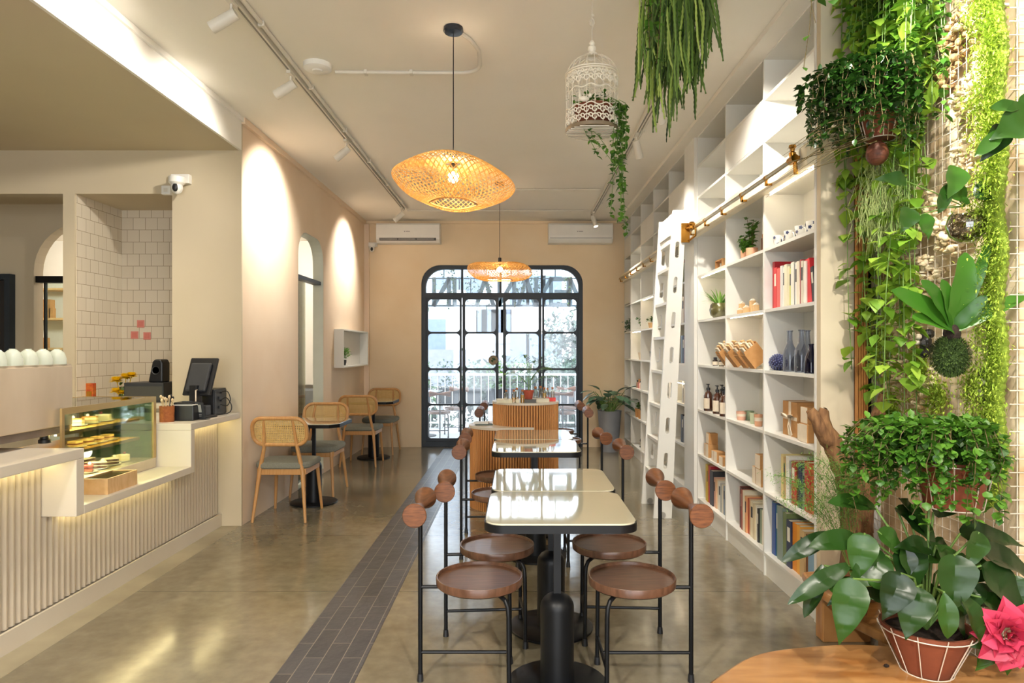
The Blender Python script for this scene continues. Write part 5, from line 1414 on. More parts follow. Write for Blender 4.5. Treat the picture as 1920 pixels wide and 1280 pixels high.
# chilled cake case
cc = thing('cake_display_case', 'glass cake display case with lit shelves set in the low part of the counter', 'display case', (-2.68, 3.98, 0.61))
LX, RX, Y0, Y1, HT = -0.25, 0.25, -0.45, 0.47, 0.475
M_case = mat('case_frame', 'cdc2ae', 'c6baa4', 0.35, metal=0.3)
MB().box(LX, RX, Y0, Y1, 0, 0.065).build('base', M_case, cc, bev=0.004)
MB().box(RX - 0.012, RX, Y1 - 0.03, Y1, 0.065, HT).box(LX, LX + 0.012, Y1 - 0.03, Y1, 0.065, HT).box(RX - 0.012, RX, Y0, Y0 + 0.02, 0.065, HT).box(LX, LX + 0.012, Y0, Y0 + 0.02, 0.065, HT)\
    .box(RX - 0.012, RX, Y0 + 0.02, Y1 - 0.03, HT - 0.035, HT).box(LX, LX + 0.012, Y0 + 0.02, Y1 - 0.03, HT - 0.02, HT).box(LX + 0.012, RX - 0.012, Y1 - 0.012, Y1, HT - 0.012, HT).build('frame', mat('case_gold', 'c4a976', 'bba06c', 0.3, metal=0.6), cc)
MB().box(RX - 0.008, RX - 0.004, Y0 + 0.02, Y1 - 0.03, 0.065, HT - 0.035).build('front_glass', glass('case_glass', 'f4fbf4', 0.025), cc)
MB().box(LX + 0.012, RX - 0.012, Y0 + 0.02, Y1 - 0.012, HT - 0.006, HT - 0.002).build('top_glass', glass('case_glass_top', 'd8e6dc', 0.08), cc)
MB().box(LX + 0.012, RX - 0.012, Y1 - 0.010, Y1 - 0.005, 0.065, HT - 0.012).build('end_glass', glass('case_glass_green', 'c4dcc0', 0.06), cc)
for z in (0.215, 0.335):
    MB().box(LX + 0.02, RX - 0.05, Y0 + 0.03, Y1 - 0.12, z - 0.003, z + 0.003).build('shelf', mat('case_shelf_wood', 'c39a4c', 'b48a3c', 0.4), cc)
    MB().box(RX - 0.05, RX - 0.042, Y0 + 0.03, Y1 - 0.12, z - 0.014, z + 0.004).build('shelf_rail', mat('case_gold', 'c4a976'), cc)
for z in (0.208, 0.328, HT - 0.012):
    MB().box(RX - 0.07, RX - 0.06, Y0 + 0.04, Y1 - 0.14, z - 0.005, z).build('light_strip', glow('case_led', 'fff0a0', 30), cc)
M_plate = mat('white_plate', 'f2f0ea', rough=0.25)
def cake(label, x, y, z, kind, group='cakes in the display case', rz=0):
    t = thing('cake_slice', label, 'cake', (-2.68 + x, 3.98 + y, 0.61 + z), R(rz), group)
    MB().lathe([(0, 0), (0.035, 0), (0.058, 0.006), (0.058, 0.008), (0.034, 0.004), (0, 0.004)], n=24).build('plate', M_plate, t)
    w = [(-0.035, -0.03), (0.04, -0.012), (0.04, 0.012), (-0.035, 0.03)]
    col = {'red': ('b8483e', '5a2620'), 'white': ('f0e6c8', 'e9dcb0'), 'choc': ('e8dcc0', '4a3022'), 'caramel': ('cf8a3a', 'e8d8a8'), 'sandwich': ('e8cf8a', 'd9a45a')}[kind]
    a, b = mat('cake_' + col[0], col[0], rough=0.6), mat('cake_' + col[1], col[1], rough=0.8)
    if kind == 'sandwich':
        MB().prism(rrect(0.06, 0.06, 0.01, 3), 0.006, 0.018).prism(rrect(0.06, 0.06, 0.01, 3), 0.026, 0.038).build('bread', a, t)
        MB().prism(rrect(0.064, 0.062, 0.01, 3), 0.018, 0.026).build('filling', mat('filling_brown', '8a4a26'), t)
    else:
        MB().prism(w, 0.005, 0.019).prism(w, 0.023, 0.037).build('sponge', b, t)
        MB().prism(w, 0.019, 0.023).prism(w, 0.037, 0.045).build('cream', a, t)
        MB().ball((-0.018, 0, 0.052), 0.009, n=10, m=6).build('topping', mat('berry', '7a1f24') if kind == 'white' else M_plate, t)
for i, (x, y, k, lb) in enumerate(((0.16, -0.27, 'red', 'red cake slice at the far left of the bottom deck of the case'), (0.15, -0.10, 'red', 'pinkish-red round cake in front on the bottom deck'), (0.14, 0.04, 'choc', 'striped chocolate and cream slice, middle of the bottom deck'), (0.13, 0.17, 'choc', 'cream and chocolate slice right of the middle on the bottom deck'), (0.12, 0.30, 'white', 'small white cake with a berry, nearest the right end of the case'),
        (-0.02, -0.15, 'white', 'white cake behind the red one on the bottom deck'), (-0.02, 0.02, 'white', 'white berry-topped cake in the back row of the bottom deck'), (-0.02, 0.17, 'choc', 'cream cake at the back right of the bottom deck'))):
    cake(lb, x, y, 0.067, k, rz=200 + 10 * i)
for i, (y, w) in enumerate(((-0.12, 'left'), (-0.02, 'second from left'), (0.08, 'third from left'), (0.18, 'right'))):
    cake('layered sandwich on the middle shelf of the cake case, %s' % w, 0.10, y, 0.219, 'sandwich', 'sandwiches in the display case')
for i, (y, k, w) in enumerate(((-0.22, 'white', 'leftmost yellow cake'), (-0.08, 'caramel', 'caramel topped cake'), (0.05, 'caramel', 'low caramel cake'), (0.18, 'white', 'pale cake at the right'))):
    cake('%s on the top shelf of the cake case' % w, 0.08, y, 0.339, k, 'cakes on the top shelf of the case')
lamp('POINT', 'case_light', (-2.56, 3.75, 1.03), 5, (1, 0.93, 0.62), 0.03)
lamp('POINT', 'case_light_low', (-2.50, 3.85, 0.80), 3.5, (1, 0.96, 0.75), 0.03)
# bamboo box on the ledge
t = thing('wooden_tray_box', 'pale bamboo box with a glass lid, on the ledge before the cake case', 'box', (-2.30, 3.70, 0.61), R(0))
t.location = (-2.305, 3.74, 0.61)
mb = MB(); ring(mb, [(-0.075, -0.14), (0.075, -0.14), (0.075, 0.14), (-0.075, 0.14)], [(-0.065, -0.13), (0.065, -0.13), (0.065, 0.13), (-0.065, 0.13)], 0, 0.085, lambda u, v, w: (u, v, w), n=16); mb.build('sides', M_bwood, t)
MB().box(-0.065, 0.065, -0.13, 0.13, 0.0, 0.006).box(-0.003, 0.003, -0.13, 0.13, 0.006, 0.07).build('tray_bottom', M_bwood, t)
MB().box(-0.065, 0.065, -0.13, 0.13, 0.078, 0.081).build('lid_glass', glass('case_glass', 'f4fbf4', 0.025), t)
# cutlery cup
t = thing('cutlery_holder', 'terracotta-coloured woven cup of wooden spoons beside the cake case', 'container', (-2.40, 4.52, 0.90))
t.location = (at(313, 0, 4.58).x, 4.58, 0.90)
MB().lathe([(0, 0), (0.046, 0), (0.048, 0.11), (0.043, 0.11), (0.042, 0.01), (0, 0.01)], n=28).build('cup', mat('woven_rust', 'a5602f', '8d4d24', 0.8, scale=60, bump=0.5), t)
for k in range(9):
    a = k * 0.7; x, y = 0.022 * math.cos(a), 0.022 * math.sin(a)
    tp = Vector((x * 1.7, y * 1.7, 0.15 + 0.012 * (k % 3)))
    MB().tube([(x * 0.6, y * 0.6, 0.012), tp], 0.003, 6).ball(tp, 0.009, 0.009, 0.013, 8, 6).build('spoon', M_blackp if k in (1, 2) else mat('spoon_wood', 'e0c8a0', 'd3b88c'), t)
# receipt printer
t = thing('receipt_printer', 'black receipt printer with a silver edge on the counter by the monitor', 'printer', (at(345, 0, 4.68).x + 0.02, 4.70, 0.90))
MB().prism([(-0.07, 0), (0.07, 0), (0.07, 0.10), (0.045, 0.125), (-0.07, 0.13)], -0.07, 0.07, M=Matrix(((1, 0, 0, 0), (0, 0, -1, 0), (0, 1, 0, 0), (0, 0, 0, 1)))).build('body', M_blackp, t, bev=0.006)
MB().box(-0.071, 0.071, -0.0715, 0.0715, 0.108, 0.114).build('silver_edge', M_plast, t)
MB().box(-0.03, 0.03, -0.03, 0.0, 0.128, 0.134).build('paper_slot', M_darkgrey, t)
# monitor seen from behind
t = thing('pos_monitor', 'black point-of-sale touch screen seen from behind on its stand', 'monitor', (at(376, 0, 4.88).x, 4.88, 0.90), R(-12))
M = Matrix.Translation((0.0, 0.0, 0.31)) @ Matrix.Rotation(R(22), 4, 'Y') @ Matrix.Rotation(R(0), 4, 'Z')
T_ = Matrix.Translation((0, 0, 0.30)) @ Matrix.Rotation(R(-20), 4, 'X')
MB().box(-0.115, 0.115, -0.006, 0.016, -0.145, 0.145, T_ @ Matrix.Shear('XZ', 4, (0, 0)) ).build('screen_panel', M_blackp, t, bev=0.008)
MB().box(-0.085, 0.085, -0.03, -0.006, -0.12, 0.10, T_).build('back_cover', M_darkgrey, t, bev=0.012)
MB().box(-0.03, 0.03, -0.085, -0.02, 0.02, 0.24).build('stand_neck', M_blackp, t, bev=0.004)
MB().box(-0.10, 0.10, -0.14, 0.06, 0.0, 0.018).build('stand_base', M_blackp, t, bev=0.006)
MB().tube([(0.02, -0.05, 0.22), (0.03, -0.09, 0.20), (0.03, -0.09, 0.12)], 0.006, 8).build('hinge_pin', M_steel, t)
t = thing('counter_sign', 'small dark grey card stand with a pale panel below the monitor', 'sign', (at(397, 0, 4.90).x, 4.72, 0.90), R(-16))
T_ = Matrix.Rotation(R(12), 4, 'X')
MB().box(-0.045, 0.045, 0, 0.006, 0.0, 0.125, T_).box(-0.045, 0.045, 0.0, 0.05, 0, 0.004).build('stand', M_darkgrey, t)
MB().box(-0.022, 0.025, -0.001, 0, 0.055, 0.11, T_).build('panel', mat('panel_pale', 'b9b9b0'), t)
MB().box(-0.015, 0.02, -0.001, 0, 0.035, 0.039, T_).box(-0.012, 0.017, -0.001, 0, 0.025, 0.028, T_).build('small_lines', mat('panel_pale', 'b9b9b0'), t)
# computer box and cables
t = thing('computer_box', 'black metal computer box standing against the bar wall at the counter end', 'computer', (-2.375, 5.08, 0.90))
MB().box(-0.10, 0.085, -0.09, 0.12, 0.0, 0.20).build('case', M_blackp, t, bev=0.004)
MB().box(0.085, 0.089, -0.085, 0.115, 0.01, 0.19).build('rear_plate', M_darkgrey, t)
for z in (0.05, 0.12): MB().box(0.089, 0.10, -0.03, 0.02, z, z + 0.02).build('plug', M_blackp, t)
t = thing('card_box', 'dark grey low box beside the card stand on the counter', 'box', (-2.33, 4.86, 0.90))
MB().box(-0.07, 0.06, -0.04, 0.04, 0, 0.09).build('box', M_darkgrey, t, bev=0.004); MB().box(-0.07, 0.06, -0.0405, 0.0405, 0.07, 0.073).build('lid_line', M_blackp, t)
for i, (pts, lb) in enumerate((([(0, 0, 0), (0.05, 0.0, 0.01), (0.075, 0, -0.05), (0.05, 0, -0.1), (0.0, 0, -0.09)], 'upper black cable looping from the computer box'), ([(0, 0, -0.06), (0.04, 0.01, -0.04), (0.08, 0.01, -0.1), (0.07, 0.0, -0.15), (0.02, -0.02, -0.165), (-0.02, -0.04, -0.165)], 'lower black cable looping from the computer box to the counter'))):
    t = thing('power_cable', lb, 'cable', (-2.275, 5.07, 1.07)); 
    P_ = [Vector(p) for p in pts]; sm = []
    for a, b, c_, d in zip([P_[0]] + P_[:-2], P_[:-1], P_[1:], P_[2:] + [P_[-1]]):
        for q in range(5):
            u = q / 5; sm.append(0.5 * ((2 * b) + (c_ - a) * u + (2 * a - 5 * b + 4 * c_ - d) * u * u + (3 * b - a - 3 * c_ + d) * u ** 3))
    MB().tube(sm + [P_[-1]], 0.0035, 6).build('cable', M_cable, t); MB().cyl(P_[0] - Vector((0.005, 0, 0)), P_[0] + Vector((0.012, 0, 0)), 0.007).build('plug', M_blackp, t)
# bench in the niche
nb = thing('back_bench', 'cream worktop filling the tiled niche behind the counter', 'counter', ((NX0 + NX1) / 2, 5.6, 0))
BW(MB().box(NX0 + 0.008, NX1 - 0.004, YW + 0.0, YW + 0.615, 0.93, 0.97), 'worktop', M_cream, nb, bev=0.003)
BW(MB().box(NX0 + 0.012, NX1 - 0.008, YW + 0.03, YW + 0.61, 0.0, 0.93), 'cabinet', M_cream, nb)
t = thing('cash_drawer', 'dark grey cash drawer on the worktop of the tiled niche', 'cash drawer', (at(287, 0, 5.5).x + 0.0, 5.50, 0.97))
MB().box(-0.16, 0.16, -0.14, 0.14, 0, 0.16).build('case', M_darkgrey, t, bev=0.004); MB().box(-0.15, 0.15, -0.143, -0.14, 0.02, 0.13).build('drawer_front', mat('drawer_grey', '4a4a46'), t)
t = thing('loudspeaker', 'small black wedge loudspeaker standing on the cash drawer', 'speaker', (at(303, 0, 5.5).x, 5.48, 1.13))
MB().prism([(-0.07, 0), (0.05, 0), (0.05, 0.16), (0.035, 0.19), (-0.015, 0.19), (-0.035, 0.17)], -0.06, 0.06, M=Matrix(((1, 0, 0, 0), (0, 0, -1, 0), (0, 1, 0, 0), (0, 0, 0, 1)))).build('cabinet', M_blackp, t, bev=0.012)
MB().lathe([(0, 0), (0.028, 0.0), (0.034, 0.004), (0.034, 0)], n=24, M=Matrix.Translation((-0.005, -0.06, 0.10)) @ Matrix.Rotation(R(90), 4, 'X')).build('driver_cone', M_darkgrey, t)
fv = thing('flower_vase', 'glass vase of yellow chrysanthemums in front of the tiled niche', 'vase', (at(232, 0, 5.45).x, 5.45, 0.97))
MB().lathe([(0, 0), (0.035, 0), (0.038, 0.06), (0.03, 0.10), (0.034, 0.12)], n=24).build('vase', glass('case_glass_green', 'c4dcc0', 0.1), fv)
M_yel = mat('chrysanthemum_yellow', 'fbe32a', 'f0cc14', 0.6, island=True, trans=0.35)
for (x, y, z, r) in ((-0.06, 0, 0.175, 0.05), (0.0, 0.03, 0.20, 0.052), (0.065, 0.0, 0.215, 0.045), (-0.035, -0.05, 0.09, 0.042), (0.01, -0.04, 0.075, 0.035)):
    mb = MB()
    mb.ball((x, y, z), r * 0.35, r * 0.35, r * 0.25, 10, 6)
    for k in range(110):
        a = k * 2.4; e = (k / 110)
        mb.leaf((x, y, z), (math.cos(a), math.sin(a), 1.3 - 1.6 * e), (0, 0, 1), r * 1.25 * (0.7 + 0.3 * e), 0.018, 'long', 0.0, n=3)
    mb.tube([(x, y, z), (x * 0.3, y * 0.3, 0.03)], 0.003, 5)
    mb.build('blossom', M_yel, fv)
mb = MB(); [mb.leaf((random.gauss(0, 0.02), random.gauss(0, 0.02), random.uniform(0.07, 0.16)), (random.gauss(0, 1), random.gauss(0, 1), 0.2), (0, 0, 1), 0.05, 0.025) for _ in range(26)]
mb.build('leaves', L_dark, fv)
t = thing('red_gold_box', 'small red and gold box with incense sticks on the niche worktop', 'box', (at(170, 0, 5.4).x, 5.40, 0.97))
MB().box(-0.033, 0.033, -0.02, 0.02, 0, 0.155).build('box', mat('lucky_red', 'a8261e', 'c87828', 0.35, scale=30), t, bev=0.002); MB().box(-0.02, 0.02, -0.022, -0.02, 0.03, 0.09).build('gold_emblem', M_brass, t)
M_redt = mat('red_tile', 'd58a80', 'cf8076', 0.4)
for i, (px, py) in enumerate(((263.5, 607), (252, 628), (275.5, 629.5))):
    p = at(px, py, YW + 0.615)
    t = thing('red_tile', 'small square red tile on the niche wall, %s of the three' % ('top', 'lower left', 'lower right')[i], 'tile', p, group='red tiles in the niche')
    MB().box(-0.033, 0.033, -0.0, 0.005, -0.033, 0.033).build('tile', M_redt, t, bev=0.002); MB().box(-0.022, 0.022, -0.001, 0, -0.022, 0.022).build('inlay', mat('red_inlay', 'cc786e'), t)
# next room: shelves with boxes, bench seat
for i, z in enumerate((2.255, 1.84, 1.425)):
    t = thing('wooden_shelf', 'pale wooden shelf board in the next room behind the arch, %s' % ('top one', 'middle one', 'bottom one')[i], 'shelf', (-6.55, 9.33, z), group='shelves in the next room')
    MB().box(-0.6, 0.62, -0.12, 0.12, -0.03, 0).build('board', M_bwood, t, bev=0.003); MB().box(-0.33, -0.31, -0.10, 0.12, 0.0 - 0.12, -0.03).build('bracket', M_plast, t)
for i, (px, z, w, h, lb) in enumerate(((92, 1.84, 0.10, 0.26, 'tall kraft box on the middle shelf of the next room'), (100, 1.84, 0.06, 0.14, 'pale slim box on the middle shelf of the next room'), (84, 1.425, 0.12, 0.14, 'kraft box on the bottom shelf of the next room'), (77, 1.425, 0.04, 0.14, 'cream bottle on the bottom shelf of the next room'))):
    kbox(lb, at(px, 0, 9.3).x, 9.3 - 0.02 * i, z, w, w, h, 'boxes on the shelves of the next room')
t = thing('sofa', 'dark grey bench seat in the next room seen through the tall doorway', 'sofa', (-2.93, 8.95, 0))
MB().box(-0.45, 0.5, -0.3, 0.3, 0.12, 0.42).build('seat', M_darkgrey, t, bev=0.03); MB().box(-0.45, 0.5, 0.3, 0.5, 0.12, 0.85).build('backrest', mat('sofa_grey', '6c7072'), t, bev=0.03)
MB().box(-0.42, -0.38, -0.27, -0.23, 0, 0.12).box(0.42, 0.46, -0.27, -0.23, 0, 0.12).box(-0.42, -0.38, 0.4, 0.44, 0, 0.12).box(0.42, 0.46, 0.4, 0.44, 0, 0.12).build('legs', M_blackp, t)
t = thing('tall_cabinet', 'tall white cabinet in the next room seen through the narrow doorway', 'cabinet', (-2.95, 9.44 - 0.01, 0))
MB().box(-0.30, 0.36, -0.05, 0, 0.9, 2.3).build('body', M_white, t); MB().box(0.10, 0.12, -0.06, -0.05, 1.35, 1.6).build('handle', M_darkgrey, t)

# ------------------------------------------------------------------ big floor plant by the window
fp = thing('potted_floor_plant', 'broad-leaved plant in a tall grey pot between the window and the bookshelf', 'plant', (1.27, 9.12, 0))
fpp = MB().lathe([(0, 0), (0.12, 0), (0.162, 0.55), (0.168, 0.56), (0.158, 0.56), (0.15, 0.52), (0, 0.52)], n=36).build('pot', M_greypot, fp)
MB().lathe([(0, 0.525), (0.15, 0.525)], n=24).build('soil', M_soil, fpp)
a_, b_ = MB(), MB()
rnd = random.Random(3)
for k in range(46):
    a = rnd.uniform(0, 2 * PI); el = rnd.uniform(0.15, 1.2)
    l = rnd.uniform(0.15, 0.3)
    if math.sin(a) > 0.2: l *= 0.55
    base = Vector((0.05 * math.cos(a), 0.05 * math.sin(a), 0.52))
    tip = base + Vector((math.cos(a) * l * math.cos(el), math.sin(a) * l * math.cos(el), l * math.sin(el) + 0.10))
    b_.tube([base, base.lerp(tip, 0.5) + Vector((0, 0, 0.04)), tip], 0.004, 5)
    d = Vector((math.cos(a), math.sin(a), rnd.uniform(-0.5, 0.7)))
    a_.leaf(tip, d, (0, 0, 1), rnd.uniform(0.17, 0.25), rnd.uniform(0.09, 0.12), 'oval', 0.35, n=5)
a_.build('leaves', L_grey, fp); b_.build('stems', M_stemg, fp)

# ------------------------------------------------------------------ birdcage with its plants
CG = Vector((at(1110, 0, 3.4).x, 3.4, 2.515))
cg = thing('birdcage', 'cream enamelled birdcage hanging from the ceiling, filled with plants', 'birdcage', CG)
RC = 0.132
MB().lathe([(0, 0.0), (RC, 0.0), (RC + 0.004, 0.006), (RC + 0.004, 0.016), (RC, 0.02), (0, 0.004)], n=48).build('base_tray', mat('cage_tray', '8a7860', '776751', 0.6, scale=12), cg)
mb = MB()
for k in range(-5, 6): mb.box(-math.sqrt(max(0, RC ** 2 - (k * 0.022) ** 2)), math.sqrt(max(0, RC ** 2 - (k * 0.022) ** 2)), k * 0.022 - 0.002, k * 0.022 + 0.002, -0.004, 0.0)
mb.build('base_slats', M_cageM, cg)
mb = MB()
for k in range(20):
    a = 2 * PI * k / 20; c, s_ = math.cos(a), math.sin(a)
    pts = [(RC * c, RC * s_, 0.01), (RC * c, RC * s_, 0.285)] + [(RC * math.cos(R(q)) ** 0.9 * c, RC * math.cos(R(q)) ** 0.9 * s_, 0.285 + 0.105 * math.sin(R(q))) for q in (15, 30, 45, 60, 72)] + [(0.03 * c, 0.03 * s_, 0.392)]
    mb.tube(pts, 0.0017, 5)
mb.build('bars', M_cageM, cg)
mb = MB()
for z in (0.285, 0.296): mb.tube([(RC * 1.02 * math.cos(2 * PI * i / 40), RC * 1.02 * math.sin(2 * PI * i / 40), z) for i in range(40)], 0.0035, 6, closed=True)
for z in (0.195, 0.105): mb.tube([(RC * math.cos(2 * PI * i / 80), RC * math.sin(2 * PI * i / 80), z + 0.007 * math.sin(2 * PI * i / 80 * 10)) for i in range(80)], 0.003, 5, closed=True)
mb.build('hoops', M_cageM, cg)
mb = MB()
def curl(ac, zc, r0, sgn):
    pts = []
    for i in range(13):
        th = i / 12 * 2 * PI * 1.05; rr = r0 * (1 - 0.6 * i / 12)
        pts.append((RC * math.cos(ac + sgn * rr * math.cos(th) / RC), RC * math.sin(ac + sgn * rr * math.cos(th) / RC), zc + rr * math.sin(th)))
    mb.tube(pts, 0.0032, 4)
for band in (((0.232, 0.019), (0.262, 0.013)), ((0.038, 0.018), (0.075, 0.018))):
    mb = MB()
    for k in range(20):
        a = 2 * PI * k / 20
        for (z, r0) in band:
            curl(a, z, r0, 1); curl(a + PI / 20, z + 0.008, r0 * 0.7, -1)
    mb.build('scroll_band', M_cageM, cg)
MB().lathe([(0.036, 0.385), (0.032, 0.40), (0.014, 0.41), (0.022, 0.425), (0.020, 0.438), (0.01, 0.445), (0.015, 0.458), (0.008, 0.47), (0, 0.472)], n=20).build('finial', M_cageM, cg)
MB().tube([(0, 0, 0.468), (0, 0, 0.53), (0.004, 0, 0.54), (0, 0, 0.56), (0, 0, CEIL - CG.z)], 0.0022, 6).tube([(0.012 * math.cos(a / 10 * 2 * PI), 0, 0.565 + 0.02 * math.sin(a / 10 * 2 * PI)) for a in range(10)], 0.002, 5, closed=True).ball((0.004, 0, 0.60), 0.008).build('hanging_wire', M_wire, cg)
# perched white bird
MB().ball((-0.05, -0.10, 0.135), 0.026, 0.014, 0.014, 12, 8).ball((-0.022, -0.105, 0.15), 0.011, n=10, m=6).tube([(-0.07, -0.10, 0.135), (-0.075, -0.09, 0.19)], 0.008, 6, radii=[0.01, 0.002]).build('bird_ornament', M_cageM, cg)
t = thing('cage_planter', 'terracotta dish of trailing heart-leaved vines inside the birdcage', 'plant', CG + Vector((0.01, 0, 0.022)))
MB().lathe([(0, 0), (0.075, 0), (0.098, 0.085), (0.104, 0.09), (0.104, 0.105), (0.096, 0.105), (0.09, 0.085), (0, 0.085)], n=32).build('dish', M_terra, t)
a_, b_ = MB(), MB()
for k in range(120): a_.leaf((random.gauss(0, 0.05), random.gauss(0, 0.05), random.uniform(0.10, 0.16)), (random.gauss(0, 1), random.gauss(0, 1), random.gauss(0.2, 0.6)), (0, 0, 1), 0.028, 0.022, 'heart', n=2)
for k, (x, y, L_) in enumerate(((0.13, -0.05, 0.50), (0.12, -0.07, 0.34), (0.145, -0.03, 0.42), (0.115, -0.04, 0.60), (0.10, -0.09, 0.26), (0.14, 0.0, 0.66), (0.155, -0.05, 0.24), (0.13, 0.03, 0.55))):
    b_.tube([(x * 0.4, y * 0.4, 0.09), (x * 0.8, y * 0.8, 0.13), (x, y, 0.11)], 0.0015, 4)
    hang(a_, b_, (x, y, 0.11), L_, 0.10, int(L_ * 75), 0.034, 0.03, 'heart', seed=40 + k)
for k, (x, y, L_) in enumerate(((-0.06, -0.08, 0.20), (-0.03, -0.10, 0.24), (-0.01, -0.05, 0.14))):
    p = hang(a_, b_, (x, y, -0.03), L_, 0.9, int(L_ * 60), 0.030, 0.026, 'heart', seed=70 + k)
a_.build('leaves', L_mid, t); b_.build('vines', M_stemg, t)

# ------------------------------------------------------------------ hanging cactus curtain
HC = Vector((0.72, 2.95, 2.95))
t = thing('hanging_cactus', 'dense curtain of long dangling cactus stems hung from the ceiling', 'plant', HC)
MB().lathe([(0, 0.06), (0.10, 0.06), (0.15, 0.17), (0.153, 0.18), (0.143, 0.18), (0.09, 0.075), (0, 0.075)], n=30).build('basket', M_terra, t)
mb = MB()
for a in (0, 120, 240): mb.tube([(0.15 * math.cos(R(a)), 0.15 * math.sin(R(a)), 0.175), (0, 0, CEIL - HC.z)], 0.0015, 4)
mb.build('hanging_wire', M_wire, t)
rnd = random.Random(11)
for part, n, col in (('stems', 120, L_cactus), ('light_stems', 44, mat('cactus_stem_pale', 'b2c568', '7f9c40', 0.5, island=True, trans=0.15))):
    mb = MB()
    for k in range(n):
        a = rnd.random() * 2 * PI; rr = 0.145 * math.sqrt(rnd.random()) + 0.01
        x0, y0 = math.cos(a) * rr, math.sin(a) * rr
        lim = 0.58 - 0.30 * min(1, abs(x0 + 0.02) / 0.17) if x0 > -0.1 else 0.42
        ln = lim * rnd.uniform(0.65, 1.12) + 0.12
        if part != 'stems': x0 -= 0.05
        m = int(ln / 0.012); ph = rnd.random() * 6
        pts = []; q = Vector((x0, y0, 0.16)); dx = Vector((rnd.gauss(0, 0.05), rnd.gauss(0, 0.05), 0))
        for i in range(m):
            dx += Vector((rnd.gauss(0, 0.05), rnd.gauss(0, 0.05), 0)); dx *= 0.93
            q = q + Vector((dx.x, dx.y, -1)).normalized() * 0.012; pts.append(q.copy())
        r0 = rnd.uniform(0.0035, 0.0062)
        mb.tube(pts, r0, 4, radii=[r0 * (1.25 if i % 2 else 0.8) * (1 if i < m - 3 else 0.6) for i in range(m)])
    mb.build(part, col, t)
a_, b_ = MB(), MB()
for k, (x, L_) in enumerate(((-0.165, 0.42), (-0.145, 0.30), (-0.10, 0.50), (-0.05, 0.36))):
    hang(a_, b_, (x, -0.10, 0.17), L_, 0.05, 22, 0.034, 0.028, 'heart', seed=200 + k)
a_.build('vine_leaves', L_mid, t); b_.build('vine_stems', M_stem, t)
# sprig hanging at the upper right
t = thing('hanging_vine', 'thin vine with a few round leaves dangling at the top right, before the pier', 'plant', (1.02, 2.5, CEIL))
a_, b_ = MB(), MB()
for k, (x, y, L_) in enumerate(((-0.02, 0.0, 0.70), (0.04, 0.02, 0.62), (0.11, 0.0, 0.76), (0.13, 0.03, 0.55))):
    hang(a_, b_, (x, y, 0), L_, 0.12, 14, 0.04, 0.032, 'heart', seed=230 + k)
MB().lathe([(0, -0.02), (0.01, -0.02), (0.01, 0)], n=10).build('ceiling_hook', M_wire, t)
a_.build('leaves', L_mid, t); b_.build('stems', M_stem, t)

# ------------------------------------------------------------------ green wall
GX, GY0, GY1 = 1.80, 2.45, 3.34
struct('wall_green', MB().box(GX + 0.06, GX + 0.14, GY0 + 0.08, 3.385, 0, CEIL).box(GX + 0.06, 2.9, GY0 - 0.0, GY0 + 0.08, 0, CEIL), mat('stone_cladding', 'ecdcbc', 'c0a47c', 0.85, scale=7, bump=0.9, detail=6))
mg = thing('wire_grid', 'white wire grid fixed over the stone wall to carry the plants', 'grid', (GX, GY0, 0))
mb = MB()
y = 0.0
while y <= GY1 - GY0:
    mb.box(-0.001, 0.001, y - 0.001, y + 0.001, 0.1, CEIL - 0.02); y += 0.05
z = 0.1
while z < CEIL:
    mb.box(-0.003, 0.0, 0, GY1 - GY0, z - 0.001, z + 0.001); z += 0.05
mb.build('side_panel', M_wire, mg)
mb = MB()
x = 0.03
while x <= 0.9:
    mb.box(x - 0.0016, x + 0.0016, -0.03, -0.027, 0.1, CEIL - 0.02); x += 0.05
z = 0.1
while z < CEIL:
    mb.box(0.0, 0.9, -0.033, -0.03, z - 0.0016, z + 0.0016); z += 0.05
mb.build('front_panel', M_wire, mg)
mb = MB(); [mb.box(0.0, 0.06, y, y + 0.01, z, z + 0.01) for y in (0.05, 0.8) for z in (0.3, 1.5, 2.7)]; mb.build('standoffs', M_wire, mg)
# upright band of preserved moss at the corner
t = thing('moss_band', 'bright lime preserved moss in a tall upright band at the right edge', 'moss', (GX, GY0, 0), kind='stuff')
mb = MB(); rnd = random.Random(5)
for k in range(17000):
    z = rnd.uniform(0.82, CEIL - 0.01)
    ph = math.sin(z * 17) * 0.012 + math.sin(z * 41) * 0.008
    u = rnd.gauss(0, 1); v = abs(rnd.gauss(0, 1))
    p = Vector((-0.03 - 0.035 * v * 0.9 - ph * (u > 0), 0.015 + 0.045 * u * 0.9 + ph, z))
    d = Vector((rnd.gauss(-0.6, 0.7), rnd.gauss(-0.2, 0.8), rnd.gauss(0, 0.8)))
    mb.leaf(p, d, (0, 0, 1), rnd.uniform(0.012, 0.026), 0.006, n=2)
mb.build('moss_tufts', L_moss, t)
mb = MB()
for k in range(90):
    z = 0.84 + k * 0.0265; mb.ball((-0.015, 0.015 + 0.012 * math.sin(z * 17), z), 0.028, 0.045, 0.03, 8, 6)
mb.build('moss_core', mat('moss_core', '8fa53a', '6b8426', 0.95, scale=40, bump=1), t)
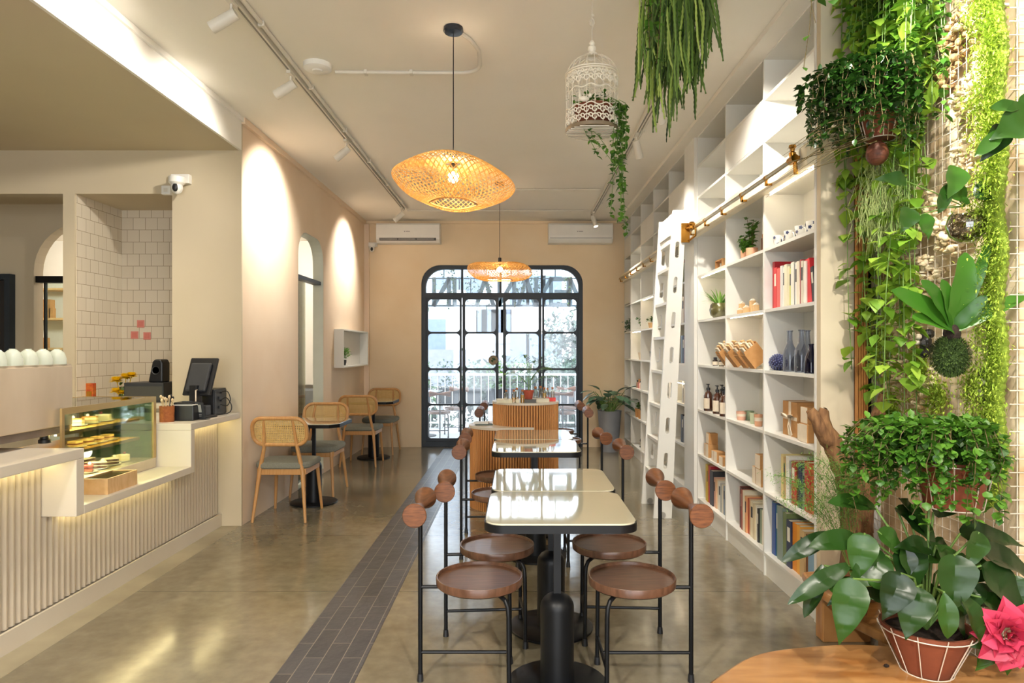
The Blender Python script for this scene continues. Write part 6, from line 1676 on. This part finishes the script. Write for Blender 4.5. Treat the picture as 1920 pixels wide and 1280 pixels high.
# shelf fungi, cork and moss patches tucked behind the grid
M_fungus = mat('cream_fungus', 'efe2c6', 'cdb487', 0.7, scale=16, bump=0.5)
rnd = random.Random(9)
fw = ['at the very top beside the moss band', 'just under the topmost one', 'upper middle beside the moss band', 'brownish, above the dark split leaf', 'palest, left of the split leaf', 'behind the glass bowl', 'left of the glass bowl', 'above the bird nest fern', 'beside the nest fern tip', 'behind the pothos leaves', 'below the kokedama', 'low beside the black driftwood']
for i, (px, py) in enumerate(((1835, 20), (1795, 75), (1825, 190), (1770, 140), (1830, 290), (1790, 440), (1745, 400), (1745, 520), (1700, 480), (1690, 620), (1745, 730), (1690, 700))):
    d = (GX + 0.03) * F / (px - CX)
    p = at(px, py, d)
    t = thing('dried_fungus', 'cream dried lichen clump on the plant wall, %s' % fw[i], 'lichen', (GX + 0.03, d, p.z), group='dried lichen clumps on the plant wall')
    mb = MB()
    for k in range(90):
        c = Vector((rnd.uniform(-0.05, 0.02), max(-0.09, min(0.09, rnd.gauss(0, 0.05))), max(-0.09, min(0.09, rnd.gauss(0, 0.045)))))
        mb.ball(c, rnd.uniform(0.008, 0.02), rnd.uniform(0.008, 0.02), rnd.uniform(0.006, 0.016), 7, 5, M=Matrix.Rotation(rnd.uniform(-0.5, 0.5), 4, 'X'))
    mb.build('clump', M_fungus if i not in (1, 3) else mat('brown_fungus', 'c9a878', '9a7a50', 0.8, scale=16, bump=0.5), t)
mw = ['behind the pothos at the upper left', 'behind the hanging small-leaved plant', 'between the pothos strands', 'left of the kokedama', 'below the kokedama on the right', 'lower, above the dense round plant', 'lowest, beside the dense round plant']
for i, (px, py, w) in enumerate(((1665, 60, 0.13), (1680, 130, 0.1), (1660, 640, 0.08), (1680, 780, 0.09), (1770, 745, 0.06), (1735, 690, 0.06), (1840, 720, 0.05))):
    d = GX * F / (px - CX); p = at(px, py, d)
    t = thing('moss_patch', 'yellow-green moss patch on the plant wall, %s' % mw[i], 'moss', (GX - 0.01, d, p.z), group='moss patches on the plant wall')
    mb = MB()
    for k in range(int(12000 * w)):
        q = Vector((rnd.uniform(-0.04, 0.01), rnd.gauss(0, w * 0.5), rnd.gauss(0, w * 0.8)))
        mb.leaf(q, (rnd.gauss(-0.7, 0.6), rnd.gauss(0, 0.8), rnd.gauss(0, 0.8)), (0, 0, 1), 0.022, 0.008, n=1)
    mb.ball((0.0, 0, 0), 0.012, w * 0.4, w * 0.6, 10, 6)
    mb.build('tufts', L_moss, t)
# black driftwood pieces and pebbles
for i, (px, py, h) in enumerate(((1735, 645, 0.09), (1855, 745, 0.17))):
    d = (GX - 0.02) * F / (px - CX); p = at(px, py, d)
    t = thing('charred_wood', ('small charred wood piece left of the moss ball', 'tall charred wood piece against the moss band')[i], 'wood', (GX - 0.02, d, p.z))
    mb = MB()
    for k in range(9): mb.ball((rnd.uniform(-0.02, 0.02), rnd.gauss(0, 0.016), -h * 0.5 + h * k / 8), rnd.uniform(0.015, 0.03), rnd.uniform(0.015, 0.03), rnd.uniform(0.014, 0.03), 7, 5)
    mb.build('wood', mat('charred', '141414', '2a2826', 0.35, scale=50, bump=1), t)
    for s in range(2): MB().ball((-0.03, 0.01 * s, h * (0.35 - 0.25 * s)), 0.014, n=10, m=7).build('pebble', M_kraft2, t)

# pot in a wire hanger
def wirepot(t, r0, r1, h, nw=10):
    MB().lathe([(0, 0), (r0, 0), (r1, h), (r1 + 0.004, h), (r1 + 0.004, h + 0.012), (r1 - 0.006, h + 0.012), (r1 - 0.01, h - 0.02), (0, h - 0.02)], n=40).build('pot', M_terra, t)
    MB().lathe([(0, h - 0.015), (r1 - 0.01, h - 0.015)], n=24).build('soil', M_soil, [c for c in children(t) if c.name.startswith('pot')][0])
    mb = MB(); k0, k1 = r0 + 0.006, r1 + 0.009
    for i in range(nw):
        a = 2 * PI * i / nw; c, s_ = math.cos(a), math.sin(a)
        mb.tube([(k0 * c, k0 * s_, -0.001), (k1 * c, k1 * s_, h + 0.006), (k1 * c * 1.03, k1 * s_ * 1.03, h + 0.016)], 0.0018, 5)
    for (rr, z) in ((k0, -0.001), (k1, h)): mb.tube([(rr * math.cos(2 * PI * i / 36), rr * math.sin(2 * PI * i / 36), z) for i in range(36)], 0.0022, 5, closed=True)
    mb.build('wire_basket', M_wire, t)
def cascade(t, lm, n, r, top, drop, ls, lw, seed, out=(0, 0), kind='oval', nstr=60, name='leaves'):
    """a mounded crown whose strands fall over the pot's rim"""
    rnd = random.Random(seed); a_, b_ = MB(), MB()
    for s in range(nstr):
        a = rnd.random() * 2 * PI; rr = r * rnd.uniform(0.35, 1.0)
        ex, ey = math.cos(a) * rr + out[0] * rr, math.sin(a) * rr + out[1] * rr
        dl = drop * rnd.uniform(0.25, 1.0) * (rr / r)
        pts = []
        for i in range(13):
            q = i / 12
            k = min(1, q * 1.7)
            z = top * math.sin(min(1, q * 1.7) * PI * 0.62) - (0 if q < 0.5 else dl * (q - 0.5) * 2)
            pts.append(Vector((ex * k, ey * k, z)) + Vector((rnd.gauss(0, 0.006), rnd.gauss(0, 0.006), 0)))
        b_.tube(pts, 0.0014, 4)
        for j in range(n // nstr):
            u = rnd.uniform(1.5, 11.99); i = int(u); p = pts[i].lerp(pts[i + 1], u - i)
            o_ = Vector((ex, ey, 0)).normalized()
            d = o_ * rnd.uniform(0, 1) + Vector((rnd.gauss(0, 0.8), rnd.gauss(0, 0.8), rnd.gauss(-0.1, 0.7)))
            a_.leaf(p, d, (0, 0, 1), ls * rnd.uniform(0.6, 1.25), lw * rnd.uniform(0.7, 1.2), kind, bend=0.3, cup=0.25, n=3)
    return a_.build(name, lm, t), b_.build('stems', M_stem, t)
# upper small-leaved plant
P1 = at(1642, 235, 2.85)
t = thing('hanging_basket_plant', 'dense dark small-leaved plant bulging from a copper-coloured pot at the upper right', 'plant', (P1.x + 0.02, 2.85, P1.z - 0.06))
wirepot(t, 0.055, 0.085, 0.13)
o1, o2 = cascade(t, L_dark, 6600, 0.235, 0.16, 0.45, 0.034, 0.025, 21, out=(-0.45, -0.10), nstr=150)
for o in (o1, o2): o.location = (0, 0, 0.13)
MB().ball((-0.03, -0.03, -0.07), 0.045, 0.045, 0.05, 20, 12).build('coconut_shell', mat('coconut', '6b3a26', '4a2617', 0.6, scale=20, bump=0.3, stretch=(1, 1, 5)), t)
mb = MB()
for k in range(16):
    y0, z0 = random.gauss(0, 0.05), random.uniform(-0.05, 0.12)
    l = random.uniform(0.2, 0.52); mb.tube([(-0.05, y0, z0), (-0.05 - l * 0.6, y0 - 0.05, z0 - 0.03 - l * 0.12), (-0.05 - l, y0 - 0.06, z0 - 0.02 - l * 0.42)], 0.0016, 4, radii=[0.0022, 0.0016, 0.0006])
mb.build('bare_twigs', M_stem, t)
# lime pothos tumbling down the whole wall
t = thing('climbing_pothos', 'lime-green heart-leaved pothos tumbling down the left edge of the plant wall', 'plant', (1.70, 3.05, CEIL - 0.02))
a_, b_ = MB(), MB(); rnd = random.Random(31)
for k in range(46):
    y0 = rnd.uniform(-0.34, 0.24); x0 = rnd.uniform(-0.10, 0.06)
    L_ = rnd.uniform(1.0, 2.25) if k % 3 else rnd.uniform(0.3, 1.0)
    hang(a_, b_, (x0, y0, 0), L_, 0.05, int(L_ * 24), 0.08, 0.062, 'heart', 0.0022, seed=300 + k)
a_.build('leaves', L_lime, t); b_.build('stems', M_stemg, t)
a_, b_ = MB(), MB()
for k in range(34):
    L_ = rnd.uniform(0.25, 0.95); hang(a_, b_, (rnd.uniform(-0.12, 0.05), rnd.uniform(-0.42, 0.15), 0), L_, 0.08, int(L_ * 70), 0.042, 0.028, 'oval', 0.0015, seed=400 + k)
a_.build('small_leaves', L_mid, t); b_.build('fine_stems', M_stemg, t)
# grey-green beard moss
t = thing('beard_moss', 'fine pale beard moss hanging in a tuft below the coconut pot', 'plant', (at(1665, 0, 2.95).x, 2.95, at(0, 330, 2.95).z))
mb = MB()
for k in range(420):
    p = Vector((random.gauss(0, 0.04), random.gauss(0, 0.05), random.uniform(-0.05, 0.08))); pts = [p]
    for i in range(7): pts.append(pts[-1] + Vector((random.gauss(0, 0.012), random.gauss(0, 0.012), -random.uniform(0.02, 0.055))))
    mb.tube(pts, 0.0009, 3, cap=False)
mb.build('strands', mat('beard_moss_strand', 'b7c583', '8da35c', 0.8, island=True), t)
MB().tube([(-0.05, 0, 0.09), (0.08, 0, 0.09)], 0.002, 5).build('hanging_wire', M_wire, t)
# darker leathery leaves in the middle of the wall
def bigleaves(label, px, py, d, spec, lm, name='potted_vine', stems=True):
    o = at(px, py, d); t = thing(name, label, 'plant', o)
    a_, b_ = MB(), MB()
    for (dx, dz, ax, az, L_, W_, kd) in spec:      # offsets in px-ish cm: tip placement and direction in the wall's plane facing us
        p = Vector((dx, random.uniform(-0.06, -0.01), dz))
        a_.leaf(p, (ax, -0.25, az), (0.2, -1, 0.35), L_, W_, kd, bend=0.3, cup=0.3, n=14)
        if stems: b_.tube([(0.02, 0.02, 0.02), (dx * 0.5 + 0.01, 0, dz * 0.5 + 0.02), p], 0.0022, 5)
    a_.build('leaves', lm, t)
    if stems: b_.build('stems', M_stemg, t)
    return t
bigleaves('broad dark green leaves growing around the glass bowl on the plant wall', 1805, 395, 2.5,
          [(0.0, 0.045, -0.6, 0.1, 0.12, 0.085, 'heart'), (0.02, 0.06, 0.7, 0.0, 0.11, 0.08, 'heart'), (-0.06, 0.15, -0.3, -1, 0.13, 0.09, 'heart'), (-0.09, 0.09, -0.3, -1, 0.12, 0.055, 'oval'), (-0.22, 0.0, -0.4, -1, 0.10, 0.08, 'heart'), (-0.17, -0.02, 0.4, -1, 0.10, 0.08, 'heart'), (-0.24, 0.10, -1, 0.1, 0.13, 0.06, 'heart')], L_dark)
bigleaves('large dark split leaf overlapping the moss band near the top right', 1900, 240, 2.25,
          [(0.02, 0.02, -1, -0.5, 0.17, 0.13, 'heart'), (-0.04, 0.0, -0.7, -1, 0.15, 0.08, 'heart'), (-0.07, -0.02, -1, -0.9, 0.14, 0.05, 'oval'), (0.0, 0.06, 1, 0.1, 0.12, 0.09, 'heart'), (-0.02, 0.05, -1, 0.0, 0.11, 0.05, 'oval')], L_dark)
# glass bowl with roots
t = thing('glass_bowl', 'clear round glass bowl full of brown roots hung on the plant wall', 'bowl', at(1812, 422, 2.53))
MB().lathe([(0, -0.07), (0.03, -0.066), (0.058, -0.04), (0.07, 0.0), (0.06, 0.035), (0.048, 0.05), (0.052, 0.056)], n=28).build('bowl', glass('clear_bowl', 'f0f2e8', 0.2), t)
mb = MB()
for k in range(34):
    pts = [Vector((random.gauss(0, 0.015), random.gauss(0, 0.015), 0.04))]
    for i in range(8):
        q = pts[-1] + Vector((random.gauss(0, 0.022), random.gauss(0, 0.022), random.gauss(-0.010, 0.014)))
        if q.length > 0.06: q = q.normalized() * 0.058
        pts.append(q)
    mb.tube(pts, 0.0018, 4)
mb.build('roots', mat('root_brown', '7a5b32', '4f3a1f', 0.7, island=True), t)
# bird's nest fern on a moss ball
t = thing('nest_fern', 'bird nest fern with long strap leaves growing from a mossy ball', 'plant', at(1785, 615, 2.5))
mb = MB()
for (dx, dz, L_, W_) in ((0.05, 1.0, 0.29, 0.092), (-0.55, 0.75, 0.24, 0.07), (0.9, 0.55, 0.28, 0.055), (-1.0, 0.65, 0.30, 0.085), (0.28, 1.0, 0.34, 0.05), (-0.8, 0.25, 0.2, 0.06), (0.3, 0.5, 0.16, 0.05), (-0.3, 0.9, 0.2, 0.06)):
    mb.leaf((0, -0.01, 0), (dx, -0.35, dz), (0.0, -1, 0.5), L_, W_, 'strap', bend=0.3, cup=0.25, n=14)
mb.build('leaves', L_nest, t)
MB().ball((0.0, 0.0, -0.02), 0.03, 0.03, 0.04, 14, 8).build('root_crown', mat('root_dark', '2c1c12', '1a100a', 0.9, scale=40, bump=1), t)
mb = MB(); mb.ball((0.0, 0.01, -0.105), 0.060, 0.053, 0.066, 24, 14)
for k in range(2600):
    th, ph = math.acos(random.uniform(-1, 1)), random.random() * 2 * PI
    n_ = Vector((math.sin(th) * math.cos(ph), math.sin(th) * math.sin(ph), math.cos(th)))
    p = Vector((n_.x * 0.061, 0.01 + n_.y * 0.054, -0.105 + n_.z * 0.067)); mb.leaf(p, n_ + Vector((random.gauss(0, 0.4), 0, random.gauss(0.2, 0.4))), (0, 0, 1), 0.018, 0.005, n=2)
mb.build('moss_ball', mat('moss_dark', '56702c', '1c3012', 0.9, island=True), t)
for s in (-1, 1): MB().tube([(0, 0.0, -0.03), (s * 0.02, 0.05, 0.1), (0.0, 0.10, 0.16)], 0.0012, 4).build('hanging_wire', M_wire, t)
# lower dense plant
P2 = at(1785, 900, 2.3)
t = thing('hanging_basket_plant', 'dense bright round-leaved plant spilling from a terracotta pot in a wire basket, mid right', 'plant', (P2.x, 2.3, P2.z - 0.09))
wirepot(t, 0.085, 0.115, 0.15, 9)
o1, o2 = cascade(t, L_mid, 6600, 0.25, 0.14, 0.38, 0.032, 0.027, 22, out=(-0.38, 0.12), nstr=150)
for o in (o1, o2): o.location = (-0.01, 0, 0.15)
# foreground philodendron
P3 = at(1737, 1215, 2.28)
t = thing('philodendron', 'glossy philodendron in a terracotta pot with a wire basket standing on the round wooden table', 'plant', (P3.x, 2.28, 0.2965))
wirepot(t, 0.075, 0.14, 0.145, 11)
a_, b_ = MB(), MB()
C0 = Vector((0, 0, 0.14))
def pl(px, py, dd, ax, az, L_, W_, kd='heart', ay=-0.3, bend=0.35):
    p = at(px, py, 2.28 + dd) - t.location
    b_.tube([C0, C0.lerp(p, 0.5) + Vector((0, 0, 0.08)), p], 0.004, 6)
    a_.leaf(p, (ax, ay, az), (0.15 + 0.3 * math.sin(px), -0.7, 0.8), L_, W_ * 0.8, kd, bend=bend, cup=0.35, n=14)
for a in ((1790, 1040, -0.1, -0.15, -1, .20, .15), (1690, 1075, -0.1, -0.5, -0.9, .17, .13), (1610, 1010, 0.05, -0.9, 0.05, .20, .10, 'long'), (1600, 1085, -0.15, -0.35, -1, .22, .13), (1590, 1060, 0.0, -1, -0.4, .26, .08, 'long'),
          (1545, 1060, 0.05, -0.5, -0.9, .2, .07, 'long'), (1560, 1000, 0.1, -1, -0.35, .22, .08, 'long'), (1640, 950, 0.1, -0.8, 0.25, .20, .09, 'long'), (1680, 950, 0.1, 0.3, -0.3, .2, .15), (1620, 1000, 0.0, -0.3, -1, .17, .12),
          (1830, 1030, 0.0, 1, -0.35, .26, .14), (1840, 1060, -0.05, 0.8, -0.9, .24, .15), (1800, 1000, 0.1, 1, 0.0, .22, .12), (1720, 1100, -0.1, -0.35, -0.8, .18, .14), (1800, 1110, -0.12, 0.35, -0.8, .17, .1, 'oval'), (1770, 1110, -0.15, 0.0, -1, .15, .08, 'oval'),
          (1840, 1120, -0.05, 0.9, -0.5, .16, .09), (1710, 985, 0.1, -0.2, 0.4, .18, .14), (1660, 1040, 0.0, -0.8, -0.5, .2, .13), (1750, 960, 0.12, 0.3, 0.3, .18, .12), (1700, 1020, 0.0, 0.1, -0.7, .16, .13)):
    pl(*a)
rq = random.Random(77)
for k in range(26):
    pl(1735 + rq.gauss(0, 75), 1060 + rq.gauss(0, 45), rq.uniform(-0.05, 0.15), rq.gauss(0, 0.8), rq.uniform(-1, 0.3), rq.uniform(0.10, 0.17), rq.uniform(0.07, 0.12))
a_.build('leaves', mat('leaf_glossy_dark', '2f521a', '11290c', 0.3, island=True, trans=0.06, spec=0.4, bump=0.25, bscale=18), t); b_.build('stems', M_stemg, t)
# asparagus fern
t = thing('asparagus_fern', 'feathery asparagus fern reaching over the bookshelf at the lower right', 'plant', (at(1600, 0, 2.7).x, 2.7, 0.33))
MB().lathe([(0, 0), (0.05, 0), (0.065, 0.11), (0.07, 0.11), (0.07, 0.125), (0.06, 0.125), (0.055, 0.10), (0, 0.10)], n=24).build('pot', M_terra, t)
a_, b_ = MB(), MB()
for (px, py) in ((1450, 890), (1480, 905), (1500, 870), (1530, 860), (1560, 865), (1590, 880), (1495, 940), (1545, 930), (1575, 915), (1610, 900), (1470, 935), (1540, 890)):
    tip = at(px, py, 2.66) - t.location; c0 = Vector((0, 0, 0.11)); mid = Vector((tip.x * 0.35, tip.y * 0.5, max(tip.z, 0.3) * 0.98))
    pts = [c0 * (1 - q) ** 2 + mid * 2 * q * (1 - q) + tip * q * q for q in [i / 14 for i in range(15)]]
    b_.tube(pts, 0.0013, 4)
    for i in range(6, 15):
        for s in range(60):
            p = pts[i] + Vector((random.gauss(0, 0.026), random.gauss(0, 0.03), random.gauss(0, 0.016)))
            a_.leaf(p, (random.gauss(0, 1), random.gauss(0, 1), random.gauss(0, 0.4)), (0, 0, 1), 0.02, 0.0026, n=2)
a_.build('needles', L_fern, t); b_.build('stems', M_stemg, t)
# driftwood trunk
t = thing('driftwood', 'forked weathered driftwood trunk standing before the pier', 'wood', (1.52, 2.95, 0.30))
def limb(pts, rs):
    m = MB(); m.tube(pts, 0.05, 12, radii=rs); return m
mb = MB()
mb.tube([(0, 0, 0), (0.0, 0, 0.25), (-0.03, 0, 0.48), (-0.09, 0, 0.62), (-0.12, 0.0, 0.70), (-0.165, 0, 0.80), (-0.15, 0, 0.83)], 0.05, 12, radii=[0.085, 0.07, 0.055, 0.045, 0.04, 0.03, 0.012])
mb.tube([(0.0, 0, 0.3), (0.04, 0.01, 0.5), (0.06, 0.01, 0.66), (0.10, 0.01, 0.82), (0.115, 0.01, 0.90)], 0.05, 12, radii=[0.06, 0.05, 0.045, 0.03, 0.008])
mb.tube([(-0.11, 0, 0.66), (-0.15, -0.01, 0.70), (-0.20, -0.01, 0.80), (-0.215, 0, 0.83)], 0.03, 10, radii=[0.03, 0.035, 0.028, 0.02])
o = mb.build('trunk', M_drift, t)
dt = bpy.data.textures.new('drift', 'CLOUDS'); dt.noise_scale = 0.06
md = o.modifiers.new('sub', 'SUBSURF'); md.levels = 2; md.render_levels = 2
md = o.modifiers.new('disp', 'DISPLACE'); md.texture = dt; md.strength = 0.035; md.mid_level = 0.5
# pink flower with leaves
t = thing('pink_flower', 'large raspberry-pink artificial rose at the lower right edge', 'flower', at(1893, 1190, 2.15))
mb = MB()
for ring_ in range(5):
    n_ = 5 + ring_; r = 0.012 + ring_ * 0.011
    for k in range(n_):
        a = 2 * PI * k / n_ + ring_ * 0.6
        rad = Vector((math.cos(a), 0, math.sin(a))); out = Vector((-0.25, -1, 0.2)).normalized()
        d = (rad * (0.25 + 0.22 * ring_) + out * (1.0 - 0.2 * ring_))
        mb.leaf(rad * r * 0.8, d, out, 0.035 + 0.012 * ring_, 0.035 + 0.012 * ring_, 'heart', bend=-0.35 + 0.2 * ring_, cup=0.5, n=5)
mb.build('petals', mat('petal_pink', 'd8486a', 'a8203f', 0.5, island=True, trans=0.2), t)
mb = MB()
for (ax, az) in ((-0.6, -0.8), (-1, -0.3), (0.1, -1), (0.6, -0.9), (0.9, 0.4), (-0.8, -1.2)): mb.leaf((ax * 0.03, 0.03, az * 0.03), (ax, -0.2, az), (0, -1, 0.2), 0.12, 0.07, 'heart', n=6)
mb.build('leaves', L_dark, t); MB().tube([(0, 0.0, 0), (0.02, 0.08, -0.05), (0.06, 0.22, -0.06)], 0.003, 6).build('stem', M_stemg, t)
# round live-edge table and slab bench behind it
t = thing('round_wood_table', 'low round solid-wood table at the bottom right corner', 'table', (1.25, 1.68, 0))
pts = [((0.81 + 0.006 * math.sin(7 * a) + 0.004 * math.sin(13 * a)) * math.cos(a), (0.81 + 0.006 * math.sin(7 * a) + 0.004 * math.sin(13 * a)) * math.sin(a)) for a in [2 * PI * i / 96 for i in range(96)]]
MB().prism(pts, 0.235, 0.295, smooth=True).build('tabletop', M_slab, t, bev=0.012)
for a in (45, 135, 225, 315): MB().cyl((0.45 * math.cos(R(a)), 0.45 * math.sin(R(a)), 0.235), (0.5 * math.cos(R(a)), 0.5 * math.sin(R(a)), 0), 0.04, 0.03).build('leg', M_slab, t)
MB().ball((at(1662, 0, 2.3).x - 1.25, at(1662, 0, 2.3).y - 1.68, 0.301), 0.010, 0.007, 0.006, 10, 6).build('wood_knot', M_soil, t)
t = thing('wood_bench', 'rough live-edge slab bench along the foot of the plant wall', 'bench', (1.57, 2.92, 0))
pts = [(-0.16, 0.36), (-0.19, 0.2), (-0.17, 0.0), (-0.20, -0.2), (-0.15, -0.36), (0.0, -0.40), (0.20, -0.40), (0.20, 0.38), (0.0, 0.39)]
MB().prism(pts, 0.255, 0.30, smooth=False).build('slab', M_slab, t, bev=0.012)
for y in (-0.28, 0.28): MB().box(-0.11, 0.12, y - 0.04, y + 0.04, 0, 0.255).build('leg', M_slab, t, bev=0.006)
